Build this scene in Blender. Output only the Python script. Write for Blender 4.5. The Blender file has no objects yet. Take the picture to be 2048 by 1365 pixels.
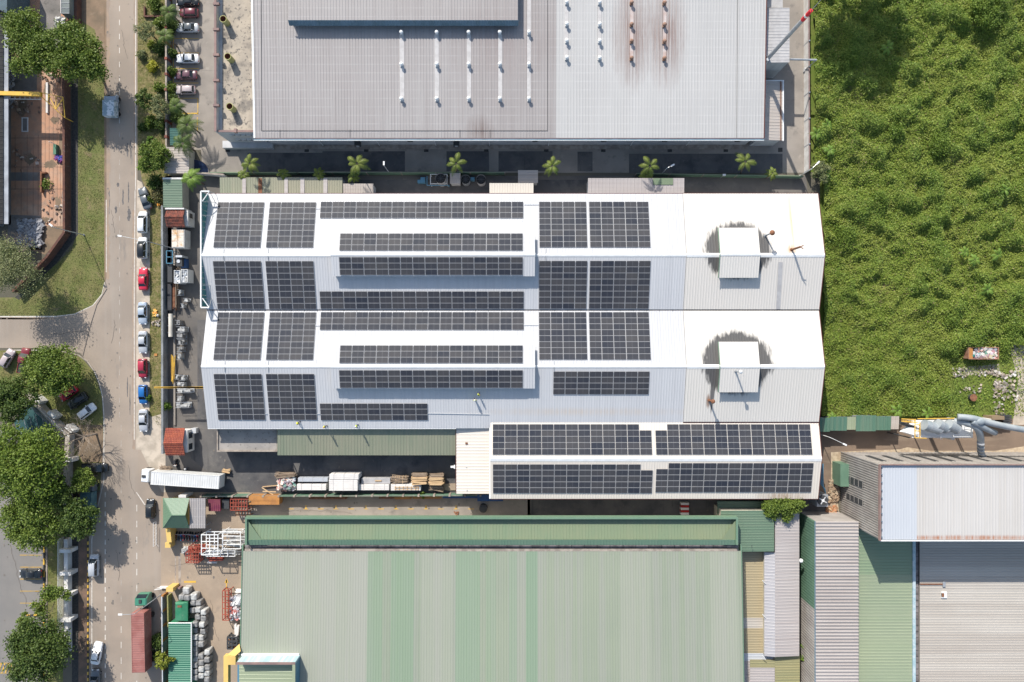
import bpy, math, random
import numpy as np
from mathutils import Vector, Matrix
S = bpy.context.scene
COL = S.collection
rnd = random.Random(7)
nr = np.random.default_rng(11)
H, F = 136.5, 1365.0          # drone height (m) and focal length in photo pixels
CX, CY = 1024.0, 682.5
def P(px, py, z=0.0):
    """world point seen at a photo pixel when it lies at height z"""
    k = (H - z) / F
    return Vector(((px - CX) * k, (CY - py) * k, z))
def G(px, py): return P(px, py, 0)

# ---------------------------------------------------------------- materials
MATS = {}
def new_mat(name):
    m = bpy.data.materials.new(name); m.use_nodes = True
    nt = m.node_tree
    return m, nt, nt.nodes['Principled BSDF']
def mixc(nt, fac, a, b):
    n = nt.nodes.new('ShaderNodeMix'); n.data_type = 'RGBA'
    for s, v in ((0, fac), (6, a), (7, b)):
        if hasattr(v, 'is_output') or isinstance(v, bpy.types.NodeSocket): nt.links.new(v, n.inputs[s])
        else: n.inputs[s].default_value = v if s == 0 else (*v, 1)
    return n.outputs[2]
def math_(nt, op, a, b=None, c=None, clamp=False):
    n = nt.nodes.new('ShaderNodeMath'); n.operation = op; n.use_clamp = clamp
    for i, v in enumerate((a, b, c)):
        if v is None: continue
        if isinstance(v, bpy.types.NodeSocket): nt.links.new(v, n.inputs[i])
        else: n.inputs[i].default_value = v
    return n.outputs[0]
def coords(nt, scale=(1, 1, 1), world=False, off=(0, 0, 0)):
    if world: src = nt.nodes.new('ShaderNodeNewGeometry').outputs['Position']
    else: src = nt.nodes.new('ShaderNodeTexCoord').outputs['Object']
    mp = nt.nodes.new('ShaderNodeMapping'); mp.inputs['Scale'].default_value = scale; mp.inputs['Location'].default_value = off
    nt.links.new(src, mp.inputs[0]); return mp.outputs[0]
def noise(nt, scale=(1, 1, 1), detail=4, rough=.55, lo=.4, hi=.6, world=False, off=(0, 0, 0)):
    n = nt.nodes.new('ShaderNodeTexNoise'); n.inputs['Scale'].default_value = 1
    n.inputs['Detail'].default_value = detail; n.inputs['Roughness'].default_value = rough
    nt.links.new(coords(nt, scale, world, off), n.inputs['Vector'])
    r = nt.nodes.new('ShaderNodeMapRange'); r.inputs[1].default_value = lo; r.inputs[2].default_value = hi
    nt.links.new(n.outputs[0], r.inputs[0]); return r.outputs[0]
def mat(name, col, col2=None, sc=.3, lay=(), rough=.8, metal=0., bump=0., bsc=4., world=False, spec=.4, island=None, emit=None, lo=.4, hi=.6, coat=0):
    """procedural material: base colour, a second colour by noise, extra layers (colour, scale xyz, lo, hi, strength)"""
    if name in MATS: return MATS[name]
    m, nt, b = new_mat(name)
    out = None
    if col2 is not None:
        s = (sc, sc, sc) if not isinstance(sc, tuple) else sc
        out = mixc(nt, noise(nt, s, lo=lo, hi=hi, world=world), col, col2)
    for i, L in enumerate(lay):
        c, s, l, h, k = L[:5]
        s = (s, s, s) if not isinstance(s, tuple) else s
        f = noise(nt, s, detail=L[5] if len(L) > 5 else 5, rough=.6, lo=l, hi=h, world=world, off=(i * 17.3 + 3, i * 9.1, 0))
        out = mixc(nt, math_(nt, 'MULTIPLY', f, k, clamp=True), out if out is not None else col, c)
    if island:
        g = nt.nodes.new('ShaderNodeNewGeometry').outputs['Random Per Island']
        r = nt.nodes.new('ShaderNodeValToRGB'); e = r.color_ramp.elements
        n = len(island); e[0].color = (*island[0], 1); e[1].color = (*island[-1], 1)
        for j in range(1, n - 1):
            q = e.new(j / (n - 1)); q.color = (*island[j], 1)
        nt.links.new(g, r.inputs[0])
        out = r.outputs[0] if out is None else mixc(nt, .5, out, r.outputs[0])
    if out is not None: nt.links.new(out, b.inputs['Base Color'])
    else: b.inputs['Base Color'].default_value = (*col, 1)
    b.inputs['Roughness'].default_value = rough; b.inputs['Metallic'].default_value = metal
    b.inputs['Specular IOR Level'].default_value = spec
    if coat: b.inputs['Coat Weight'].default_value = coat; b.inputs['Coat Roughness'].default_value = .05
    if bump:
        bn = nt.nodes.new('ShaderNodeBump'); bn.inputs['Strength'].default_value = bump; bn.inputs['Distance'].default_value = .05
        nt.links.new(noise(nt, (bsc, bsc, bsc), detail=6, lo=0, hi=1, world=world), bn.inputs['Height'])
        nt.links.new(bn.outputs[0], b.inputs['Normal'])
    MATS[name] = m
    return m

# ---------------------------------------------------------------- mesh builder
class MB:
    def __init__(s): s.v = []; s.f = []; s.m = []; s.mats = []
    def mi(s, m):
        if m not in s.mats: s.mats.append(m)
        return s.mats.index(m)
    def add(s, vs, fs, m):
        o = len(s.v); s.v += [Vector(q) for q in vs]; k = s.mi(m)
        for f in fs: s.f.append(tuple(o + i for i in f)); s.m.append(k)
    def quad(s, a, b, c, d, m): s.add([a, b, c, d], [(0, 1, 2, 3)], m)
    def box(s, x0, y0, z0, x1, y1, z1, m):
        if x0 > x1: x0, x1 = x1, x0
        if y0 > y1: y0, y1 = y1, y0
        s.add([(x0, y0, z0), (x1, y0, z0), (x1, y1, z0), (x0, y1, z0), (x0, y0, z1), (x1, y0, z1), (x1, y1, z1), (x0, y1, z1)],
              [(3, 2, 1, 0), (4, 5, 6, 7), (0, 1, 5, 4), (1, 2, 6, 5), (2, 3, 7, 6), (3, 0, 4, 7)], m)
    def obox(s, c, sx, sy, sz, m, rz=0, rx=0, ry=0):
        R = Matrix.Rotation(rz, 3, 'Z') @ Matrix.Rotation(ry, 3, 'Y') @ Matrix.Rotation(rx, 3, 'X')
        vs = [R @ Vector((a * sx / 2, b * sy / 2, d * sz / 2)) + Vector(c) for d in (-1, 1) for a, b in ((-1, -1), (1, -1), (1, 1), (-1, 1))]
        s.add(vs, [(3, 2, 1, 0), (4, 5, 6, 7), (0, 1, 5, 4), (1, 2, 6, 5), (2, 3, 7, 6), (3, 0, 4, 7)], m)
    def prism(s, pts, z0, z1, m, top=None):
        """pts: world xy list; z1 may be a function of (x,y)"""
        n = len(pts); zf = z1 if callable(z1) else (lambda x, y: z1)
        a = sum(pts[i][0] * pts[(i + 1) % n][1] - pts[(i + 1) % n][0] * pts[i][1] for i in range(n))
        if a < 0: pts = pts[::-1]
        vs = [(p[0], p[1], z0) for p in pts] + [(p[0], p[1], zf(p[0], p[1])) for p in pts]
        s.add(vs, [tuple(range(n))[::-1]] + [(i, (i + 1) % n, n + (i + 1) % n, n + i) for i in range(n)], m)
        s.add(vs[n:], [tuple(range(n))], top or m)
    def sheet(s, pts, z, m):
        n = len(pts)
        a = sum(pts[i][0] * pts[(i + 1) % n][1] - pts[(i + 1) % n][0] * pts[i][1] for i in range(n))
        if a < 0: pts = pts[::-1]
        s.add([(p[0], p[1], z) for p in pts], [tuple(range(n))], m)
    def cyl(s, p0, p1, r0, r1, m, n=10, caps=True):
        p0 = Vector(p0); p1 = Vector(p1); d = (p1 - p0)
        if d.length < 1e-6: return
        d.normalize(); u = d.orthogonal().normalized(); w = d.cross(u)
        vs = []
        for p, r in ((p0, r0), (p1, r1)):
            for i in range(n):
                t = 2 * math.pi * i / n; vs.append(p + (u * math.cos(t) + w * math.sin(t)) * r)
        fs = [(i, (i + 1) % n, n + (i + 1) % n, n + i) for i in range(n)]
        if caps: fs += [tuple(range(n))[::-1], tuple(range(n, 2 * n))]
        s.add(vs, fs, m)
    def tube(s, pts, r, m, n=8):
        for a, b in zip(pts[:-1], pts[1:]): s.cyl(a, b, r, r, m, n)
        for p in pts[1:-1]: s.ball(p, r, m, 4, n)
    def stube(s, pts, r, m, n=14, seg=6):
        pts = [Vector(p) for p in pts]; q = [pts[0] * 2 - pts[1]] + pts + [pts[-1] * 2 - pts[-2]]; c = []
        for i in range(1, len(q) - 2):
            for k in range(seg):
                t = k / seg; a, b, d, e = q[i - 1], q[i], q[i + 1], q[i + 2]
                c.append(.5 * ((2 * b) + (d - a) * t + (2 * a - 5 * b + 4 * d - e) * t * t + (3 * b - a - 3 * d + e) * t ** 3))
        c.append(pts[-1]); rings = []; u = None
        for i, p in enumerate(c):
            d = (c[min(i + 1, len(c) - 1)] - c[max(i - 1, 0)]).normalized()
            u = (d.orthogonal() if u is None else (u - d * u.dot(d))).normalized(); w = d.cross(u)
            rings.append([p + (u * math.cos(2 * math.pi * j / n) + w * math.sin(2 * math.pi * j / n)) * r for j in range(n)])
        s.loft(rings, m)
    def ball(s, c, r, m, rows=5, n=10, zs=1.0, half=False):
        c = Vector(c); vs = []; fs = []
        t0 = math.pi / 2 if half else math.pi
        for i in range(rows + 1):
            t = t0 * i / rows
            for j in range(n):
                a = 2 * math.pi * j / n
                vs.append(c + Vector((r * math.sin(t) * math.cos(a), r * math.sin(t) * math.sin(a), r * zs * math.cos(t))))
        for i in range(rows):
            for j in range(n): fs.append((i * n + j, (i + 1) * n + j, (i + 1) * n + (j + 1) % n, i * n + (j + 1) % n))
        s.add(vs, fs, m)
    def loft(s, rings, m, cap=True):
        n = len(rings[0]); vs = [Vector(p) for r in rings for p in r]; fs = []
        for i in range(len(rings) - 1):
            for j in range(n): fs.append((i * n + j, i * n + (j + 1) % n, (i + 1) * n + (j + 1) % n, (i + 1) * n + j))
        if cap: fs += [tuple(range(n))[::-1], tuple(range((len(rings) - 1) * n, len(rings) * n))]
        s.add(vs, fs, m)
    def ribs(s, A, B, C, D, m, pitch=.5, h=.04, w=.12, thick=.06, under=None):
        """profiled metal sheet; A->B runs across the ribs, A->D along them; normal up"""
        A, B, C, D = map(Vector, (A, B, C, D)); n = max(2, int(round((B - A).length / pitch)))
        N = (B - A).cross(D - A).normalized()
        if N.z < 0: N = -N
        up = N * h; t = []; fr = w / pitch
        for i in range(n):
            t += [(i / n, 0), ((i + 1 - fr * 1.5) / n, 0), ((i + 1 - fr) / n, 1), ((i + 1 - fr * .5) / n, 1)]
        t.append((1, 0)); vs = []
        for a, u in t:
            vs.append(A.lerp(B, a) + up * u); vs.append(D.lerp(C, a) + up * u)
        flip = (B - A).cross(D - A).z < 0
        fs = [(2 * i, 2 * i + 2, 2 * i + 3, 2 * i + 1) if not flip else (2 * i + 1, 2 * i + 3, 2 * i + 2, 2 * i) for i in range(len(t) - 1)]
        s.add(vs, fs, m)
        # slab under the sheet
        q = [A, B, C, D] if not flip else [D, C, B, A]
        e = N * .004; lo = [p - N * thick for p in q]; hi = [p - e for p in q]; um = under or m
        s.add(lo + hi, [(3, 2, 1, 0), (4, 5, 6, 7), (0, 1, 5, 4), (1, 2, 6, 5), (2, 3, 7, 6), (3, 0, 4, 7)], um)
    def build(s, name, parent=None, origin=None, smooth=False, local=False, **props):
        me = bpy.data.meshes.new(name)
        if local: off = Vector((0, 0, 0))
        elif parent is not None:
            off = Vector((0, 0, 0)); p = parent
            while p is not None: off += p.location; p = p.parent
        else:
            if origin is None:
                xs = [q.x for q in s.v]; ys = [q.y for q in s.v]; zs = [q.z for q in s.v]
                origin = ((min(xs) + max(xs)) / 2, (min(ys) + max(ys)) / 2, min(zs))
            off = Vector(origin)
        me.from_pydata([tuple(q - off) for q in s.v], [], s.f)
        for m in s.mats: me.materials.append(m)
        me.polygons.foreach_set('material_index', s.m)
        if smooth: me.polygons.foreach_set('use_smooth', [True] * len(s.f))
        me.update()
        o = bpy.data.objects.new(name, me); COL.objects.link(o)
        if parent is not None: o.parent = parent
        elif not local: o.location = off
        for k, v in props.items(): o[k] = v
        return o
def npmesh(name, verts, nq, mats, mi=None, k=4):
    """fast mesh of separate k-gons from a numpy array (nq*k,3)"""
    me = bpy.data.meshes.new(name)
    me.vertices.add(nq * k); me.vertices.foreach_set('co', np.ascontiguousarray(verts, dtype=np.float32).ravel())
    me.loops.add(nq * k); me.loops.foreach_set('vertex_index', np.arange(nq * k, dtype=np.int32))
    me.polygons.add(nq); me.polygons.foreach_set('loop_start', np.arange(0, nq * k, k, dtype=np.int32))
    me.polygons.foreach_set('loop_total', np.full(nq, k, dtype=np.int32))
    for m in mats: me.materials.append(m)
    if mi is not None: me.polygons.foreach_set('material_index', mi.astype(np.int32))
    me.update(calc_edges=True); me.validate()
    return me
def tag(o, label, cat, group=None, kind=None):
    if label: o['label'] = label
    if cat: o['category'] = cat
    if group: o['group'] = group
    if kind: o['kind'] = kind
    return o
def struct(o): o['kind'] = 'structure'; return o
def thing(name, label, cat, loc, rz=0, group=None):
    o = bpy.data.objects.new(name, None); COL.objects.link(o)
    o.location = loc; o.rotation_euler = (0, 0, rz); o.empty_display_size = .5
    return tag(o, label, cat, group)
def each(mb_list, name, parent, **kw):
    for k in mb_list: k.build(name, parent, **kw)
def ordn(i): return ['first', 'second', 'third', 'fourth', 'fifth', 'sixth', 'seventh', 'eighth', 'ninth', 'tenth', 'eleventh', 'twelfth', 'thirteenth', 'fourteenth', 'fifteenth', 'sixteenth', 'seventeenth', 'eighteenth', 'nineteenth', 'twentieth'][i]
def boxp(mb, x0, y0, x1, y1, z0, z1, m):
    """box whose TOP face fills the photo rectangle when its top is at z1"""
    a = P(x0, y0, z1); b = P(x1, y1, z1); mb.box(a.x, b.y, z0, b.x, a.y, z1, m)
def leaves(cent, n_per, spread, size, up=.5, asp=1.0):
    """numpy leaf quads scattered round clump centres"""
    cent = np.asarray(cent); N = len(cent) * n_per
    c = np.repeat(cent, n_per, axis=0) + nr.normal(0, 1, (N, 3)) * np.repeat(np.asarray(spread).reshape(-1, 1) * np.ones((len(cent), 1)), n_per, axis=0)
    nrm = nr.normal(0, 1, (N, 3)); nrm[:, 2] = np.abs(nrm[:, 2]) + up; nrm /= np.linalg.norm(nrm, axis=1)[:, None]
    a = nr.normal(0, 1, (N, 3)); a -= nrm * (a * nrm).sum(1)[:, None]; a /= np.linalg.norm(a, axis=1)[:, None]
    b = np.cross(nrm, a); sz = size * nr.uniform(.6, 1.3, (N, 1))
    a = a * sz * asp; b = b * sz
    v = np.stack([c - a * .5 - b * .2, c + a * .1 - b * .5, c + a * .55 + b * .1, c - a * .1 + b * .5], axis=1)
    return v.reshape(-1, 3)
# ---------------------------------------------------------------- material library
def roofmat(name, c1, c2, streak, purlin=None, stain=None, rough=.45, k=.45, bands=None, ysc=.04, along='y', metal=0, xb=None):
    if name in MATS: return MATS[name]
    m, nt, b = new_mat(name)
    out = mixc(nt, noise(nt, (.06, .06, .06), lo=.35, hi=.65, world=True), c1, c2)
    s = (2.2, ysc, .1) if along == 'y' else (ysc, 2.2, .1)
    out = mixc(nt, math_(nt, 'MULTIPLY', noise(nt, s, detail=6, lo=.42, hi=.75, world=True), k), out, streak)
    if bands:
        s2 = (.33, .004, .01) if along == 'y' else (.004, .33, .01)
        out = mixc(nt, math_(nt, 'MULTIPLY', noise(nt, s2, detail=5, rough=.75, lo=.47, hi=.56, world=True), bands[1]), out, bands[0])
    for x0_, x1_, bc, bk in (xb or ()):
        geo = nt.nodes.new('ShaderNodeNewGeometry').outputs['Position']
        sp = nt.nodes.new('ShaderNodeSeparateXYZ'); nt.links.new(geo, sp.inputs[0])
        f = math_(nt, 'MULTIPLY', math_(nt, 'GREATER_THAN', sp.outputs['X'], x0_), math_(nt, 'LESS_THAN', sp.outputs['X'], x1_))
        out = mixc(nt, math_(nt, 'MULTIPLY', f, bk), out, bc)
    if purlin:
        geo = nt.nodes.new('ShaderNodeNewGeometry').outputs['Position']
        sp = nt.nodes.new('ShaderNodeSeparateXYZ'); nt.links.new(geo, sp.inputs[0])
        f = math_(nt, 'FRACT', math_(nt, 'DIVIDE', sp.outputs['Y'], purlin[1]))
        f = math_(nt, 'LESS_THAN', f, .13)
        f = math_(nt, 'MULTIPLY', f, noise(nt, (.4, .15, .1), lo=.3, hi=.65, world=True))
        out = mixc(nt, math_(nt, 'MULTIPLY', f, purlin[2]), out, purlin[0])
    for st in (stain or ()):     # (centre x, y, rx, ry, colour, strength): soot or rust marks on the sheet
        cx, cy, rx, ry, col, kk = st[:6]
        geo = nt.nodes.new('ShaderNodeNewGeometry').outputs['Position']
        sp = nt.nodes.new('ShaderNodeSeparateXYZ'); nt.links.new(geo, sp.inputs[0])
        dx = math_(nt, 'DIVIDE', math_(nt, 'SUBTRACT', sp.outputs['X'], cx), rx)
        dy = math_(nt, 'DIVIDE', math_(nt, 'SUBTRACT', sp.outputs['Y'], cy), ry)
        d = math_(nt, 'SQRT', math_(nt, 'ADD', math_(nt, 'MULTIPLY', dx, dx), math_(nt, 'MULTIPLY', dy, dy)))
        nz = noise(nt, (2.5, .5, .2), detail=5, lo=0, hi=1, world=True)
        hi = st[6] if len(st) > 6 else .12
        r = nt.nodes.new('ShaderNodeMapRange'); r.inputs[1].default_value = 1; r.inputs[2].default_value = 1 - hi; r.inputs[3].default_value = 0; r.inputs[4].default_value = 1
        nt.links.new(math_(nt, 'ADD', d, math_(nt, 'MULTIPLY', math_(nt, 'SUBTRACT', nz, .5), .45)), r.inputs[0])
        fm = math_(nt, 'MULTIPLY', r.outputs[0], kk, clamp=True)
        if hi > .5: fm = math_(nt, 'MULTIPLY', fm, math_(nt, 'ADD', .25, math_(nt, 'MULTIPLY', noise(nt, (3.2, .05, .1), detail=5, rough=.7, lo=.38, hi=.62, world=True, off=(7, 2, 0)), .95)), clamp=True)
        out = mixc(nt, fm, out, col)
    nt.links.new(out, b.inputs['Base Color']); b.inputs['Roughness'].default_value = rough; b.inputs['Metallic'].default_value = metal
    MATS[name] = m; return m

M = {}
M['asphalt'] = mat('asphalt road', (.325, .265, .212), (.265, .22, .18), sc=.08, world=True, lay=[((.15, .145, .14), (.28, .07, 1), .62, .7, .55), ((.34, .30, .26), (.5, .03, 1), .5, .8, .5), ((.12, .115, .11), .9, .69, .74, .5)], bump=.3, bsc=6, rough=.9)
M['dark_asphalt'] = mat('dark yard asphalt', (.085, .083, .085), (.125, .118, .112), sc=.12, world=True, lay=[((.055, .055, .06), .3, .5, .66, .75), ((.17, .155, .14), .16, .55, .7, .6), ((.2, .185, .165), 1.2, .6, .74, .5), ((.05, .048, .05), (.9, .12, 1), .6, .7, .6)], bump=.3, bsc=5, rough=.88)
M['yard'] = mat('worn yard paving', (.15, .135, .12), (.105, .098, .092), sc=.12, world=True, lay=[((.2, .175, .15), .4, .55, .7, .6), ((.07, .068, .07), .22, .58, .72, .7), ((.08, .078, .075), 1.6, .66, .72, .4)], bump=.3, bsc=5, rough=.9)
M['concrete'] = mat('weathered concrete', (.30, .265, .23), (.23, .205, .18), sc=.15, world=True, lay=[((.13, .12, .11), .45, .58, .7, .55), ((.4, .36, .31), .8, .6, .75, .5), ((.12, .11, .1), (.12, 1.5, 1), .64, .72, .4)], bump=.3, bsc=5, rough=.9)
M['sandy'] = mat('sandy concrete yard', (.36, .28, .205), (.30, .235, .175), sc=.15, world=True, lay=[((.22, .18, .145), .35, .58, .72, .5), ((.45, .37, .28), .9, .6, .75, .4)], bump=.3, bsc=5, rough=.9)
M['dust'] = mat('pale dusty gravel', (.5, .43, .35), (.36, .31, .25), sc=.5, world=True, lay=[((.25, .22, .18), 1.5, .6, .7, .4)], bump=.5, bsc=5, rough=.95)
M['lot'] = mat('car park asphalt', (.215, .20, .185), (.185, .175, .165), sc=.1, world=True, lay=[((.14, .135, .13), .4, .62, .72, .4)], bump=.2, bsc=6, rough=.9)
M['soil'] = mat('brown soil', (.235, .165, .11), (.16, .12, .082), sc=.3, world=True, lay=[((.33, .26, .19), .8, .6, .75, .6)], bump=.6, bsc=4, rough=.95)
M['dirt_road'] = mat('packed dirt road', (.20, .145, .105), (.16, .118, .088), sc=.15, world=True, lay=[((.3, .235, .17), (.1, .7, 1), .55, .75, .5)], bump=.4, bsc=4, rough=.95)
M['sand'] = mat('spilled sand', (.46, .37, .26), (.34, .26, .18), sc=1.2, world=True, bump=.6, bsc=4, rough=.95)
M['grass'] = mat('verge grass', (.13, .145, .042), (.17, .16, .06), sc=.35, world=True, lay=[((.24, .175, .105), .5, .56, .7, .75), ((.07, .10, .022), 1.1, .55, .7, .6)], bump=.6, bsc=7, rough=.95)
M['grass_dry'] = mat('dry grass', (.20, .165, .07), (.12, .125, .035), sc=.7, world=True, lay=[((.3, .23, .13), 1.6, .5, .66, .7), ((.09, .10, .03), 1.2, .58, .7, .6)], bump=.6, bsc=7, rough=.95)
M['field'] = mat('overgrown field soil', (.10, .15, .022), (.14, .17, .035), sc=.3, world=True, lay=[((.26, .18, .11), .13, .64, .72, .8), ((.03, .045, .012), .9, .55, .7, .6)], bump=.6, bsc=4, rough=.95)
M['terra'] = mat('stained terracotta floor', (.46, .255, .16), (.36, .205, .135), sc=.2, world=True, lay=[((.24, .19, .15), .5, .5, .68, .7), ((.48, .36, .27), .14, .52, .68, .6), ((.22, .17, .14), .25, .56, .68, .6), ((.5, .30, .19), .6, .6, .75, .4), ((.16, .1, .07), (2.5, .1, 1), .66, .72, .5)], bump=.2, bsc=5, rough=.9)
M['slab'] = mat('grey slab', (.22, .2, .185), (.15, .14, .13), sc=.3, world=True, lay=[((.08, .075, .07), .7, .58, .7, .6)], bump=.3, bsc=4, rough=.9)
M['ground'] = mat('ground soil', (.13, .115, .09), (.09, .085, .06), sc=.05, world=True, rough=.95)
M['white_line'] = mat('worn white paint', (.62, .58, .52), (.38, .34, .3), sc=1.6, world=True, rough=.8, lo=.45, hi=.75)
M['yellow_line'] = mat('worn yellow paint', (.6, .36, .05), (.4, .3, .14), sc=1.3, world=True, rough=.8, lo=.45, hi=.7)
M['tar'] = mat('tar patch', (.095, .09, .088), (.14, .13, .125), sc=1.2, world=True, rough=.85)
M['black_paint'] = mat('black kerb paint', (.03, .03, .03), (.06, .055, .05), sc=3, world=True)
M['kerb'] = mat('kerb concrete', (.36, .31, .26), (.24, .2, .17), sc=1, world=True, rough=.9)
M['brick_pave'] = mat('reddish verge soil', (.2, .125, .09), (.13, .095, .07), sc=.6, world=True, lay=[((.3, .2, .14), 1.5, .6, .7, .5)], rough=.95)
# roofs
wx, wy = P(1476, 507, 9).x, P(1476, 507, 9).y
vx, vy = P(1476, 735, 9).x, P(1476, 735, 9).y
SOOT = (.065, .063, .062)
M['roof_new'] = roofmat('pale new metal roof', (.52, .52, .53), (.485, .488, .50), (.40, .40, .41), k=.45, purlin=((.44, .44, .45), 1.9, .3), rough=.5)
a = P(985, 826, 7)
M['roof_new_s'] = roofmat('pale new metal roof with rusty eave', (.52, .52, .53), (.485, .488, .50), (.40, .40, .41), k=.45, purlin=((.44, .44, .45), 1.9, .3), rough=.5, stain=[(a.x + 18, a.y + .2, 26, 1.0, (.5, .40, .3), .5, .9)])
M['roof_cream'] = roofmat('cream metal roof', (.61, .575, .53), (.58, .545, .50), (.52, .485, .44), k=.25, rough=.45,
    stain=[(wx, wy + .6, 6.6, 5.7, SOOT, .95, .13), (P(1583, 450, 8).x, P(1583, 450, 8).y + 1.0, .35, 7.0, (.55, .36, .12), .6, .9), (P(1583, 505, 9).x, P(1583, 500, 9).y, 1.0, 1.2, (.45, .24, .08), .7, .7)])
M['roof_cream_c'] = roofmat('cream metal roof second', (.61, .58, .535), (.58, .55, .505), (.52, .485, .44), k=.25, rough=.45,
    stain=[(vx - .2, vy + .8, 6.9, 6.3, SOOT, .95, .13), (P(1424, 775, 8).x, P(1424, 775, 8).y, .45, 5.2, (.09, .085, .085), .9, .2), (P(1417, 803, 8).x, P(1417, 803, 8).y, .5, 1.6, (.2, .12, .08), .8, .5)])
M['roof_cream_d'] = roofmat('cream yellow metal roof', (.63, .575, .505), (.60, .55, .485), (.54, .48, .42), k=.25, rough=.5, stain=[(P(1565, 992, 6.4).x, P(1565, 992, 6.4).y, 6, 1.2, (.3, .2, .12), .8, .9)])
M['roof_cream_plain'] = roofmat('clean cream metal roof', (.61, .58, .54), (.585, .555, .515), (.53, .50, .46), k=.25, rough=.5)
M['roof_mauve'] = roofmat('weathered grey metal roof', (.295, .27, .262), (.33, .31, .302), (.225, .20, .193), purlin=((.43, .41, .40), 1.56, .34), k=.5, rough=.5,
    stain=[(P(1010, 85, 9).x, P(1010, 85, 9).y, 14, 9, (.22, .17, .16), .45, .9), (P(960, 265, 9).x, P(960, 262, 9).y, 3.2, 3.4, (.12, .075, .06), .75, .95)])
M['roof_lightgrey'] = roofmat('light grey metal roof', (.405, .398, .39), (.44, .432, .422), (.345, .333, .32), purlin=((.53, .52, .51), 1.56, .32), k=.4, rough=.5,
    stain=[(P(1264, 60, 9).x, P(1264, 70, 9).y, 4.4, 11.5, (.19, .115, .095), 1, .95), (P(1330, 60, 9).x, P(1330, 70, 9).y, 4.4, 11.5, (.19, .115, .095), 1, .95)])
M['roof_green'] = roofmat('faded green metal roof', (.22, .25, .188), (.242, .272, .2), (.265, .275, .24), bands=((.275, .275, .245), .5), xb=[(P(p0, 0, 7.6).x, P(p1, 0, 7.6).x, c_, k_) for p0, p1, c_, k_ in ((482, 560, (.33, .33, .285), .35), (560, 735, (.34, .335, .29), .45), (735, 765, (.185, .265, .175), .5), (782, 828, (.18, .26, .17), .6), (842, 905, (.33, .33, .28), .35), (911, 960, (.185, .265, .175), .6), (972, 992, (.2, .27, .18), .45), (1018, 1034, (.19, .265, .175), .5), (1052, 1075, (.16, .25, .16), .65), (1240, 1300, (.33, .33, .28), .3), (1420, 1475, (.33, .33, .28), .35))], k=.4, rough=.55)
M['roof_green2'] = roofmat('green metal roof', (.135, .20, .125), (.175, .205, .12), (.2, .22, .14), k=.4, rough=.5)
M['roof_green3'] = roofmat('green sheet roof', (.095, .155, .105), (.115, .175, .118), (.16, .19, .135), k=.4, rough=.5, along='x')
M['roof_bright_green'] = roofmat('bright green trim', (.115, .20, .135), (.135, .22, .15), (.18, .23, .17), k=.3, rough=.45)
M['roof_palegreen'] = roofmat('pale green roof', (.24, .285, .19), (.28, .32, .205), (.3, .32, .23), k=.4, rough=.5, along='x')
M['roof_sage'] = roofmat('sage green canopy roof', (.19, .215, .15), (.26, .25, .18), (.31, .285, .21), k=.5, rough=.55)
M['roof_beige'] = roofmat('beige sheet roof', (.33, .27, .165), (.36, .3, .19), (.28, .24, .16), k=.4, rough=.6, along='x')
M['roof_olive'] = roofmat('olive mossy roof', (.26, .24, .12), (.3, .26, .14), (.16, .18, .1), k=.7, rough=.7, along='x')
M['roof_pink'] = roofmat('pinkish grey roof', (.36, .325, .315), (.41, .375, .36), (.29, .245, .23), k=.5, rough=.55, along='x')
M['roof_corr'] = roofmat('grey corrugated roof', (.36, .33, .315), (.31, .28, .265), (.22, .185, .17), k=.6, rough=.55, along='x')
M['roof_tan'] = roofmat('tan grey metal roof', (.41, .375, .33), (.46, .425, .38), (.34, .295, .25), k=.45, rough=.55, along='x', bands=((.3, .26, .225), .5))
M['roof_tall'] = roofmat('off white metal roof', (.455, .435, .415), (.49, .47, .45), (.39, .355, .31), k=.5, rough=.45, stain=[(P(1950, 1076, 14.5).x, P(1950, 1077, 14.5).y, 26, .6, (.33, .14, .07), .8, .7)])
M['roof_bluewhite'] = roofmat('bluish white metal roof', (.43, .45, .485), (.46, .48, .51), (.4, .42, .45), k=.3, rough=.4)
M['roof_teal'] = roofmat('teal corrugated roof', (.03, .15, .095), (.04, .18, .115), (.1, .2, .15), k=.6, rough=.55, along='x')
M['roof_shed'] = roofmat('weathered green shed roof', (.06, .14, .1), (.09, .17, .12), (.17, .21, .145), k=.6, rough=.6)
M['roof_dull'] = roofmat('dull grey shed roof', (.45, .40, .36), (.38, .34, .31), (.3, .25, .21), k=.6, rough=.6, along='x')
M['tile'] = mat('red clay tiles', (.32, .085, .045), (.24, .06, .04), sc=1.6, world=True, lay=[((.42, .15, .09), 3, .55, .7, .6)], rough=.8, bump=.4)
M['tile_dark'] = mat('mossy red tiles', (.25, .075, .05), (.12, .05, .04), sc=1.2, world=True, lay=[((.36, .14, .09), 3, .55, .7, .6)], rough=.85, bump=.4)
M['flat_roof'] = mat('weathered flat roof', (.42, .36, .285), (.34, .295, .24), sc=.25, world=True, lay=[((.15, .135, .12), .3, .52, .64, .75), ((.5, .43, .34), .7, .55, .7, .5), ((.09, .085, .08), 1.8, .56, .63, .8)], bump=.3, bsc=3, rough=.9)
M['flat_roof2'] = mat('cracked flat roof', (.34, .31, .28), (.26, .24, .22), sc=.25, world=True, lay=[((.1, .09, .085), 1.6, .6, .66, .7), ((.42, .38, .34), .6, .6, .7, .5)], bump=.3, bsc=3, rough=.9)
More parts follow.
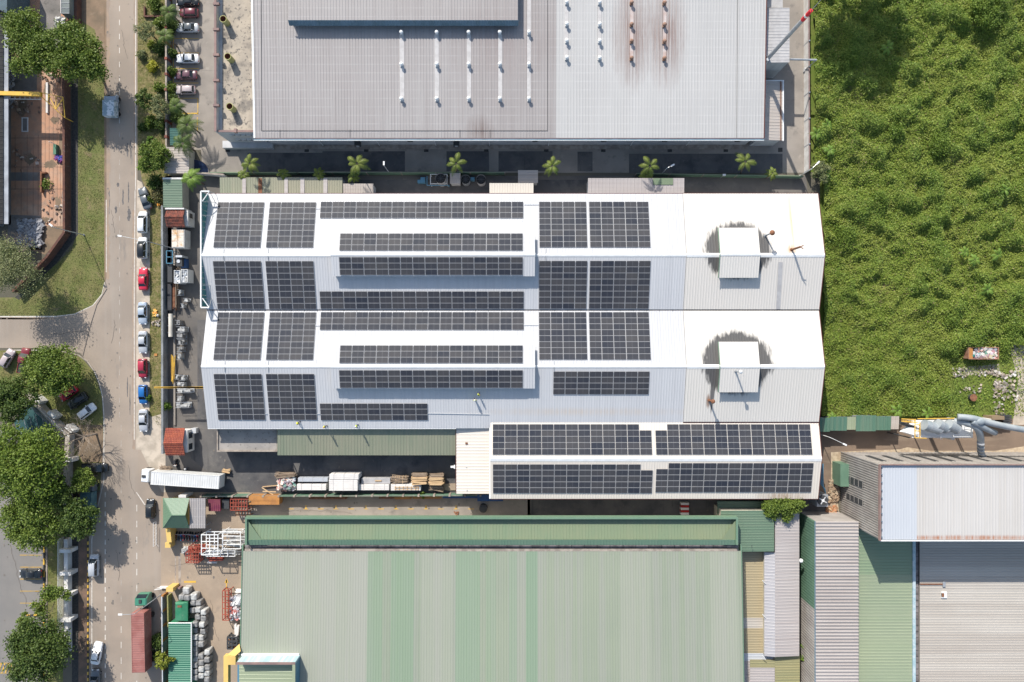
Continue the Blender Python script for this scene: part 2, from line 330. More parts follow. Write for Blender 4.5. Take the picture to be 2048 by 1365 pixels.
# walls, metals, paints
M['wall'] = mat('painted wall', (.50, .5, .5), (.42, .42, .42), sc=.5, world=True, rough=.8, lay=[((.3, .3, .3), (1.5, 1.5, .1), .55, .75, .4)])
M['wall_white'] = mat('white painted wall', (.66, .65, .63), (.55, .53, .5), sc=.6, world=True, rough=.8)
M['wall_grey'] = mat('grey cement wall', (.24, .25, .26), (.17, .18, .185), sc=.7, world=True, rough=.9, lay=[((.1, .1, .1), 1.5, .6, .7, .5)])
M['wall_cream'] = mat('cream wall', (.5, .46, .37), (.42, .39, .32), sc=.5, world=True, rough=.85)
M['wall_yellow'] = mat('yellow cladding', (.66, .45, .14), (.58, .4, .13), sc=.4, world=True, rough=.5)
M['wall_blue'] = mat('pale blue streaked wall', (.3, .42, .46), (.45, .52, .55), sc=(1.6, 1.6, .1), world=True, rough=.7)
M['wall_navy'] = mat('blue wall', (.06, .16, .24), (.08, .19, .27), sc=.4, world=True, rough=.6)
M['wall_brick'] = mat('red brick wall', (.14, .065, .045), (.10, .05, .04), sc=1.2, world=True, rough=.95, lay=[((.3, .25, .22), 2, .62, .7, .6)], bump=.5)
M['coping'] = mat('mauve coping', (.26, .17, .15), (.2, .135, .125), sc=.6, world=True, rough=.8)
M['corr_wall'] = mat('corrugated wall sheet', (.38, .355, .33), (.31, .285, .265), sc=.4, world=True, rough=.6)
M['green_wall'] = mat('green wall sheet', (.10, .18, .125), (.12, .21, .145), sc=.4, world=True, rough=.6)
M['trim_dark'] = mat('dark red gutter', (.10, .03, .025), rough=.6)
M['gutter'] = mat('blue grey gutter', (.13, .2, .26), (.1, .16, .2), sc=.6, world=True, rough=.5)
M['gutter_grey'] = mat('dirty box gutter', (.22, .2, .2), (.12, .11, .11), sc=.8, world=True, rough=.8)
M['ridge'] = mat('white ridge capping', (.74, .74, .73), (.68, .68, .67), sc=1, world=True, rough=.4)
M['white_metal'] = mat('white painted metal', (.74, .74, .73), rough=.4)
M['dirty_white'] = mat('scuffed white paint', (.68, .67, .64), (.5, .47, .42), sc=1.2, world=True, lo=.5, hi=.75, rough=.6)
M['alu'] = mat('aluminium', (.62, .63, .64), rough=.35, metal=.3)
M['steel'] = mat('galvanised steel', (.36, .38, .4), (.3, .31, .33), sc=.8, world=True, rough=.5, metal=.2)
M['duct'] = mat('grey blue duct metal', (.24, .275, .30), (.32, .345, .36), sc=.5, world=True, rough=.5)
M['dark_metal'] = mat('dark metal', (.045, .047, .05), rough=.6)
M['rust'] = mat('rusty steel', (.16, .07, .04), (.24, .11, .06), sc=2, world=True, rough=.9)
M['rust_red'] = mat('red oxide steel', (.33, .07, .04), (.24, .05, .035), sc=1.5, world=True, rough=.8)
M['orange'] = mat('faded orange steel', (.42, .19, .055), (.33, .15, .05), sc=.9, world=True, rough=.75)
M['yellow'] = mat('yellow painted steel', (.68, .42, .06), (.6, .36, .06), sc=.8, world=True, rough=.5)
M['blue'] = mat('blue painted steel', (.03, .08, .2), rough=.5)
M['lightblue'] = mat('light blue plastic', (.09, .23, .33), rough=.5)
M['container_white'] = mat('white container paint', (.62, .62, .61), (.56, .56, .545), sc=.5, world=True, rough=.45, lay=[((.3, .28, .26), (3, .8, 1), .7, .74, .5)])
M['container_red'] = mat('brown red container paint', (.27, .105, .09), (.33, .15, .13), sc=.5, world=True, rough=.6)
M['green_paint'] = mat('green skip paint', (.025, .17, .085), (.05, .2, .11), sc=.6, world=True, rough=.6, lay=[((.2, .26, .2), .9, .62, .7, .6)])
M['glass'] = mat('dark glass', (.02, .028, .035), rough=.08, spec=.6)
M['shop_glass'] = M['glass']
M['tyre'] = mat('rubber tyre', (.02, .02, .02), rough=.9)
M['rim'] = mat('alloy rim', (.35, .35, .36), rough=.35, metal=.6)
M['lamp'] = mat('headlight lens', (.7, .72, .74), rough=.15)
M['tail'] = mat('tail light lens', (.35, .02, .02), rough=.3)
M['timber'] = mat('pale timber', (.52, .36, .2), (.42, .29, .17), sc=2, world=True, rough=.9, island=[(.4, .27, .15), (.62, .45, .26), (.5, .33, .18)])
M['old_timber'] = mat('old grey timber', (.25, .19, .14), (.18, .14, .1), sc=2, world=True, rough=.9, island=[(.15, .1, .07), (.34, .26, .19)])
M['board'] = mat('pale cement board', (.66, .63, .6), (.6, .575, .55), sc=.8, world=True, rough=.8)
M['board_grey'] = mat('grey board stack', (.42, .41, .41), (.36, .35, .35), sc=.8, world=True, rough=.8)
M['plastic_white'] = mat('white plastic wrap', (.50, .5, .48), (.28, .275, .265), sc=1.8, world=True, rough=.4, lo=.42, hi=.6)
M['plastic_grey'] = mat('grey plastic wrap', (.30, .295, .285), (.17, .168, .165), sc=1.8, world=True, rough=.4)
M['rubbish'] = mat('mixed rubbish', (.4, .38, .36), rough=.7, island=[(.62, .6, .58), (.15, .16, .2), (.5, .25, .2), (.7, .68, .62), (.03, .25, .2), (.45, .36, .25), (.66, .66, .7), (.3, .08, .1)])
M['rubble'] = mat('broken rubble', (.45, .42, .38), rough=.9, island=[(.52, .5, .47), (.26, .22, .18), (.4, .33, .26), (.6, .58, .55), (.18, .15, .13), (.3, .25, .2)])
M['bark'] = mat('tree bark', (.15, .115, .085), (.1, .08, .06), sc=3, world=True, rough=.95)
M['bark_pale'] = mat('bare grey branches', (.3, .24, .19), (.22, .18, .14), sc=3, world=True, rough=.95)
def leafmat(name, cols, big=None):
    if name in MATS: return MATS[name]
    m, nt, b = new_mat(name)
    g = nt.nodes.new('ShaderNodeNewGeometry').outputs['Random Per Island']
    r = nt.nodes.new('ShaderNodeValToRGB'); e = r.color_ramp.elements
    e[0].color = (*cols[0], 1); e[1].color = (*cols[-1], 1)
    for j in range(1, len(cols) - 1):
        q = e.new(j / (len(cols) - 1)); q.color = (*cols[j], 1)
    nt.links.new(g, r.inputs[0])
    out = mixc(nt, math_(nt, 'MULTIPLY', noise(nt, (.22, .22, .22), detail=3, lo=.4, hi=.62, world=True), .55), r.outputs[0], cols[-1])
    nt.links.new(out, b.inputs['Base Color']); b.inputs['Roughness'].default_value = .55; b.inputs['Specular IOR Level'].default_value = .3
    tr = nt.nodes.new('ShaderNodeBsdfTranslucent'); nt.links.new(out, tr.inputs[0])
    ms = nt.nodes.new('ShaderNodeMixShader'); ms.inputs[0].default_value = .25
    nt.links.new(b.outputs[0], ms.inputs[1]); nt.links.new(tr.outputs[0], ms.inputs[2])
    nt.links.new(ms.outputs[0], nt.nodes['Material Output'].inputs[0])
    MATS[name] = m; return m
L_MID = leafmat('mid green leaves', [(.065, .11, .018), (.12, .18, .028), (.18, .235, .04)], big=((.2, .21, .04), (.07, .12, .02)))
L_DARK = leafmat('dark green leaves', [(.035, .07, .015), (.065, .11, .022), (.12, .165, .035)], big=((.13, .16, .03), (.05, .09, .02)))
L_YEL = leafmat('yellow green leaves', [(.12, .165, .025), (.19, .23, .03), (.25, .27, .04)])
L_BRIGHT = leafmat('bright green leaves', [(.08, .15, .025), (.14, .24, .035), (.2, .3, .05)])
L_GREY = leafmat('grey green feathery leaves', [(.12, .15, .055), (.18, .21, .085), (.24, .25, .12)])
L_PALM = leafmat('palm fronds', [(.06, .10, .02), (.12, .17, .03), (.2, .23, .045)])
L_FIELD = leafmat('field undergrowth', [(.155, .23, .032), (.18, .255, .036), (.215, .285, .042), (.27, .30, .06)], big=((.33, .335, .06), (.29, .225, .10)))
L_BUSH = leafmat('field bush leaves', [(.105, .17, .026), (.14, .215, .032), (.18, .25, .04)], big=((.21, .27, .042), (.10, .165, .034)))
L_DRY = leafmat('dry grass blades', [(.22, .17, .08), (.15, .15, .05), (.3, .24, .12)])
M['golden'] = leafmat('golden shrub leaves', [(.4, .36, .03), (.5, .46, .05), (.3, .32, .04)])
# ---------------------------------------------------------------- ground and surfaces
def gs(pts): return [tuple(G(*p))[:2] for p in pts]
def sheet(name, polys, z, m, kind='structure', label=None):
    mb = MB()
    for p in polys: mb.sheet(gs(p), z, m)
    o = mb.build(name, origin=(0, 0, 0)); o['kind'] = kind
    return o
def rect(x0, y0, x1, y1): return [(x0, y0), (x1, y0), (x1, y1), (x0, y1)]
mb = MB(); mb.box(-700, -700, -.5, 700, 700, 0, M['ground']); struct(mb.build('ground', origin=(0, 0, 0)))
Z = [.004 * i for i in range(1, 12)]
# verges
sheet('verge_left', [[(142, -200), (213, -200), (213, 560), (205, 590), (188, 612), (155, 634), (-300, 640), (-300, 600), (40, 595), (143, 500), (156, 460)],
                     [(-300, 700), (112, 702), (160, 712), (188, 745), (203, 790), (207, 860), (205, 980), (150, 985), (70, 800), (-300, 780)]], Z[0], M['grass'])
sheet('verge_right', [[(272, -200), (345, -200), (345, 380), (330, 905), (305, 905), (298, 800), (300, 400), (284, 360), (272, 300)]], Z[0], M['grass_dry'])
sheet('bare_soil', [[(150, -200), (206, -200), (209, 60), (207, 150), (190, 60), (160, 40)], [(112, 640), (112, 650), (210, 720), (210, 705)],
                    [(150, 850), (206, 850), (207, 925), (165, 925), (145, 880)], [(208, -200), (215, -200), (215, 560), (209, 585)]], Z[1], M['soil'])
# roads
sheet('road', [[(213, -250), (275, -250), (275, 400), (281, 900), (324, 985), (324, 1600), (170, 1600), (178, 1075), (200, 985), (208, 860), (204, 790), (190, 742), (160, 706), (110, 697), (-400, 694),
                (-400, 636), (110, 632), (150, 628), (188, 610), (206, 585), (213, 555)]], Z[2], M['asphalt'])
sheet('road_shoulder', [[(274, 360), (284, 365), (300, 420), (299, 830), (330, 880), (330, 925), (300, 925), (281, 900), (272, 900)]], Z[3], M['dust'])
sheet('forecourt', [[(296, 836), (331, 826), (331, 985), (324, 985), (281, 910)]], Z[1], M['dust'])
# tar patches and repairs on the road
tar = []
for (x, y, w, h) in [(258, 430, 9, 26), (246, 395, 5, 30), (257, 385, 4, 40), (232, 420, 6, 14), (260, 800, 2.5, 60), (255, 775, 3, 40), (236, 370, 8, 8), (218, 330, 6, 20), (231, 1060, 2, 14), (226, 1205, 4, 10), (218, 400, 5, 60), (255, 300, 4, 30), (262, 300, 3, 40)]:
    n = 26
    tar.append([(x + w * .42 * math.copysign(abs(math.cos(2 * math.pi * i / n)) ** .5, math.cos(2 * math.pi * i / n)) * rnd.uniform(.45, 1.2), y + h * .5 * math.sin(2 * math.pi * i / n) * rnd.uniform(.85, 1.08)) for i in range(n)])
sheet('road_patches', tar, Z[3], M['tar'])
# painted lines
wl = []
fl = []
for y in range(-100, 260, 28): wl.append(rect(238.4, y, 239.7, y + 11))
for y in range(264, 850, 28): fl.append(rect(238.6, y, 239.8, y + 11))
for y in range(850, 1400, 31): (fl if y < 1230 else wl).append(rect(241.8, y, 243, y + 13))
sheet('faded_markings', fl, .0205, mat('faded road paint', (.40, .355, .31), (.32, .275, .235), sc=1.6, world=True))
def wavy(x0, x1, y0, y1, st=9, j=2.2): return [(x0, y0)] + [(x1 + rnd.uniform(-j, j), y) for y in range(int(y0), int(y1), st)] + [(x0, y1)]
sheet('road_dust', [wavy(213.2, 219, -180, 560), wavy(271.5, 268, -180, 360, j=1.2), wavy(270, 265, 420, 900, j=1.6), [(p[0], 634 + rnd.uniform(3, 6) if k % 2 else 634.5) for k, p in enumerate([(x, 0) for x in range(-100, 110, 6)])] + [(110, 640)]], .0165, mat('brown road dust', (.33, .245, .18), (.28, .22, .175), sc=.6, world=True, rough=.95))
sheet('floor_joints', [rect(x, y0, x + .8, y1) for x, y0, y1 in ((90, 165, 345), (98, 165, 452), (106, 190, 452), (114, 165, 452), (121, 165, 452), (30, 270, 380), (42, 300, 430), (54, 270, 430), (66, 290, 430), (76, 270, 430))] + [rect(22, 276, 128, 277), rect(22, 378, 128, 379), rect(22, 334, 128, 335)], .0123, mat('dark floor joint', (.13, .075, .05), (.2, .13, .09), sc=1, world=True))
for y in range(985, 1500, 19): wl.append(rect(209.6, y, 211.6, y + 10))
for y in range(1010, 1500, 32): wl.append(rect(273, y, 274.4, y + 13))
wl += [rect(270.5, -200, 272, 380), rect(267.8, 560, 269.3, 880), [(269.6, 380), (271, 380), (269.3, 560), (267.8, 560)], rect(207.2, 870, 208.6, 960), [(207.2, 960), (208.6, 960), (193, 1030), (191.5, 1030)],
       [(191.5, 1030), (193, 1030), (184.5, 1080), (183, 1080)], rect(183, 1080, 184.6, 1500), rect(-200, 632.5, 112, 634.5), rect(20, 700, 112, 701.5), rect(212, 400, 213.2, 545),
       [(272, 985), (274, 985), (291, 1010), (290, 1012)], rect(312.5, 1045, 313.5, 1088), [(312.5, 1088), (313.5, 1088), (318, 1093), (317, 1094)]]
cur = [(112, 634), (150, 629), (186, 612), (204, 590), (210, 565)]
wl += [[(a[0], a[1]), (b[0], b[1]), (b[0] - .8, b[1] - 1.2), (a[0] - .8, a[1] - 1.2)] for a, b in zip(cur[:-1], cur[1:])]
cur = [(158, 712), (176, 724), (190, 744), (200, 768), (206, 795), (208.6, 830), (208.6, 870)]
wl += [[(a[0], a[1]), (b[0], b[1]), (b[0] - 1.4, b[1] + .3), (a[0] - 1.4, a[1] + .3)] for a, b in zip(cur[:-1], cur[1:])]
sheet('road_markings', wl, Z[4], M['white_line'])
# yards
sheet('factory_yard', [[(333, 352), (1612, 352), (1655, 845), (1655, 1060), (430, 1000), (333, 990), (326, 930), (333, 900)]], Z[0], M['yard'])
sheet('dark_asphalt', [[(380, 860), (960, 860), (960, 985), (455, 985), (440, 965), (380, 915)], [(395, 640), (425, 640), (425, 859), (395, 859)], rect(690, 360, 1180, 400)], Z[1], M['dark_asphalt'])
sheet('north_lane', [[(400, 262), (1612, 262), (1612, -250), (1530, -250), (1530, 262), (428, 262), (428, -250), (345, -250), (345, 262), (345, 352), (1612, 352), (1612, 300)][0:2] + [(1614, 346), (405, 346), (400, 262)]], Z[2], M['concrete'])
sheet('car_park', [rect(345, -250, 432, 300)], Z[1], M['concrete'])
sheet('east_lane', [rect(1525, -250, 1614, 346)], Z[3], M['concrete'])
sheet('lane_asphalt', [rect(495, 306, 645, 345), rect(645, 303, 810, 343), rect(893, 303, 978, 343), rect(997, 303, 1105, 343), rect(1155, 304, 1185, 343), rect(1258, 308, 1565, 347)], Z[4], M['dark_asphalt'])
drains = [rect(x, 296, x + 9, 304.5) for x in (451, 609, 728, 848, 968, 1088, 1202, 1335, 1447, 1556)]
sheet('drain_pits', drains, Z[5], M['black_paint'])
sheet('sandy_yard', [[(322, 985), (500, 985), (500, 1600), (322, 1600)]], Z[3], M['sandy'])
sheet('south_lane', [rect(480, 990, 1060, 1040)], Z[4], M['concrete'])
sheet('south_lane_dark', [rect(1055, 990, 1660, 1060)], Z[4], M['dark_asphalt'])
sheet('yard_kerb', [rect(357, 1110, 362, 1180), rect(350, 1110, 352, 1180)], Z[5], M['kerb'])
ym = []
for i, x in enumerate(range(582, 960, 30)):
    ym.append(rect(x - 6, 1017.5, x + 6, 1019)) if i % 2 == 0 else ym.append([(x - 6, 1019), (x + 6, 1019), (x + 1, 1017), (x + 1, 1011), (x - 1, 1011), (x - 1, 1017)])
ym += [rect(368, 1162, 392, 1166), rect(452, 1160, 454, 1180), [(449, 1166), (457, 1166), (453, 1157)],
       rect(346, 77, 398, 78.2), rect(346, 106, 398, 107), rect(346, 137, 398, 138.2), rect(346, 166, 397, 167.2), rect(346, 196.5, 396, 197.7), rect(395, 196.5, 396.6, 230), rect(352, 226, 396.6, 228.5), rect(394, 235, 395.6, 262), rect(346.5, 75, 348, 125), rect(346.5, 125, 348, 205)]
for y in (1110, 1134, 1182, 1206, 1158): ym.append(rect(40, y, 84, y + 1.2))
for k in range(4): ym.append([(2 + k * 7, 1327), (4.5 + k * 7, 1327), (-2 + k * 7, 1346), (-4.5 + k * 7, 1346)])
ym += [rect(0, 1326, 20, 1327.3), rect(0, 1346, 14, 1347.2)]
sheet('yard_markings', ym, .036, M['yellow_line'])
# bottom-left office plot
sheet('parking_lot', [rect(-300, 1040, 90, 1600), rect(-300, 860, 90, 1040)], Z[0], M['lot'])
sheet('planting_strip', [rect(95, 985, 126, 1600)], Z[1], M['grass'])
sheet('roadside_strip', [[(157, 985), (200, 985), (178, 1075), (176, 1600), (157, 1600)]], Z[1], M['brick_pave'])
mb = MB(); mb2 = MB()
for k in range(28):
    y = 1080 + k * 12.4
    (mb if k % 2 else mb2).box(G(87, 0).x, G(0, y + 12.4).y, 0, G(89.6, 0).x, G(0, y).y, .15, M['yellow'] if k % 2 else M['black_paint'])
for k in range(54):
    y = 1077 + k * 6.2
    (mb if k % 2 else mb2).box(G(175.2, 0).x, G(0, y + 6.2).y, 0, G(177.6, 0).x, G(0, y).y, .15, M['yellow'] if k % 2 else M['black_paint'])
for k in range(5):
    (mb if k % 2 == 0 else mb2).box(G(54 + k * 7, 0).x, G(0, 1231.5).y, 0, G(61 + k * 7, 0).x, G(0, 1229).y, .15, M['yellow'] if k % 2 == 0 else M['black_paint'])
struct(mb.build('kerb_yellow', origin=(0, 0, 0))); struct(mb2.build('kerb_black', origin=(0, 0, 0)))
mb = MB()
mb.box(G(93.5, 0).x, G(0, 1600).y, 0, G(95.5, 0).x, G(0, 990).y, .15, M['kerb'])
for a, b in zip([(110, 700), (158, 711), (176, 723)], [(158, 711), (176, 723), (190, 743)]):
    p, q = G(*a), G(*b); d = (q - p); mb.obox(((p + q) / 2) + Vector((0, 0, .06)), d.length, .18, .12, M['kerb'], rz=math.atan2(d.y, d.x))
struct(mb.build('kerb', origin=(0, 0, 0)))
sheet('roadside_drain', [rect(144, 985, 157, 1600), [(143, -200), (156, -200), (156, 470), (112, 528), (38, 600), (30, 596), (104, 518), (143, 462)]], Z[2], M['black_paint'])
# demolition plot top left
sheet('old_factory_floor', [rect(-300, -200, 129, 160), rect(-300, 160, 130, 380), [(22, 380), (127, 380), (127, 453), (82, 453), (22, 453)]], Z[0], M['terra'])
sheet('soil_plot', [[(82, 453), (129, 453), (129, 470), (90, 510), (60, 500)]], Z[1], M['soil'])
sheet('old_slab', [rect(80, -200, 122, 95), rect(21, 140, 74, 182), rect(22, 345, 82, 362), [(20, 430), (82, 432), (84, 500), (10, 500)], rect(13, 30, 22, 450)], Z[1], M['slab'])
# right side
sheet('field_ground', [[(1619, -300), (2500, -300), (2500, 850), (1640, 850), (1640, 345), (1619, 345)]], Z[0], M['field'])
sheet('dirt_road', [[(1648, 838), (2500, 838), (2500, 925), (1750, 925), (1660, 960), (1680, 1045), (1645, 1050), (1632, 960)]], Z[2], M['dirt_road'])
sheet('sand_edge', [[(1662, 905), (1700, 903), (1800, 899), (1815, 895), (1860, 902), (1990, 902), (2048, 893), (2300, 893), (2300, 915), (1830, 912), (1780, 912), (1682, 915), (1672, 975), (1680, 1040), (1658, 1035), (1662, 960)]], Z[3], M['sand'])
sheet('dirt_track', [[(2020, 700), (2060, 690), (2300, 690), (2300, 850), (2025, 850), (2036, 760)], [(1925, 735), (1998, 728), (2000, 748), (1930, 752)]], Z[4], M['dust'])
a = G(1660, 0)
# ---------------------------------------------------------------- buildings
def onp(px, py, zf):
    z = 8.
    for _ in range(12): p = P(px, py, z); z = zf(p.x, p.y)
    return P(px, py, z)
def gable(Yr, zr, s, off=0): return lambda x, y: zr - s * abs(y - Yr) + off
def bx(mb, x0, y0, x1, y1, z0, z1, m): boxp(mb, x0, y0, x1, y1, z0, z1, m)
SL = .235
YB = P(1000, 511, 9.2).y; YC = P(1000, 733.5, 9.2).y; YD = P(1000, 918, 8.0).y
zB = gable(YB, 9.2, SL); zC = gable(YC, 9.2, SL); zD = gable(YD, 8.0, .2)
zB2 = gable(YB, 9.2, SL, .18); zC2 = gable(YC, 9.2, SL, .18)
def slope(mb, x0, x1, ya, yb, zf, m, pitch=.5, h=.04, dz=0):
    """sheet between world y ya (low eave) and yb (ridge); ribs run down the slope"""
    f = lambda x, y: (x, y, zf(x, y) + dz)
    mb.ribs(f(x0, ya), f(x1, ya), f(x1, yb), f(x0, yb), m, pitch=pitch, h=h)
def hall(name, label, xs, y_n, y_s, Yr, zf, zf2, m_n, m_s, m_c, splits):
    loc = ((xs[0] + xs[1]) / 2, Yr, 0)
    t = thing(name, label, 'factory hall', loc)
    w = MB(); x0, x1, xm = xs[0], xs[1], xs[2]
    def wallprofile(x, y0, y1, zf): return [(x, y0, 0), (x, y1, 0), (x, y1, zf(x, y1) - .15), (x, Yr, zf(x, Yr) - .15), (x, y0, zf(x, y0) - .15)]
    ys, yn = y_s + .25, y_n - .25
    for x in (x0 + .3, x1 - .3):
        w.add(wallprofile(x, ys, yn, zf), [(0, 1, 2, 3, 4)], M['wall'])
    for y in (ys, yn): w.quad((x0 + .3, y, 0), (x1 - .3, y, 0), (x1 - .3, y, zf(0, y) - .12), (x0 + .3, y, zf(0, y) - .12), M['wall'])
    w.build('wall', t)
    r = MB(); slope(r, x0, xm, y_n, Yr, zf, m_n); r.build('roof_north_slope', t)
    r = MB(); slope(r, x0, xm, y_s, Yr, zf, m_s, h=.03); r.build('roof_south_slope', t)
    r = MB(); slope(r, xm, x1, y_n, Yr, zf2, m_c); slope(r, xm, x1, y_s + (1.3 if splits else 0), Yr, zf2, m_c); e = r.build('roof_extension', t); e['label'] = 'cream eastern part of the roof'
    c = MB(); c.add([(x0, Yr - .28, zf(0, Yr - .28) + .05), (xm, Yr - .28, zf(0, Yr - .28) + .05), (xm, Yr, zf(0, Yr) + .1), (x0, Yr, zf(0, Yr) + .1), (x0, Yr + .28, zf(0, Yr + .28) + .05), (xm, Yr + .28, zf(0, Yr + .28) + .05)], [(0, 1, 2, 3), (3, 2, 5, 4)], M['ridge'])
    c.add([(xm, Yr - .4, zf2(0, Yr - .4) + .05), (x1, Yr - .4, zf2(0, Yr - .4) + .05), (x1, Yr, zf2(0, Yr) + .1), (xm, Yr, zf2(0, Yr) + .1), (xm, Yr + .4, zf2(0, Yr + .4) + .05), (x1, Yr + .4, zf2(0, Yr + .4) + .05)], [(0, 1, 2, 3), (3, 2, 5, 4)], M['ridge'])
    c.build('ridge_cap', t)
    for x in (x1,):
        for ya, yb in ((y_s, Yr), (Yr, y_n)):
            g = MB(); A = Vector((x + .02, ya, zf2(0, ya) + .06)); B = Vector((x + .02, yb, zf2(0, yb) + .06)); g.cyl(A, B, .07, .07, M['trim_dark'], 6); g.build('verge_trim', t)
    return t
xW = P(415, 400, 6.5).x; xE = P(1636, 400, 6.5).x; xM = P(1366, 400, 6.6).x
yBn = onp(1000, 388, zB).y; yV = onp(1000, 620.6, zB).y; yBs = yV + .12; yCn = yV - .12; yCs = onp(1000, 857, zC).y
hallB = hall('factory_hall', 'white gabled factory hall along the north lane with solar arrays and a cream east end', (xW, xE, xM), yBn, yBs, YB, zB, zB2, M['roof_new'], M['roof_new_s'], M['roof_cream'], False)
hallC = hall('factory_hall', 'white gabled factory hall in the middle between the valley gutter and the green canopy', (xW, xE, xM), yCn, yCs, YC, zC, zC2, M['roof_new'], M['roof_new_s'], M['roof_cream_c'], True)
g = MB(); zv = zB(0, yBs) - .12
g.box(xW, yV - .22, zv - .25, xE, yV + .22, zv, M['gutter_grey'])
for k in range(46): g.box(xW + 1 + k * 2.5, yV - .25, zv, xW + 1.06 + k * 2.5, yV + .25, zv + .05, M['dark_metal'])
g.build('valley_gutter', hallB)
g = MB(); g.box(xW, yBn, zB(0, yBn) - .2, xM, yBn + .14, zB(0, yBn) - .03, M['trim_dark']); g.box(xM, yBn, zB(0, yBn) - .1, xE, yBn + .14, zB(0, yBn) + .15, M['trim_dark']); g.build('eave_gutter', hallB)
g = MB(); g.box(xW, yCs - .14, zC(0, yCs) - .2, P(912, 857, 6.4).x, yCs, zC(0, yCs) - .03, M['white_metal']); g.build('eave_gutter', hallC)
def monitor(hall_, zf, Yr, px0, px1, ys_, yn_, dz, m, name='roof_monitor'):
    """raised ridge cover standing on the roof"""
    f = lambda x, y: zf(x, y) + dz
    a = onp(px0, ys_, f); b = onp(px1, yn_, f); x0, x1, ys, yn = a.x, b.x, a.y, b.y
    r = MB(); slope(r, x0, x1, ys, Yr, f, m); slope(r, x0, x1, yn, Yr, f, m)
    o = r.build(name, hall_)
    w = MB(); 
    for x in (x0 + .25, x1 - .25):
        w.add([(x, ys + .4, zf(x, ys + .4)), (x, Yr, zf(x, Yr)), (x, yn - .4, zf(x, yn - .4)), (x, yn - .4, f(x, yn - .4) - .07), (x, Yr, f(x, Yr) - .07), (x, ys + .4, f(x, ys + .4) - .07)], [(0, 1, 4, 5), (1, 2, 3, 4)], M['wall'])
    for y in (ys + .4, yn - .4): w.quad((x0 + .25, y, zf(0, y)), (x1 - .25, y, zf(0, y)), (x1 - .25, y, f(0, y) - .07), (x0 + .25, y, f(0, y) - .07), M['wall'])
    w.build('side_wall', o)
    c = MB(); c.add([(x0, Yr - .3, f(0, Yr - .3) + .05), (x1, Yr - .3, f(0, Yr - .3) + .05), (x1, Yr, f(0, Yr) + .1), (x0, Yr, f(0, Yr) + .1), (x0, Yr + .3, f(0, Yr + .3) + .05), (x1, Yr + .3, f(0, Yr + .3) + .05)], [(0, 1, 2, 3), (3, 2, 5, 4)], M['ridge'])
    c.build('ridge_cap', o)
    return o, f
monB, fB = monitor(hallB, zB, YB, 664, 1070, 553, 466, 1.3, M['roof_new_s'])
monC, fC = monitor(hallC, zC, YC, 664, 1070, 777.5, 690, 1.2, M['roof_new_s'])
# the north slopes of the monitors share the bright sheet
mB2, fB2 = monitor(hallB, zB2, YB, 1437, 1516, 556, 456, 1.15, M['roof_cream_plain'])
mC2, fC2 = monitor(hallC, zC2, YC, 1437, 1516, 785, 684, 1.15, M['roof_cream_plain'])
for o, f, a in ((mB2, fB2, P(1435, 500, 9)), (mC2, fC2, P(1435, 730, 9))):
    g = MB(); Yr = YB if o is mB2 else YC
    bb = [v.co for v in o.data.vertices]
    ys = [v.y for v in bb]; off = o.parent.location
    for y0, y1 in ((min(ys) + off.y, Yr), (Yr, max(ys) + off.y)): g.cyl((a.x, y0, f(0, y0) + .02), (a.x, y1, f(0, y1) + .02), .09, .09, M['roof_bright_green'], 6)
    g.build('green_edge', o)
def stack(parent, px, py, zf, h, r, m, cap=None, tilt=(0, 0), name='chimney'):
    b = onp(px, py, zf); mb = MB(); t = b + Vector((tilt[0], tilt[1], h))
    mb.cyl(b - Vector((0, 0, .1)), t, r, r * .9, m, 10); mb.cyl(b - Vector((0, 0, .05)), b + Vector((0, 0, .15)), r * 1.7, r * 1.5, m, 10)
    o = mb.build(name, parent)
    if cap:
        c = MB(); c.ball(t, cap[0], cap[1], 6, 12, zs=.7); c.build('cowl', o)
    return o
stack(hallB, 1530, 472, zB2, 3.6, .16, M['steel'], (.5, M['rust']))
stack(hallB, 1583, 500, zB2, 3.8, .2, M['rust'], None, name='chimney').__setitem__('label', 'rusty forked flue')
mbk = MB(); b = onp(1583, 500, zB2) + Vector((0, 0, 3.8)); mbk.cyl(b, b + Vector((.5, .25, .3)), .1, .08, M['rust'], 6); mbk.cyl(b, b + Vector((.45, -.35, .3)), .1, .08, M['rust'], 6); mbk.build('flue_fork', hallB)
stack(hallC, 1471, 743, fC2, 3.0, .16, M['steel'], (.36, M['alu']))
stack(hallC, 1418, 801, zC2, 2.6, .18, M['rust'], (.42, M['rust']))
mbk = MB(); a0 = onp(1561, 525, zB2); a1 = onp(1556, 619, zB2); mbk.quad(a0 + Vector((-.4, 0, .06)), a1 + Vector((-.4, 0, .06)), a1 + Vector((.4, 0, .06)), a0 + Vector((.4, 0, .06)), M['board_grey']); mbk.build('grey_sheet', hallB)
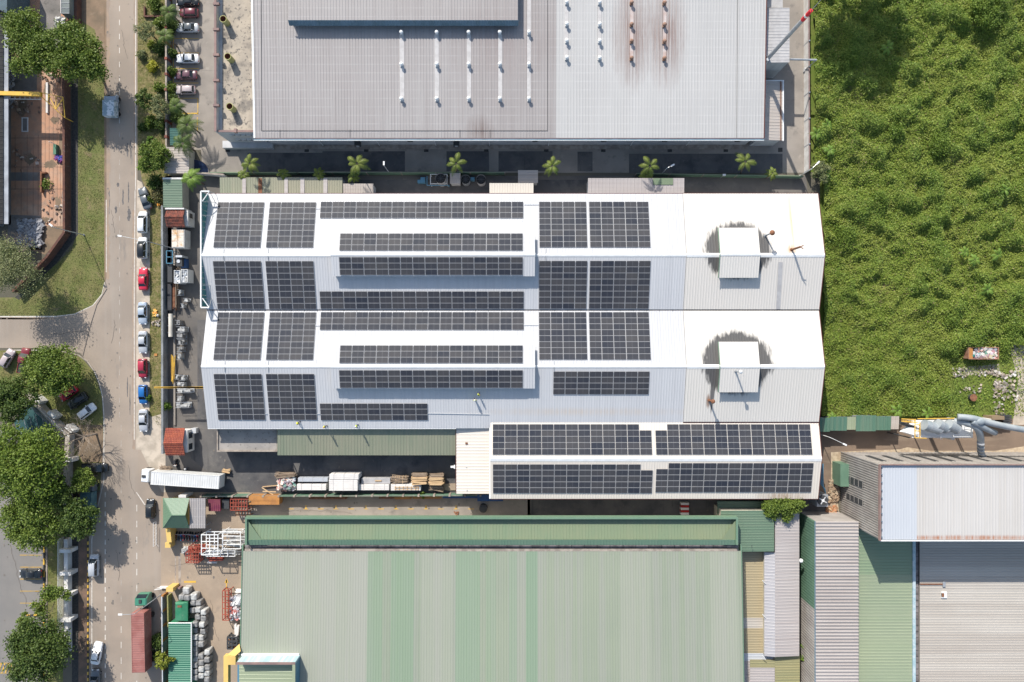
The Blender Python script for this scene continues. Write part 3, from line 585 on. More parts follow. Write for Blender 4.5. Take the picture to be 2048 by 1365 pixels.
# plinth sheet below the chimney on C's monitor
# hall D
xD0 = P(981, 900, 6.6).x; xD1 = P(1637, 900, 6.6).x; yDn = onp(1100, 831, zD).y; yDs = onp(1100, 998, zD).y
hD = thing('factory_hall', 'cream gabled factory hall at the south east with two rows of solar arrays', 'factory hall', ((xD0 + xD1) / 2, YD, 0))
r = MB(); slope(r, xD0, xM, yDn, YD, zD, M['roof_cream_d'])
yDn2 = onp(1500, 845.5, zD).y
slope(r, xM, xD1, yDn2, YD, zD, M['roof_cream_d']); r.build('roof_north_slope', hD)
r = MB(); slope(r, xD0, xD1, yDs, YD, zD, M['roof_cream_d']); r.build('roof_south_slope', hD)
c = MB(); c.add([(xD0, YD - .5, zD(0, YD - .5) + .05), (xD1, YD - .5, zD(0, YD - .5) + .05), (xD1, YD, zD(0, YD) + .1), (xD0, YD, zD(0, YD) + .1), (xD0, YD + .5, zD(0, YD + .5) + .05), (xD1, YD + .5, zD(0, YD + .5) + .05)], [(0, 1, 2, 3), (3, 2, 5, 4)], M['ridge'])
c.box(xD0 - .25, yDs, zD(0, yDs) - .05, xD0 - .01, yDn, zD(0, yDs) + .02, M['ridge']); c.build('ridge_cap', hD)
w = MB(); w.prism([(xD0 + .3, yDs + .3), (xD1 - .3, yDs + .3), (xD1 - .3, yDn2 - .3), (xD0 + .3, yDn2 - .3)], 0, zD(0, yDs + .3) - .1, M['wall_cream']); w.build('wall', hD)
g = MB(); g.box(xD0, yDn - .05, zD(0, yDn) - .15, xM, yDn + .12, zD(0, yDn) + .05, M['trim_dark']); g.box(xM, yDn2 - .05, zD(0, yDn2), xD1, yDn2 + .12, zD(0, yDn2) + .1, M['trim_dark'])
g.box(xD0, yDs - .12, zD(0, yDs) - .15, xD1, yDs, zD(0, yDs) - .03, M['trim_dark']); g.build('eave_gutter', hD)
for ya, yb in ((yDs, YD), (YD, yDn2)): g = MB(); g.cyl((xD1 + .03, ya, zD(0, ya) + .05), (xD1 + .03, yb, zD(0, yb) + .05), .07, .07, M['trim_dark'], 6); g.build('verge_trim', hD)
# cream lean-to west of D
t = thing('loading_shed', 'flat cream roofed loading shed between the green canopy and the south east hall', 'shed', (P(946, 910, 5.6).x, P(946, 910, 5.6).y, 0))
r = MB(); A, B, C, D = P(912.5, 836.5, 5.5), P(980, 836.5, 5.9), P(980, 988, 5.9), P(912.5, 988, 5.5)
r.ribs(D, A, B, C, M['roof_cream_d'], pitch=.6); r.build('roof', t)
w = MB(); w.prism([(A.x + .3, C.y + .3), (B.x - .3, C.y + .3), (B.x - .3, A.y - .3), (A.x + .3, A.y - .3)], 0, 5.35, M['wall_cream']); w.build('wall', t)
g = MB(); g.box(A.x - .12, D.y, 5.4, A.x, A.y, 5.55, M['trim_dark']); g.build('gutter', t)
for i, (px, py) in enumerate([(933, 887), (932, 843), (933, 935), (934, 981)]):
    q = P(px, py, 5.65); k = MB(); k.obox(q + Vector((0, 0, .08)), .45 if i == 0 else .2, .35 if i == 0 else .12, .12, M['rust'] if i == 0 else M['steel']); k.build('roof_patch', t)
# green canopy and concrete block south of C
t = thing('canopy', 'long sage green metal canopy sloping down from the middle hall', 'canopy', (P(732, 885, 5).x, P(732, 885, 5).y, 0))
A, B, C, D = P(555, 911, 4.5), P(912, 911, 4.5), P(912, 852, 5.6), P(555, 852, 5.6)
r = MB(); r.ribs(A, B, C, D, M['roof_sage'], pitch=.6); r.build('roof', t)
g = MB()
for k in range(8):
    g = MB(); x = A.x + .4 + k * (B.x - A.x - .8) / 7; g.cyl((x, A.y + .3, 0), (x, A.y + .3, 4.45), .1, .1, M['steel'], 6); g.build('post', t)
t = thing('concrete_annex', 'flat roofed concrete annex under the eave of the middle hall', 'annex', (P(495, 880, 4).x, P(495, 880, 4).y, 0))
r = MB(); bx(r, 434, 846, 554.5, 904, 0, 3.75, M['wall_cream']); r.build('wall', t)
r = MB(); bx(r, 436, 848, 553, 901, 3.76, 3.8, M['flat_roof2']); r.build('roof', t)
r = MB(); bx(r, 433.5, 846, 436, 904, 3.5, 4.05, M['kerb']); bx(r, 436, 901.5, 554.5, 904, 3.5, 4.05, M['kerb']); r.build('parapet', t)
# annexes north of B
def annex(label, x0, y0, x1, y1, z, m, along='x', wallm='wall', name='annex', h0=0, parts=(), pitch=.5):
    a, b = P(x0, y0, z), P(x1, y1, z)
    t = thing(name, label, 'annex' if name == 'annex' else 'shed', ((a.x + b.x) / 2, (a.y + b.y) / 2, h0))
    r = MB()
    if along == 'x': r.ribs((a.x, b.y, z), (a.x, a.y, z + .12), (b.x, a.y, z + .12), (b.x, b.y, z), m, pitch=pitch)
    else: r.ribs((a.x, b.y, z), (b.x, b.y, z), (b.x, a.y, z + .12), (a.x, a.y, z + .12), m, pitch=pitch)
    r.build('roof', t)
    w = MB(); w.prism([(a.x + .15, b.y + .15), (b.x - .15, b.y + .15), (b.x - .15, a.y - .15), (a.x + .15, a.y - .15)], h0, z - .1, M[wallm]); w.build('wall', t)
    return t
t = annex('long green roofed annex with grey strips below the north wall', 440, 355.5, 685, 389, 3.4, M['roof_sage'], 'y')
for (x0, x1) in ((485, 492), (569, 576), (601, 609), (647, 655)):
    k = MB(); a, b = P(x0, 357, 3.5), P(x1, 388, 3.5); k.box(a.x, b.y, 3.47, b.x, a.y, 3.6, M['roof_pink']); k.build('skylight_strip', t)
k = MB(); a, b = P(517, 357, 3.5), P(524, 388, 3.5); k.box(a.x, b.y, 3.47, b.x, a.y, 3.58, M['rust']); k.build('rusty_strip', t)
annex('small tarnished cream roofed annex beside the green annex', 686, 368, 747, 389, 3.2, M['roof_dull'], 'y')
annex('narrow cream annex with rust spotted roof on the north wall', 979, 367, 1067, 389, 3.8, M['roof_cream_d'], 'y')
t = annex('wide cream annex at the east end of the north wall', 1176, 357, 1368.5, 391, 4.0, M['roof_pink'], 'y', pitch=.7)
k = MB(); a, b = P(1306, 357, 4.1), P(1346, 370, 4.1); k.box(a.x, b.y, 4.08, b.x, a.y, 4.2, M['roof_green2']); k.build('green_sheet', t)
annex('grey tin roofed shed between the tank stand and the lane', 1036, 341, 1076, 366, 3, M['roof_dull'], 'x', name='shed')
annex('arched grey hut roof between the round water tanks', 900, 347, 921, 368, 2.6, M['roof_dull'], 'y', name='shed')
# tanks and cooling towers
def tower(px, py, r, h, label, m=M['steel']):
    b = P(px, py, h); b.z = 0; t = thing('cooling_tower', label, 'cooling tower', b, group='round tanks along the north wall')
    k = MB(); k.cyl(b, b + Vector((0, 0, h)), r * .9, r, m, 20, caps=False); k.cyl(b + Vector((0, 0, h - .5)), b + Vector((0, 0, h - .45)), r * .93, r * .93, M['black_paint'], 20); k.build('shell', t)
    k = MB()
    for i in range(4): k.obox(b + Vector((0, 0, h - .25)), r * 1.6, .16, .05, M['dark_metal'], rz=i * math.pi / 4, rx=.3)
    k.cyl(b + Vector((0, 0, h - .35)), b + Vector((0, 0, h - .1)), .18, .18, M['dark_metal'], 8); k.build('fan', t)
    k = MB(); k.cyl(b + Vector((0, 0, h - .12)), b + Vector((0, 0, h)), r * 1.03, r * 1.05, m, 20, caps=False); k.build('rim', t)
tower(881, 357, 1.0, 3.4, 'round cooling tower on a white frame, westernmost of three', M['board_grey'])
tower(931, 359, .9, 2.4, 'dark round cooling tower in the middle of three')
tower(962, 359, .95, 2.6, 'pale rimmed round cooling tower, easternmost of three', M['board_grey'])
t = thing('tank_stand', 'white pipe frame around the westernmost cooling tower', 'frame', G(877, 360)); k = MB()
a, b = P(861, 349, 2.2), P(894, 368, 2.2)
for (x0, y0, x1, y1) in ((a.x, a.y, b.x, a.y), (b.x, a.y, b.x, b.y), (b.x, b.y, a.x, b.y), (a.x, b.y, a.x, a.y)):
    k.cyl((x0, y0, 2.2), (x1, y1, 2.2), .07, .07, M['white_metal'], 6); k.cyl((x0, y0, 0), (x0, y0, 2.2), .07, .07, M['white_metal'], 6)
k.build('rail', t); k = MB(); k.tube([P(854, 353, 2), P(854, 371, 2), P(898, 371, 2), P(898, 374, 1)], .09, M['lightblue'], 6); k.build('pipe', t)
for i, (x0, y0, x1, y1) in enumerate([(841, 355, 850, 360), (835, 360, 850, 366), (941, 355, 949, 361)]):
    k = MB(); bx(k, x0, y0, x1, y1, 0, 1.1, M['lightblue']); o = k.build('plastic_box'); tag(o, ['small light blue box west of the tank frame', 'larger light blue box west of the tank frame', 'light blue box between the two eastern cooling towers'][i], 'box')

# ------------------------------------------------ factory A (north)
zA = lambda x, y: 8.6 + .05 * (y - P(0, 277, 8.6).y)
t = tA = thing('grey_factory', 'huge factory with a grey and light grey ribbed roof north of the lane', 'factory', (P(1020, 100, 8).x, P(1020, 140, 8).y, 0))
yS = P(1000, 276.5, 8.6).y; yN = yS + 48
def xat(px, z=8.6): return P(px, 0, z).x
ax0, axm, ax1 = xat(508.5), xat(1112), xat(1528)
r = MB(); slope(r, ax0, axm, yS, yN, zA, M['roof_mauve'], pitch=.55); o = r.build('roof_west', t); o['label'] = 'darker grey western half of the roof'
r = MB(); slope(r, axm, ax1, yS, yN, zA, M['roof_lightgrey'], pitch=.55); o = r.build('roof_east', t); o['label'] = 'lighter grey eastern half of the roof'
w = MB(); w.prism([(ax0 + .5, yS + 1.2), (ax1 - .6, yS + 1.2), (ax1 - .6, yN), (ax0 + .5, yN)], 0, 8.35, M['wall']); w.build('wall', t)
g = MB(); g.box(ax0 - .1, yS - .45, 8.35, ax1, yS - .12, 8.62, M['gutter']); g.box(ax0 - .1, yS - .5, 8.5, ax1, yS - .44, 8.7, M['white_metal']); g.box(ax0, yS - .12, 8.45, ax1, yS, 8.63, M['trim_dark'])
g.build('eave_gutter', t)
g = MB(); g.add([(ax0 - .12, yS, zA(0, yS) + .08), (ax0 + .25, yS, zA(0, yS) + .08), (ax0 + .25, yN, zA(0, yN) + .08), (ax0 - .12, yN, zA(0, yN) + .08)], [(0, 1, 2, 3)], M['ridge'])
g.add([(ax1 - .1, yS, zA(0, yS) + .08), (ax1 + .1, yS, zA(0, yS) + .08), (ax1 + .1, yN, zA(0, yN) + .08), (ax1 - .1, yN, zA(0, yN) + .08)], [(0, 1, 2, 3)], M['trim_dark']); g.build('verge_trim', t)
g = MB(); q = lambda px, py: onp(px, py, zA) + Vector((0, 0, .07))
g.tube([q(523, 0), q(523, 262), q(1095, 262), q(1095, 0)], .035, M['dark_metal'], 4); g2 = MB(); g2.tube([q(1475, 0), q(1473, 277)], .03, M['dark_metal'], 4); g2.build('lightning_cable', t)
for px in (560, 700, 920, 980): g.tube([q(px, 260), q(px, 276)], .035, M['dark_metal'], 4)
g.build('lightning_cable', t)
# monitor roof on A
zM_ = lambda x, y: zA(x, y) + 1.9
a = onp(577, 41, zM_); b = onp(1036, 41, zM_)
r = MB(); slope(r, a.x, b.x, a.y, a.y + 22, zM_, M['roof_mauve'], pitch=.55); o = r.build('roof_monitor', t)
w = MB(); w.prism([(a.x + .2, a.y + .1), (b.x - .1, a.y + .1), (b.x - .1, a.y + 22), (a.x + .2, a.y + 22)], zA(0, a.y), zM_(0, a.y) - .12, M['gutter']); w.build('side_wall', o)
g = MB(); n = 90
g.ribs((a.x - .1, a.y - .65, zM_(0, a.y) - .75), (b.x + .1, a.y - .65, zM_(0, a.y) - .75), (b.x + .1, a.y, zM_(0, a.y) + .03), (a.x - .1, a.y, zM_(0, a.y) + .03), M['gutter'], pitch=.55, h=.1, w=.2); g.build('eave_flashing', o)
# vents
def vent(px, py, m, zf, parent, wide=.62):
    p = onp(px, py, lambda x, y: zf(x, y) + 1.0); b = Vector((p.x, p.y, zf(p.x, p.y)))
    k = MB(); k.box(b.x - .3, b.y - .3, b.z - .05, b.x + .3, b.y + .3, b.z + .28, m[1]); k.cyl(b + Vector((0, 0, .2)), b + Vector((0, 0, .75)), .24, .24, m[1], 10)
    o = k.build('roof_vent', parent)
    k = MB(); k.ball(b + Vector((0, 0, .75)), .37, m[0], 5, 14, zs=.75, half=True); k.cyl(b + Vector((0, 0, .7)), b + Vector((0, 0, .76)), .34, .37, m[0], 14); k.build('cap', o, smooth=True)
for x in (802, 873, 937, 999.5, 1058):
    for y in (63, 127, 196): vent(x, y, (M['white_metal'], M['alu']), zA, tA)
for x, mm in ((1134, 0), (1200, 0), (1264, 1), (1330, 1)):
    for y in (2, 46, 79.5, 113.5): vent(x, y + (x - 1134) * .008, (M['rust_vent'] if mm else M['white_metal'], M['rust_vent'] if mm else M['alu']) if False else ((mat('rusty vent cap', (.30, .19, .145), (.22, .125, .085), sc=3, world=True) if mm else M['white_metal']), (mat('rusty vent cap', (.30, .19, .145), (.22, .125, .085), sc=3, world=True) if mm else M['alu'])), zA, tA)
for (x0, y0, y1, mm) in [(804, 70, 205, 0), (873.5, 70, 205, 0), (938, 70, 205, 0), (1000.5, 70, 205, 0), (1058, -10, 205, 0), (1133, -10, 122, 0), (1199, -10, 122, 0), (1263.5, -10, 122, 1), (1329.5, -10, 122, 1)]:
    a = onp(x0 - 4, y1, zA); b = onp(x0 + 4, y0, zA)
    k = MB(); k.add([(a.x, a.y, zA(0, a.y) + .055), (b.x, a.y, zA(0, a.y) + .055), (b.x, b.y, zA(0, b.y) + .055), (a.x, b.y, zA(0, b.y) + .055)], [(0, 1, 2, 3)], mat('rust stained flashing', (.42, .31, .27), (.5, .44, .42), sc=.6, world=True) if mm else mat('pale vent flashing', (.5, .48, .47), (.44, .42, .41), sc=1, world=True))
    k.build('vent_flashing', t)
# wall details on the south face of A: downpipes, condensers, windows
for px in (616, 736, 856, 970, 1095, 1270, 1388):
    k = MB(); p = P(px, 279, 8.2); yy = yS + 1.05; k.cyl((p.x, yS - .3, 8.3), (p.x + .6, yy, 7.2), .06, .06, M['white_metal'], 6); k.cyl((p.x + .6, yy, 7.2), (p.x + .6, yy, .1), .07, .07, M['white_metal'], 6); k.build('downpipe', t)
for px in (716, 913):
    k = MB(); p = P(px, 282, 2.0); k.obox((p.x, yS + .7, 2.2), 1.1, .8, 1.0, M['dark_metal']); k.cyl((p.x, yS + .3, 2.2), (p.x, yS + .25, 2.2), .35, .35, M['alu'], 10); k.build('condenser', t)
for px in (820, 1070, 1208, 1330, 1476):
    k = MB(); p = P(px, 284, 3.0); k.box(p.x - .5, yS + 1.05, 2.4, p.x + .5, yS + 1.25, 3.4, M['dark_metal']); k.build('window', t)
k = MB(); k.box(ax0, yS + .3, 0, ax1, yS + 1.3, .12, M['kerb']); k.build('footing', t)
# flat roofed front block of A
fb = thing('office_block', 'flat roofed concrete office block at the west end of the grey factory', 'office block', (P(465, 130, 7).x, P(465, 130, 7).y, 0))
A = P(428.5, 262.5, 8.5); x1 = ax0 - .15
w = MB(); w.box(A.x, A.y, 0, x1, A.y + 48, 7.0, M['wall']); w.build('wall', fb)
w = MB(); w.box(A.x + .9, A.y + .3, 7.0, x1, A.y + 47.5, 7.04, M['flat_roof']); w.build('roof', fb)
w = MB(); w.box(A.x, A.y, 7.0, A.x + .32, A.y + 48, 8.35, M['wall']); w.box(A.x + .32, A.y, 7.0, x1, A.y + .3, 7.9, M['wall']); w.build('parapet', fb)
w = MB(); w.box(A.x - .05, A.y - .05, 8.352, A.x + .37, A.y + 48, 8.45, M['coping']); w.box(A.x + .37, A.y - .05, 7.902, x1, A.y + .35, 8.0, M['coping'])
for py in (8, 59, 110, 161, 211): 
    y = P(0, py, 8.5).y; w.box(A.x - .2, y - .22, 8.0, A.x + .9, y + .22, 8.62, M['coping'])
x = P(471, 0, 8).x; w.box(x - .25, A.y - .15, 7.5, x + .25, A.y + .6, 8.2, M['coping']); w.build('coping', fb)
for lev, y0 in ((5.6, 0), (2.6, 0)):
    for i in range(6): w = MB(); x = A.x + 2.2 + i * 1.05; w.box(x, A.y - .06, lev, x + .7, A.y + .1, lev + 1.0, M['dark_metal']); w.box(x - .1, A.y - .3, lev + 1.0, x + .8, A.y, lev + 1.1, M['wall_white']); w.build('window', fb)
w = MB(); bx(w, 445, 282, 545, 296, 0, 1.2, M['wall']); w.build('porch', fb)
for i, (px, py) in enumerate([(446, 38), (455, 113), (459, 213)]):
    zt = 9.0; p = P(px, py, zt); t = thing('water_tank', ['olive yellow open cylinder on the flat office roof, northernmost of three', 'olive yellow open cylinder on the flat office roof, middle of three', 'olive yellow open cylinder on the flat office roof, southernmost of three'][i], 'cylinder', (p.x, p.y, 7.04), group='open cylinders on the office roof')
    m = mat('olive yellow paint', (.33, .32, .12), (.4, .38, .17), sc=1, world=True)
    k = MB(); k.cyl((p.x, p.y, 7.04), (p.x, p.y, zt), .58, .62, m, 18, caps=False); k.cyl((p.x, p.y, zt), (p.x, p.y, zt - .8), .56, .5, M['rust'], 18, caps=False); k.cyl((p.x, p.y, zt - .85), (p.x, p.y, zt - .8), .52, .52, M['rust'], 18)
    k.build('shell', t); k = MB()
    for j in range(18):
        a0 = 2 * math.pi * j / 18; a1 = 2 * math.pi * (j + 1) / 18; c = Vector((p.x, p.y, zt + .01))
        k.quad(c + Vector((math.cos(a0) * .56, math.sin(a0) * .56, 0)), c + Vector((math.cos(a0) * .66, math.sin(a0) * .66, 0)), c + Vector((math.cos(a1) * .66, math.sin(a1) * .66, 0)), c + Vector((math.cos(a1) * .56, math.sin(a1) * .56, 0)), m)
    k.build('rim', t)
# east side of A: lean-to, tall grey block, red tipped mast
t = thing('lean_to', 'rusty edged lean-to shed on the east side of the grey factory', 'shed', (P(1545, 220, 4).x, P(1545, 220, 4).y, 0))
a, b = P(1515, 163, 4.5), P(1565, 281, 4.5); r = MB(); r.ribs((a.x, b.y, 4.9), (a.x, a.y, 4.9), (b.x, a.y, 4.4), (b.x, b.y, 4.4), M['roof_dull'], pitch=.6); r.build('roof', t)
w = MB(); w.prism([(a.x, b.y + .2), (b.x - .2, b.y + .2), (b.x - .2, a.y - .2), (a.x, a.y - .2)], 0, 4.3, M['wall']); w.build('wall', t)
g = MB(); g.box(b.x, b.y - .1, 4.3, b.x + .25, a.y + .1, 4.55, M['white_metal']); g.box(b.x - .4, b.y, 4.46, b.x - .28, a.y, 4.62, M['rust']); g.box(a.x, a.y, 4.4, b.x + .25, a.y + .2, 4.6, M['white_metal']); g.build('gutter', t)
t = thing('plant_room', 'tall grey metal clad plant room beside the red tipped mast', 'plant room', (P(1557, 70, 7).x, P(1557, 70, 7).y, 0))
a, b = P(1541, 17, 8), P(1578, 124, 8); w = MB(); w.box(a.x - 1.5, b.y, 0, b.x, a.y, 7.8, M['wall']); w.build('wall', t)
r = MB(); r.ribs((a.x - 1.5, b.y - .1, 7.86), (a.x - 1.5, a.y + .1, 7.86), (b.x + .1, a.y + .1, 8.0), (b.x + .1, b.y - .1, 8.0), M['board_grey'], pitch=.6); r.build('roof', t)
a, b = P(1541, -60, 6), P(1566, 15, 6); w = MB(); w.box(a.x - 1.5, b.y, 0, b.x, a.y, 5.9, M['board_grey']); w.build('lower_block', t)
b = P(1535, 118, 8.0); t = thing('mast', 'tall grey mast with a red and white banded tip and thin antenna', 'mast', (b.x, b.y, 0)); b0 = Vector((b.x, b.y, 0))
k = MB(); k.cyl(b0, b0 + Vector((0, 0, 23.6)), .42, .32, M['steel'], 12); k.cyl(b0 + Vector((-.3, -.5, 7.0)), b0 + Vector((-.3, -.5, 9)), .5, .3, M['alu'], 10); k.build('pole', t)
k = MB(); k.cyl(b0 + Vector((0, 0, 23.6)), b0 + Vector((0, 0, 24.8)), .36, .36, mat('red mast paint', (.6, .03, .04)), 12); k.cyl(b0 + Vector((0, 0, 25.3)), b0 + Vector((0, 0, 26.8)), .34, .3, mat('red mast paint', (.6, .03, .04)), 12); k.build('red_band', t)
k = MB(); k.cyl(b0 + Vector((0, 0, 24.8)), b0 + Vector((0, 0, 25.3)), .35, .35, M['white_metal'], 12); k.build('white_band', t)
k = MB(); k.cyl(b0 + Vector((0, 0, 26.8)), b0 + Vector((0, 0, 32)), .07, .03, M['steel'], 6); k.build('antenna', t)
t = thing('pipe_gantry', 'grey horizontal pipe on a bracket reaching across the east lane', 'pipe', G(1605, 122)); k = MB()
k.cyl(P(1580, 119, 7), P(1633, 120.5, 7), .2, .2, M['steel'], 8); k.build('beam', t); k = MB(); k.cyl(P(1633, 120.5, 7), G(1608, 142), .08, .08, M['steel'], 6); k.obox(G(1608, 142) + Vector((0, 0, .4)), .4, .7, .8, M['alu']); k.build('brace', t)

# ------------------------------------------------ green factory F (south)
zF = lambda x, y: 7.2 + .055 * (P(0, 1095, 7.2).y - y)
tF = thing('green_factory', 'huge green roofed factory with faded grey bands south of the yard', 'factory', (P(980, 1250, 8).x, P(980, 1230, 8).y, 0))
fx0, fx1 = P(485.5, 0, 7.2).x, P(1482, 0, 7.2).x; fyN, fyS = P(0, 1102, 7.2).y, P(0, 1440, 8.6).y
r = MB(); r.ribs((fx0, fyS, zF(0, fyS)), (fx1, fyS, zF(0, fyS)), (fx1, fyN, zF(0, fyN)), (fx0, fyN, zF(0, fyN)), M['roof_green'], pitch=.5, h=.025); r.build('roof', tF)
g = MB(); yG = P(0, 1091, 7.2).y
g.box(fx0 + .3, fyN, 6.7, fx1 - .5, yG, 6.8, M['gutter_grey']); g.box(fx0 + .4, fyN - .1, 7.12, fx1 - .5, fyN + .35, 7.26, M['kerb'])
for i in range(40): x = fx0 + 1 + i * 2.45; g.box(x, fyN + .35, 6.8, x + .08, yG, 6.86, M['dark_metal'])
g.build('box_gutter', tF)
g = MB()
for x in (fx0 - .12, fx1 - .02): g.add([(x, fyS, zF(0, fyS) + .06), (x + .16, fyS, zF(0, fyS) + .06), (x + .16, yG, zF(0, yG) + .12), (x, yG, zF(0, yG) + .12)], [(0, 1, 2, 3)], M['roof_bright_green']); g.box(x, fyS, 6.2, x + .14, yG, 7.0, M['roof_bright_green'])
g.build('verge_trim', tF)
w = MB(); w.box(fx0 + .2, fyS, 0, fx1 - .3, P(0, 1035.5, 8.6).y - 2.6, 6.6, M['wall_cream']); w.build('wall', tF); w = MB(); w.box(fx0 + .6, P(0, 1035.5, 8.6).y - 2.6, 6.9, fx1 - .8, P(0, 1035.5, 8.6).y - .02, 7.08, M['roof_green2']); w.build('soffit', tF)
# clerestory / parapet ring
a, b = P(489.5, 1035.5, 8.6), P(1475.5, 1090, 8.3); c = MB()
tw = .35
xo0, xo1, yo1, yo0 = a.x, b.x, a.y, P(0, 1090, 8.3).y
c.box(xo0, yo1 - tw, 7.1, xo1, yo1, 8.5, M['roof_bright_green']); c.box(xo0, yo0, 7, xo0 + tw, yo1 - tw, 8.5, M['roof_bright_green']); c.box(xo1 - tw, yo0, 7, xo1, yo1 - tw, 8.5, M['roof_bright_green'])
c.build('parapet', tF)
r = MB(); zi = lambda y: 7.3 + (yo1 - y) * .16
r.ribs((xo0 + tw, yo1 - tw - .25, zi(yo1)), (xo1 - tw, yo1 - tw - .25, zi(yo1)), (xo1 - tw, yo0 + .9, zi(yo0 + .9)), (xo0 + tw, yo0 + .9, zi(yo0 + .9)), M['roof_green2'], pitch=.6); r.build('north_roof', tF)
r = MB(); z1 = zi(yo0 + .9)
r.ribs((xo0, yo0 - .15, 7.9), (xo1, yo0 - .15, 7.9), (xo1, yo0 + .9, z1 + .25), (xo0, yo0 + .9, z1 + .25), M['roof_bright_green'], pitch=.6); r.build('ridge_flashing', tF)
g = MB(); g.box(xo0 + tw, yo1 - tw - .25, 7.1, xo1 - tw, yo1 - tw, 7.15, M['dark_metal']); g.build('inner_gutter', tF)
for hx in (0, 1):   # hip faces at both ends of the north roof
    h = MB(); xa = xo0 + tw + .02 if hx == 0 else xo1 - tw - .02; s_ = 1 if hx == 0 else -1
    h.add([(xa, yo1 - tw - .3, 8.1), (xa, yo0 + .9, z1 + .16), (xa + s_ * 2.6, yo0 + .9, z1 + .13), (xa, yo1 - tw - .3, 8.1)][:3], [(0, 1, 2)], M['roof_green2']); h.build('hip_face', tF)
# south west office corner
t = thing('corner_office', 'raised office corner with pale blue parapet at the south west of the green factory', 'office block', (P(535, 1345, 10).x, P(535, 1345, 10).y, 0))
zt = 11.3; a = P(472, 1325.5, zt); b = P(590, 1325.5, zt); ys_ = P(0, 1460, zt).y
w = MB(); w.box(a.x + .1, a.y - .35, 0, b.x, a.y, zt - .1, M['wall_blue']); w.build('north_parapet', t)
w = MB(); w.box(a.x, a.y - .4, zt - .098, b.x, a.y + .04, zt, M['coping']); w.box(b.x - .5, ys_, zt - .098, b.x + .03, a.y - .402, zt, M['roof_palegreen']); w.build('coping', t)
w = MB(); w.box(b.x - .35, ys_, 0, b.x - .01, a.y - .352, zt - .1, M['wall_navy']); w.build('east_parapet', t)
c0, c1 = P(478, 1330, 9.6), P(588, 1460, 9.6); r = MB(); r.ribs((c0.x, c1.y, 9.5), (c0.x, c0.y + .2, 9.5), (b.x - .36, c0.y + .2, 9.7), (b.x - .36, c1.y, 9.7), M['roof_palegreen'], pitch=.7); r.build('roof', t)
w = MB(); q0, q1 = P(467, 1312, 9.0), P(460, 1460, 10); w.box(P(470, 0, 10.5).x, ys_, 0, P(477, 0, 10.5).x, a.y - .6, 9.4, M['wall_navy']); w.build('west_wall', t)
w = MB(); A = P(447, 1313, 8.8); B = P(455, 1313, 8.8); w.box(A.x, ys_, 7.6, B.x + .1, A.y, 8.8, M['wall_yellow']); w.box(B.x + .1, A.y - 1.6, 7.6, P(471, 0, 8.8).x, A.y, 8.8, M['wall_yellow'])
p1, p2 = P(455, 1310, 8.3), P(479, 1288, 8.3); p3, p4 = P(481, 1303, 8.9), P(470, 1313, 8.9)
w.add([p1, p2, p3, p4], [(0, 1, 2, 3)], M['wall_yellow']); w.build('yellow_cladding', t)
k = MB(); q0 = P(482, 1308, zF(0, a.y) + .2); q1 = P(598, 1312, zF(0, a.y) + .2); k.box(q0.x, q1.y, zF(0, a.y), q1.x, q0.y, zF(0, a.y) + .18, M['ridge']); k.build('base_flashing', t)
# strip east of F
t = thing('link_building', 'green roofed link building between the green factory and the grey strip', 'building', (P(1512, 1065, 6).x, P(1512, 1065, 6).y, 0))
a, b = P(1478, 1022, 6.0), P(1549, 1104, 6.0); r = MB(); r.ribs((a.x - 3.5, b.y, 6), (a.x - 3.5, a.y, 6), (b.x, a.y, 5.8), (b.x, b.y, 5.8), M['roof_green3'], pitch=.5); r.build('roof', t)
w = MB(); w.box(a.x - 3, b.y + .2, 0, b.x - .2, a.y - .2, 5.7, M['wall_cream']); w.build('wall', t)
a, b = P(1435, 1003, 3.2), P(1549, 1030, 3.2); r = MB(); r.ribs((a.x, b.y, 3.1), (a.x, a.y, 3.1), (b.x, a.y, 3.2), (b.x, b.y, 3.2), M['roof_green3'], pitch=.5); r.build('lower_roof', t)
t = thing('sunken_roof', 'low beige roof sunk between the green factory and the grey strip', 'building', (P(1505, 1200, 3).x, P(1505, 1230, 3).y, 0))
a, b = P(1478, 1104, 3.6), P(1532, 1440, 3.6); zz = 3.6
ye = [P(0, y, zz).y for y in (1100, 1236, 1257, 1307, 1322, 1440)]
for i, (m, nm) in enumerate([('roof_beige', 'beige_roof'), ('roof_tan', 'grey_strip'), ('roof_beige', 'beige_roof'), ('roof_bluewhite', 'clear_sheet'), ('roof_pink', 'grey_roof')]):
    r = MB(); r.ribs((a.x, ye[i + 1], zz), (a.x, ye[i], zz), (b.x + 1.5, ye[i], zz), (b.x + 1.5, ye[i + 1], zz), M[m], pitch=.5); r.build(nm, t)
w = MB(); w.box(a.x, ye[5], 0, b.x + 1, ye[0], 3.4, M['wall_cream']); w.build('wall', t)
t = thing('strip_building', 'long narrow pinkish grey roofed building beside the corrugated hall', 'building', (P(1565, 1200, 5).x, P(1565, 1200, 5).y, 0))
xa, xb, xc = P(1529, 0, 5).x, P(1549, 0, 5).x, P(1599, 0, 5).x; y1, y2, y3 = P(0, 1022, 5).y, P(0, 1105, 5).y, P(0, 1313, 5).y
r = MB(); r.ribs((xb, y3, 5.3), (xb, y1, 5.3), (xc, y1, 4.9), (xc, y3, 4.9), M['roof_pink'], pitch=.6); r.build('east_roof', t)
r = MB(); r.ribs((xa, y3, 4.9), (xa, y2, 4.9), (xb - .01, y2, 5.3), (xb - .01, y3, 5.3), mat('x', (1, 1, 1)) if False else M['roof_strip'] if 'roof_strip' in M else roofmat('bluish pink strip roof', (.35, .345, .365), (.40, .385, .39), (.31, .285, .28), k=.5, rough=.55, along='x'), pitch=.6); r.build('west_roof', t)
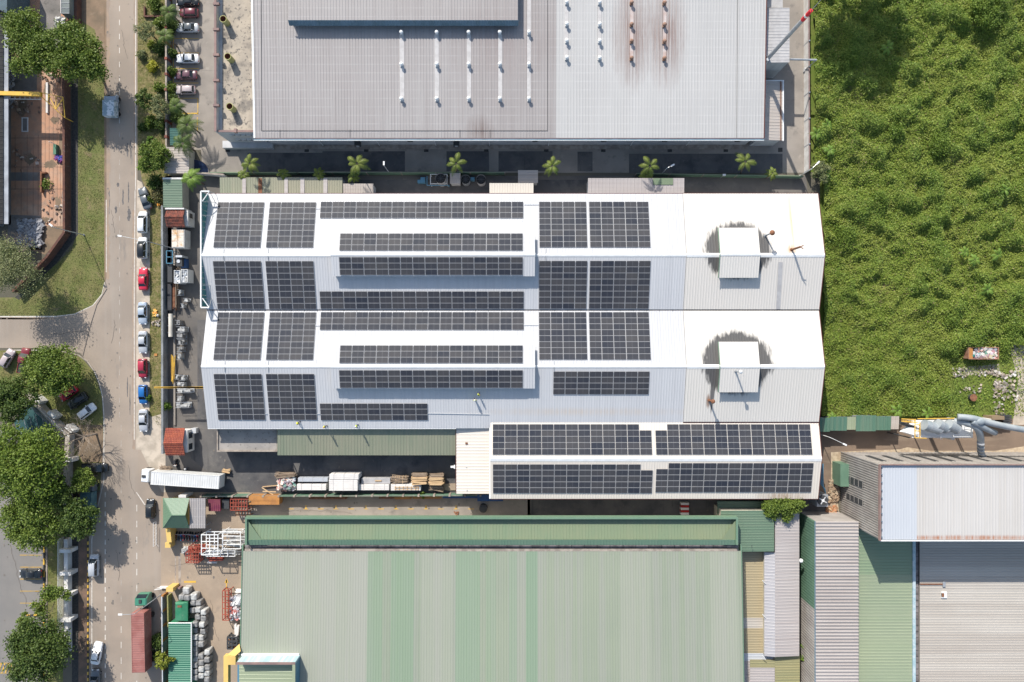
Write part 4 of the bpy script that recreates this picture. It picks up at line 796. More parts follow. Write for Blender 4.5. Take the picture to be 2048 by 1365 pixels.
w = MB(); w.box(xb, y3, 0, xc - .2, y1, 4.75, M['wall_cream']); w.box(xa + .2, y3, 0, xb, y2, 4.75, M['wall_cream']); w.build('wall', t)
for py in (1161, 1229, 1312):
    k = MB(); q = P(1525, py, 5.3); k.cyl(q + Vector((.7, -.8, -.2)), q, .07, .07, M['white_metal'], 6); k.build('bracket', t)
t = thing('olive_shed', 'moss stained olive roofed shed at the south end of the grey strip', 'shed', (P(1575, 1350, 4).x, P(1575, 1350, 4).y, 0))
a, b = P(1550, 1313, 4.2), P(1600, 1450, 4.2); r = MB(); r.ribs((a.x, b.y, 4.2), (a.x, a.y, 4.2), (b.x, a.y, 4.1), (b.x, b.y, 4.1), M['roof_olive'], pitch=.5); 
c0 = P(1500, 1320, 4.15); r.ribs((c0.x, c0.y - 1.5, 4.15), (c0.x, c0.y, 4.15), (a.x - .02, c0.y, 4.2), (a.x - .02, c0.y - 1.5, 4.2), M['roof_olive'], pitch=.5); r.build('roof', t)
r = MB(); r.ribs((c0.x, b.y, 4.1), (c0.x, c0.y - 1.52, 4.1), (a.x - .03, c0.y - 1.52, 4.15), (a.x - .03, b.y, 4.15), M['roof_pink'], pitch=.5); r.build('grey_roof', t)
w = MB(); w.box(a.x, b.y, 0, b.x - .2, a.y, 4.0, M['wall_cream']); w.build('wall', t)
# corrugated hall H
t = thing('corrugated_hall', 'narrow hall with a coarse grey corrugated roof and green side wall', 'factory hall', (P(1673, 1200, 8).x, P(1673, 1200, 8).y, 0))
zt = 8.0; a, b = P(1631, 1043, zt), P(1717, 1460, zt); r = MB(); r.ribs((a.x, b.y, zt), (a.x, a.y, zt), (b.x, a.y, zt), (b.x, b.y, zt), M['roof_corr'], pitch=.62, h=.12, w=.3); r.build('roof', t)
w = MB(); yb = P(0, 1222, zt).y; w.box(a.x + .1, yb, 0, a.x + .35, a.y - .2, zt - .1, M['green_wall']); w.box(a.x + .1, b.y, 0, a.x + .34, yb, zt - .1, M['corr_wall'])
for i in range(75): y = a.y - .5 - i * .55; w.box(a.x + .04, y, 0, a.x + .1, y + .1, zt - .12, M['green_wall'] if y > yb else M['corr_wall'])
w.build('west_wall', t); w = MB(); w.box(a.x + .3, a.y - .4, 0, b.x - .1, a.y - .15, zt - .1, M['corr_wall']); w.box(b.x - .4, b.y, 0, b.x - .1, a.y - .4, zt - .1, M['corr_wall']); w.build('north_wall', t)
g = MB(); g.cyl((a.x - .08, b.y, zt), (a.x - .08, a.y, zt), .1, .1, M['lightblue'] if False else M['gutter'], 6); g.build('gutter', t)
# low green and tan roofs K
t = thing('low_green_hall', 'pale green roofed hall in the shade of the tall building', 'factory hall', (P(1773, 1200, 5).x, P(1773, 1200, 5).y, 0))
a, b = P(1712, 1026, 5.5), P(1824, 1460, 5.5); r = MB()
ym_ = P(0, 1150, 5.5).y
r.ribs((a.x, b.y, 5.5), (a.x, ym_, 5.5), (b.x, ym_, 5.5), (b.x, b.y, 5.5), M['roof_palegreen'], pitch=.6); r.ribs((a.x, ym_ + .01, 5.5), (a.x, a.y, 5.5), (b.x, a.y, 5.5), (b.x, ym_ + .01, 5.5), M['roof_green_mid'] if 'roof_green_mid' in M else roofmat('mid green roof', (.19, .26, .165), (.235, .29, .19), (.26, .3, .2), k=.4, rough=.5, along='x'), pitch=.6); r.build('roof', t)
w = MB(); w.box(a.x + .3, b.y, 0, b.x - .1, a.y - .2, 5.3, M['green_wall']); w.build('wall', t)
t = thing('low_tan_hall', 'broad tan grey roofed hall at the south east corner', 'factory hall', (P(1940, 1220, 5).x, P(1940, 1220, 5).y, 0))
a, b = P(1839, 1040, 5.5), P(2330, 1460, 5.5); r = MB(); r.ribs((a.x, b.y, 5.6), (a.x, a.y, 5.6), (b.x, a.y, 5.6), (b.x, b.y, 5.6), M['roof_tan'], pitch=.5); r.build('roof', t)
w = MB(); w.box(a.x + .2, b.y, 0, b.x, a.y, 5.4, M['corr_wall']); w.build('wall', t)
g = MB(); p0, p1, p2 = P(1824.5, 0, 5.5).x, P(1830, 0, 5.5).x, P(1838.5, 0, 5.5).x; g.box(p0, b.y, 5.3, p1, a.y, 5.75, M['wall_blue']); g.box(p1 + .002, b.y, 4.9, p2, a.y, 5.2, M['gutter_grey'])
for i in range(38): g.box(p1, a.y - 1.2 * i, 5.2, p2, a.y - 1.2 * i + .08, 5.26, M['dark_metal'])
g.build('box_gutter', t)
k = MB(); q = P(1888, 1169, 5.75); k.box(P(1840, 0, 5.7).x, q.y - .08, 5.62, q.x, q.y + .08, 5.8, M['rust']); k.obox(q, .5, 1.0, .25, M['steel']); q = P(1888, 1190, 5.75); k.obox(q, 1.0, 1.2, .25, M['white_metal']); k.obox(q + Vector((-.3, 0, .1)), .4, .7, .25, M['rust']); k.build('roof_hatch', t)
# tall building I
zt = 14.5; a, b = P(1760, 931, zt), P(2330, 1081, zt)
t = tI = thing('tall_building', 'tall metal clad building with a bluish and off white roof beside the dust collector', 'building', ((a.x + b.x) / 2, (a.y + b.y) / 2, 0))
xm = P(1836, 0, zt).x
r = MB(); r.ribs((a.x + .5, b.y, zt - .35), (xm, b.y, zt - .35), (xm, a.y - .1, zt - .35), (a.x + .5, a.y - .1, zt - .35), M['roof_bluewhite'], pitch=.5); r.build('west_roof', t)
r = MB(); r.ribs((xm, b.y, zt - .35), (b.x, b.y, zt - .35), (b.x, a.y - .1, zt - .35), (xm, a.y - .1, zt - .35), M['roof_tall'], pitch=.5); r.build('east_roof', t)
g = MB(); g.box(a.x - .1, b.y - .1, zt - .4, a.x + .15, a.y + .1, zt + .1, M['coping']); g.box(a.x + .15, a.y, zt - .4, b.x, a.y + .15, zt + .1, M['coping'])
for i in range(10): y = b.y + .5 + i * 1.4; g.box(a.x + .15, y, zt - .3, a.x + .5, y + .1, zt, M['gutter'])
g.box(a.x + .15, b.y - .25, zt - .45, b.x, b.y - .1, zt - .2, M['ridge']); g.build('parapet', t)
w = MB(); w.box(a.x + .05, b.y, 0, a.x + .35, a.y - .02, zt - .45, M['corr_wall'])
for i in range(30): y = b.y + .3 + i * .45; w.box(a.x - .1, y, 0, a.x + .05, y + .16, zt - .45, M['corr_wall'])
w.build('west_wall', t)
w = MB(); w.box(a.x + .36, a.y - .35, 0, b.x, a.y - .03, zt - .45, M['corr_wall']); w.box(a.x + .36, b.y, 0, b.x, b.y + .3, zt - .45, M['corr_wall'])
for i in range(100): x = a.x + .5 + i * .75; w.box(x, a.y - .03, 0, x + .2, a.y + .06, zt - .5, M['corr_wall'])
w.build('north_wall', t)
for y0 in (-27.0, -30.3):
    w = MB(); w.box(a.x - .13, y0 - .6, 2.4, a.x, y0 + .5, 8.8, M['dark_metal'])
    for q in range(5): w.box(a.x - .16, y0 - .65, 2.3 + q * 1.6, a.x, y0 + .55, 2.4 + q * 1.6, M['corr_wall'])
    w.build('louvre_window', t)
for i in range(9): w = MB(); x = a.x + 2.5 + i * 3.2; w.box(x, a.y - .02, 4.5, x + .9, a.y + .09, 10.5, M['dark_metal']); w.build('louvre_window', t)
w = MB(); q = P(1690, 953, 4); w.box(q.x - .6, P(0, 975, 4).y, 0, a.x + .05, P(0, 930, 4).y, 3.4, M['green_wall']); w.build('side_store', t)
# ---------------------------------------------------------------- solar arrays
def cellmat():
    m, nt, b = new_mat('solar cells')
    obj = nt.nodes.new('ShaderNodeObjectInfo').outputs['Random']
    base = mixc(nt, obj, (.020, .025, .038), (.05, .05, .056))
    c = nt.nodes.new('ShaderNodeTexCoord').outputs['Object']; sp = nt.nodes.new('ShaderNodeSeparateXYZ'); nt.links.new(c, sp.inputs[0])
    f = math_(nt, 'LESS_THAN', math_(nt, 'FRACT', math_(nt, 'MULTIPLY', sp.outputs['Y'], 5.6)), .1)
    f2 = math_(nt, 'LESS_THAN', math_(nt, 'FRACT', math_(nt, 'MULTIPLY', sp.outputs['X'], 5.6)), .06)
    base = mixc(nt, math_(nt, 'MULTIPLY', math_(nt, 'MAXIMUM', f, f2), .5), base, (.12, .12, .13))
    base = mixc(nt, math_(nt, 'MULTIPLY', noise(nt, (.15, .3, .2), lo=.4, hi=.7, world=True), .25), base, (.10, .095, .09))
    nt.links.new(base, b.inputs['Base Color']); b.inputs['Roughness'].default_value = .5; b.inputs['Specular IOR Level'].default_value = .12
    return m
M['cells'] = cellmat(); M['frame'] = mat('panel frame', (.5, .5, .51), rough=.5); M['midbar'] = mat('panel centre bar', (.13, .13, .14), rough=.5)
_pan = {}
def panel_mesh(w, h):
    key = (round(w, 2), round(h, 2))
    if key in _pan: return _pan[key]
    mb = MB(); x, y = w / 2, h / 2; f = .02
    mb.box(-x, -y, 0, x, -y + f, .04, M['frame']); mb.box(-x, y - f, 0, x, y, .04, M['frame'])
    mb.box(-x, -y + f, 0, -x + f, y - f, .04, M['frame']); mb.box(x - f, -y + f, 0, x, y - f, .04, M['frame'])
    mb.box(-.022, -y + f, .01, .022, y - f, .037, M['midbar'])
    mb.box(-x + f, -y + f, .005, -.022, y - f, .034, M['cells']); mb.box(.022, -y + f, .005, x - f, y - f, .034, M['cells'])
    o = mb.build('solar_panel', local=True); _pan[key] = o.data; bpy.data.objects.remove(o); return _pan[key]
def array(label, x0, x1, y0, y1, cols, rows, zf, skip=(), north=True):
    ym = (y0 + y1) / 2; a = onp(x0, ym, zf); b = onp(x1, ym, zf); t0 = onp((x0 + x1) / 2, y0, zf); t1 = onp((x0 + x1) / 2, y1, zf)
    X0, X1, Yt, Yb = a.x, b.x, t0.y, t1.y
    sl = math.atan((zf(0, Yt) - zf(0, Yb)) / (Yt - Yb))
    cw = (X1 - X0) / cols; rh = (Yt - Yb) / rows / math.cos(sl)
    gw, gh = .09, .055
    me = panel_mesh(cw - gw, rh - gh); loc = Vector(((X0 + X1) / 2, (Yt + Yb) / 2, 0)); loc.z = zf(loc.x, loc.y) + .16
    t = thing('solar_array', label, 'solar array', loc, group='rooftop solar arrays')
    r = MB()
    for i in range(rows):
        for dy in (.25, .75):
            y = Yt - (i + dy) * (Yt - Yb) / rows; z = zf(0, y) + .055
            cs = [c for c in range(cols) if (c, i) not in skip]
            r.box(X0 + min(cs) * cw + .03, y - .025, z, X0 + (max(cs) + 1) * cw - .03, y + .025, z + .06, M['alu'])
    r.build('rail', t)
    for i in range(rows):
        for c in range(cols):
            if (c, i) in skip: continue
            y = Yt - (i + .5) * (Yt - Yb) / rows; o = bpy.data.objects.new('solar_panel', me); COL.objects.link(o)
            o.parent = t; o.location = Vector((X0 + (c + .5) * cw, y, zf(0, y) + .12)) - loc; o.rotation_euler = (sl, 0, 0)
    return t
NB, SB, NC, SC = 'on the north slope of the north hall', 'on the south slope of the north hall', 'on the north slope of the middle hall', 'on the south slope of the middle hall'
array('square solar array, westernmost ' + NB, 431.5, 525.8, 405, 496, 4, 8, zB)
array('square solar array, second from the west ' + NB, 536, 630.3, 405, 496, 4, 8, zB)
array('long thin solar array near the eave ' + NB, 640.5, 1047, 404, 437, 17, 3, zB)
array('long solar array on the raised ridge cover, north slope of the north hall', 679.5, 1046, 467.3, 502, 15, 3, fB)
array('square solar array just east of the ridge cover, north slope of north hall', 1078, 1174, 404, 495.5, 4, 8, zB)
array('wide solar array, easternmost ' + NB, 1178.5, 1299, 404, 495.5, 5, 8, zB)
array('square solar array, westernmost ' + SB, 430.5, 527, 522.5, 619, 4, 8, zB)
array('square solar array, second from the west ' + SB, 534.5, 630.8, 522.5, 619, 4, 8, zB)
array('long solar array on the raised ridge cover, south slope of the north hall', 679, 1046, 514.5, 551, 15, 3, fB)
array('long thin solar array by the valley, south slope of north hall', 640, 1048, 583, 618.5, 17, 3, zB)
array('square solar array just east of the ridge cover, south slope of north hall', 1077.5, 1174, 522, 618.5, 4, 8, zB)
array('wide solar array, easternmost ' + SB, 1178.3, 1299.5, 522, 618.5, 5, 8, zB)
array('square solar array, westernmost ' + NC, 431.5, 526, 625, 720.5, 4, 8, zC)
array('square solar array, second from the west ' + NC, 536, 630.3, 625, 720.5, 4, 8, zC)
array('long thin solar array by the valley, north slope of middle hall', 640.5, 1048, 624.5, 660.5, 17, 3, zC)
array('long solar array on the raised ridge cover, north slope of the middle hall', 679.5, 1046, 691, 727, 15, 3, fC)
array('square solar array just east of the ridge cover, north slope of middle hall', 1077.5, 1174, 624.5, 720, 4, 8, zC)
array('wide solar array, easternmost ' + NC, 1178.3, 1299.8, 624.5, 720, 5, 8, zC)
array('square solar array, westernmost ' + SC, 432, 528, 748, 840.5, 4, 8, zC)
array('square solar array, second from the west ' + SC, 535.5, 632.2, 748, 840.5, 4, 8, zC)
array('long solar array on the raised ridge cover, south slope of the middle hall', 679, 1046, 740.5, 776.5, 15, 3, fC)
array('half length solar array near the eave, south slope of middle hall', 640.5, 856, 807, 841, 9, 3, zC)
array('four row solar array set apart, south slope of middle hall', 1106, 1298.5, 743, 789.5, 8, 4, zC)
array('stepped solar array, western one on the north slope of the south east hall', 985, 1303.5, 848.5, 910, 13, 5, zD, skip=[(12, 0)])
array('stepped solar array, eastern one on the north slope of the south east hall', 1310.5, 1622.5, 848.5, 910, 13, 5, zD, skip=[(0, 0)])
array('stepped solar array, western one on the south slope of the south east hall', 985.5, 1305, 928.5, 987, 13, 5, zD, skip=[(12, 0)])
array('stepped solar array, eastern one on the south slope of the south east hall', 1311, 1624.5, 926, 985, 13, 5, zD, skip=[(0, 0)])
# cable trays on the roofs
def tray(parent, pts, zf, m='alu'):
    k = MB(); q = [onp(x, y, zf) + Vector((0, 0, .1)) for x, y in pts]
    for a, b in zip(q[:-1], q[1:]):
        d = b - a; k.obox((a + b) / 2, d.length, .1, .06, M[m], rz=math.atan2(d.y, d.x), ry=-math.asin(d.z / d.length))
    k.build('cable_tray', parent)
tray(hallB, [(1048, 410), (1078, 410)], zB); tray(hallB, [(632, 418), (640, 418)], zB); tray(hallC, [(630, 652), (640, 652)], zC)
tray(hallC, [(529, 828), (535, 828)], zC); tray(hallC, [(633, 828), (640, 828)], zC); tray(hallC, [(856, 827), (978, 829)], zC); tray(hallC, [(1048, 651), (1078, 651)], zC)
for px in (448, 537, 690, 1092): tray(hallB, [(px, 498), (px - 1, 510)], zB, 'steel'); tray(hallB, [(px - 1, 513), (px, 521)], zB, 'steel')
for px in (450, 537, 695, 1108): tray(hallC, [(px, 722), (px, 732)], zC, 'steel'); tray(hallC, [(px, 735), (px, 744)], zC, 'steel')
# ---------------------------------------------------------------- vehicles
def paint(name, col): return mat('car paint ' + name, col, rough=.3, spec=.5, coat=.5)
PT = dict(white=paint('white', (.72, .73, .74)), silver=paint('silver', (.42, .44, .47)), silverblue=paint('silver blue', (.36, .42, .50)), grey=paint('grey', (.16, .175, .19)), red=paint('red', (.52, .02, .05)),
          crimson=paint('crimson', (.36, .025, .05)), maroon=paint('maroon', (.12, .02, .03)), mauve=paint('mauve', (.13, .06, .075)), blue=paint('blue', (.015, .13, .38)), black=paint('black', (.012, .014, .016)),
          champagne=paint('champagne', (.42, .36, .36)), darkred=paint('dark red', (.16, .015, .02)), slate=paint('slate', (.09, .105, .12)), green=paint('green', (.05, .2, .13)))
def ring(x, w, zb, zt): return [(x, -w * .85, zb), (x, w * .85, zb), (x, w, zb + .15), (x, w, zt - .13), (x, w * .84, zt), (x, -w * .84, zt), (x, -w, zt - .13), (x, -w, zb + .15)]
KIND = dict(
    sedan=dict(L=4.5, W=1.76, H=1.45, st=[(-.5, .74, .38, .82), (-.485, .86, .3, .96), (-.44, .95, .22, 1.0), (-.3, 1, .2, 1.0), (0, 1, .2, .95), (.25, 1, .2, .92), (.4, .97, .22, .83), (.475, .86, .28, .72), (.5, .7, .36, .62)], cb=(-.36, .2), cr=(-.22, .06)),
    hatch=dict(L=3.85, W=1.68, H=1.52, st=[(-.5, .8, .38, .9), (-.48, .92, .3, 1.0), (-.42, .98, .22, 1.02), (-.3, 1, .2, 1.0), (0, 1, .2, .97), (.25, 1, .2, .95), (.4, .96, .22, .86), (.475, .86, .28, .74), (.5, .7, .36, .62)], cb=(-.47, .25), cr=(-.38, .09)),
    mpv=dict(L=4.3, W=1.75, H=1.75, st=[(-.5, .84, .38, 1.0), (-.485, .94, .3, 1.08), (-.42, 1, .22, 1.1), (0, 1, .2, 1.05), (.28, 1, .2, 1.0), (.42, .95, .22, .9), (.48, .86, .28, .8), (.5, .74, .36, .68)], cb=(-.48, .3), cr=(-.43, .13)),
    pickup=dict(L=5.1, W=1.82, H=1.75, st=[(-.5, .96, .45, 1.02), (-.49, 1, .4, 1.05), (-.1, 1, .3, 1.05), (.2, 1, .3, 1.05), (.35, .98, .3, 1.0), (.46, .92, .34, .95), (.5, .8, .42, .82)], cb=(-.1, .28), cr=(-.07, .14)))
def car(px, py, ang, pt, label, kind='sedan', cat='car', group='parked cars', roof=None, load=None, z=0):
    K = KIND[kind]; L, W, Hh = K['L'], K['W'], K['H']; p = P(px, py, .8); m = PT[pt]; hw = W / 2
    t = thing('parked_car' if kind != 'pickup' else 'pickup_truck', label, cat, (p.x, p.y, z), math.radians(ang), group)
    b = MB(); b.loft([ring(x * L, w * hw, zb, zt) for x, w, zb, zt in K['st']], m); zs = .93 if kind != 'mpv' else 1.02
    if kind == 'pickup': zs = 1.02
    xb0, xb1, xr0, xr1 = K['cb'][0] * L, K['cb'][1] * L, K['cr'][0] * L, K['cr'][1] * L; wb, wr = hw * .88, hw * .70
    def cor(x, w, z): return Vector((x, w, z))
    base = [cor(xb0, -wb, zs), cor(xb1, -wb, zs), cor(xb1, wb, zs), cor(xb0, wb, zs)]; top = [cor(xr0, -wr, Hh - .06), cor(xr1, -wr, Hh - .06), cor(xr1, wr, Hh - .06), cor(xr0, wr, Hh - .06)]
    for a, c in zip(base, top): b.cyl(a, c, .055, .05, m, 5)
    for f in (.45,):
        for s in (-1, 1): b.cyl((xb0 + (xb1 - xb0) * f, s * wb, zs), (xr0 + (xr1 - xr0) * f, s * wr, Hh - .06), .04, .04, m, 5)
    o = b.build('body', t, local=True, smooth=True)
    r = MB(); rg = []
    for x, w, z in ((xr0 - .08, .85, -.05), (xr0, 1.02, -.01), ((xr0 + xr1) / 2, 1.06, .03), (xr1, 1.02, -.01), (xr1 + .1, .86, -.06)):
        w *= wr; zz = Hh + z; rg.append([(x, -w, zz - .06), (x, w, zz - .06), (x, w * .8, zz), (x, -w * .8, zz)])
    r.loft(rg, PT[roof] if roof else m); ro = r.build('roof', t, local=True, smooth=True)
    g = .012
    def win(nm, a, c, d, e):
        k = MB(); k.quad(a, c, d, e, M['glass']); k.build(nm, t, local=True)
    win('windscreen', base[1] + Vector((g, .06, 0)), base[2] + Vector((g, -.06, 0)), top[2] + Vector((g + .03, -.04, 0)), top[1] + Vector((g + .03, .04, 0)))
    win('rear_window', base[3] + Vector((-g, -.06, 0)), base[0] + Vector((-g, .06, 0)), top[0] + Vector((-g, .04, 0)), top[3] + Vector((-g, -.04, 0)))
    win('side_window', base[0] + Vector((.06, 0, 0)), base[1] + Vector((-.06, 0, 0)), top[1], top[0]); win('side_window', base[2] + Vector((-.06, 0, 0)), base[3] + Vector((.06, 0, 0)), top[3], top[2])
    for sx in (-.3, .3):
        for sy in (-1, 1):
            k = MB(); c = Vector((sx * L, sy * (hw - .1), .32)); k.cyl(c - Vector((0, .1, 0)), c + Vector((0, .1, 0)), .32, .32, M['tyre'], 12); w = k.build('wheel', t, local=True)
            k = MB(); k.cyl(c + Vector((0, sy * .09, 0)), c + Vector((0, sy * .115, 0)), .2, .19, M['rim'], 10); k.build('rim', w, local=True)
    for sy in (-1, 1):
        k = MB(); k.obox((L * .468, sy * hw * .62, .7), .18, .32, .12, M['lamp'], rz=-sy * .3); k.build('headlight', t, local=True)
        k = MB(); k.obox((-L * .488, sy * hw * .66, .85), .1, .26, .16, M['tail']); k.build('tail_light', t, local=True)
        k = MB(); k.obox((xb1 - .3, sy * (hw + .06), 1.0), .1, .2, .13, m); k.build('mirror', t, local=True)
    if kind == 'pickup':
        k = MB(); k.box(-L * .48, -hw * .82, 1.052, -L * .12, hw * .82, 1.06, M['dark_metal']); 
        for sy in (-1, 1): k.box(-L * .49, sy * hw * .84, 1.0, -L * .12, sy * hw * .97, 1.16, m)
        k.box(-L * .497, -hw * .9, 1.0, -L * .48, hw * .9, 1.14, m); k.build('cargo_bed', t, local=True)
    return t
RG = 'cars parked along the roadside'
car(289.5, 397, 108, 'slate', 'dusty grey car parked askew under bushes, northernmost of the roadside row', 'sedan', group=RG)
car(285.5, 445, 90, 'white', 'plain white hatchback in the roadside row behind the skewed grey car', 'mpv', group=RG)
car(285, 496, 90, 'white', 'white car with a black sunroof in the roadside row', 'mpv', group=RG, roof='black')
car(286, 558, 90, 'red', 'bright red sedan in the roadside row beside the dry verge', 'sedan', group=RG)
car(285, 627, 270, 'silverblue', 'silver sedan behind the bright red sedan', 'sedan', group=RG)
car(285.5, 685, 270, 'silver', 'grey silver sedan just north of the crimson hatchback', 'sedan', group=RG)
car(285, 737.5, 270, 'crimson', 'dull crimson hatchback between the silver sedan and the blue car', 'hatch', group=RG)
car(286, 789.5, 270, 'blue', 'bright blue hatchback beside the verge', 'hatch', group=RG)
car(286.5, 841.5, 270, 'silver', 'silver sedan, southernmost of the roadside row beside the pale gravel', 'sedan', group=RG)
car(300.5, 1018, 90, 'black', 'black hatchback parked in front of the green roofed guard house', 'hatch')
CG = 'cars in the grey factory car park'
car(375, 3, 180, 'black', 'black car at the top edge of the factory car park', 'sedan', group=CG)
car(377, 26, 180, 'maroon', 'glossy maroon hatchback under the palm in the car park', 'hatch', group=CG)
car(374.5, 55.5, 180, 'silver', 'silver sedan with dark roof in the car park', 'sedan', group=CG, roof='slate')
car(375, 117, 180, 'white', 'white sedan alone beside the empty bay in the car park', 'sedan', group=CG)
car(371, 150, 180, 'mauve', 'dusky purple sedan between the white and the champagne cars', 'sedan', group=CG)
car(371, 180, 180, 'champagne', 'small champagne hatchback, southernmost in the car park', 'hatch', group=CG)
car(14, 717, 60, 'champagne', 'old beige car in the shade at the left edge', 'hatch')
car(48, 722, 80, 'darkred', 'dark red pickup with covered bed beside the round crowned tree', 'pickup', 'pickup')
car(136, 787, 215, 'red', 'red car mostly hidden under the round crowned tree', 'hatch')
car(155, 802, 215, 'black', 'black van like car between the hidden red car and the white sedan', 'mpv')
car(173, 823, 38, 'white', 'small white sedan on the verge under the bare tree', 'hatch')
car(190, 936, 0, 'black', 'black pickup with pale bed under the trees', 'pickup', 'pickup')
car(188, 1131, 90, 'silver', 'silver pickup with canopy driving in the shade of the trees', 'mpv', group='vehicles on the road')
car(193, 1307, 80, 'white', 'white sedan on the road near the big dark tree', 'sedan', group='vehicles on the road')
car(190, 1362, 90, 'slate', 'dark sedan at the bottom edge of the road', 'sedan', group='vehicles on the road')
car(61, 1148, 180, 'black', 'black sedan in the office parking lot at lower left', 'sedan')
# white van / box truck on the road
def boxtruck(px, py, ang, label, cab, box, L=5.2, W=1.9, Hb=2.4, cablen=1.5, name='box_truck', rag=False):
    p = P(px, py, 1.2); t = thing(name, label, 'truck', (p.x, p.y, 0), math.radians(ang))
    k = MB(); k.loft([ring(L / 2 - cablen + x, w * W / 2, .45, z) for x, w, z in ((0, .95, 1.9), (.1, 1, 2.0), (cablen * .55, 1, 1.95), (cablen * .9, .95, 1.2), (cablen, .85, 1.0))], cab); k.build('cab', t, local=True, smooth=False)
    k = MB(); x = L / 2 - cablen; k.quad((x + cablen * .6, -W * .42, 1.93), (x + cablen * .93, -W * .42, 1.25), (x + cablen * .93, W * .42, 1.25), (x + cablen * .6, W * .42, 1.93), M['glass']); k.build('windscreen', t, local=True)
    k = MB(); x1 = L / 2 - cablen - .08; k.box(-L / 2, -W / 2, .8, x1, W / 2, Hb, box)
    for i in range(14): xx = -L / 2 + .2 + i * (x1 + L / 2 - .4) / 13; k.box(xx, -W / 2 + .1, Hb, xx + .06, W / 2 - .1, Hb + .03, box)
    k.build('cargo_box', t, local=True)
    k = MB(); k.box(-L / 2 + .1, -W * .3, .5, L / 2 - .3, W * .3, .8, M['dark_metal']); k.build('chassis', t, local=True)
    for sx in (-L * .3, L / 2 - .7):
        for sy in (-1, 1): k = MB(); k.cyl((sx, sy * (W / 2 - .22), .4), (sx, sy * (W / 2 - .0), .4), .4, .4, M['tyre'], 12); k.build('wheel', t, local=True)
    return t
t = boxtruck(223, 212, 90, 'light blue grey van with a worn white patched roof on the road', PT['silverblue'], mat('patchy white van roof', (.7, .72, .74), (.3, .38, .42), sc=1.5, world=True, lo=.47, hi=.53), L=4.6, W=2.3, Hb=2.3)
t = boxtruck(180, 1000, 90, 'dark teal topped truck standing under the roadside trees', PT['slate'], mat('teal tarp', (.05, .11, .13), (.08, .15, .17), sc=1, world=True), L=7, W=2.2, Hb=2.6, cablen=1.7)
# container trucks
def container(mb, L, W, z0, z1, m):
    mb.box(-L / 2, -W / 2, z0, L / 2, W / 2, z1 - .05, m)
    n = int(L / .45)
    for i in range(n):
        x = -L / 2 + .1 + i * (L - .3) / n; mb.box(x, -W / 2 + .06, z1 - .05, x + .22, W / 2 - .06, z1, m)
        for s in (-1, 1): mb.box(x, s * W / 2 - .03 * (s < 0), z0 + .15, x + .22, s * W / 2 + .03 * (s > 0), z1 - .2, m)
    for s in (-1, 1): mb.box(-L / 2, s * (W / 2 - .04) - .05, z1 - .06, L / 2, s * (W / 2 - .04) + .05, z1 + .02, m)
def semitrailer(c, ang, L, label, body, cabm, W=2.5, zt=4.0, cabmat_=None, cab_off=0, cap='white'):
    t = thing('container_truck', label, 'truck', (c.x, c.y, 0), math.radians(ang), 'container trucks')
    k = MB(); container(k, L, W, 1.35, zt, body); k.build('container', t, local=True)
    k = MB(); k.box(-L / 2, -W * .4, .95, L / 2 - .5, W * .4, 1.3, M['dark_metal']); k.build('trailer_frame', t, local=True)
    x = L / 2 + 1.0
    k = MB(); k.loft([[(x + a, -w, z0), (x + a, w, z0), (x + a, w, z1 - .2), (x + a, w * .85, z1), (x + a, -w * .85, z1), (x + a, -w, z1 - .2)] for a, w, z0, z1 in ((0, 1.15, .7, 2.9), (.2, 1.2, .7, 3.0), (1.4, 1.2, .7, 2.9), (1.9, 1.12, .7, 2.0), (2.0, 1.0, .8, 1.8))], cabm); k.build('cab', t, local=True)
    k = MB(); k.quad((x + 1.46, -1.0, 2.84), (x + 1.96, -1.0, 2.0), (x + 1.96, 1.0, 2.0), (x + 1.46, 1.0, 2.84), M['glass']); k.build('windscreen', t, local=True)
    k = MB(); k.obox((x + .9, 0, 3.05), .7, .5, .12, M['dark_metal']); k.build('roof_hatch', t, local=True)
    k = MB(); k.box(x - 1.6, -.45, .8, x + .2, .45, 1.1, M['dark_metal']); k.build('chassis', t, local=True)
    for sx in (-L / 2 + 1, -L / 2 + 2.2, L / 2 - 1.6, x + 1.2):
        for sy in (-1, 1): k = MB(); k.cyl((sx, sy * (W / 2 - .35), .5), (sx, sy * (W / 2 - .02), .5), .5, .5, M['tyre'], 12); k.build('wheel', t, local=True)
    return t
zt = 4.0; a = (P(302, 943, zt) + P(301, 970, zt)) / 2; b = (P(438, 952, zt) + P(438, 979, zt)) / 2; c = (a + b) / 2; d = a - b
semitrailer(c, math.degrees(math.atan2(d.y, d.x)), d.length, 'white container truck turning out of the gate beside the timber heap', M['container_white'], PT['white'])
a = P(275, 1227, zt); b = P(277, 1346, zt); c = (a + b) / 2; d = a - b
semitrailer(c, 91, d.length, 'brown red container trailer with a green cab parked on the road edge', M['container_red'], PT['green'])
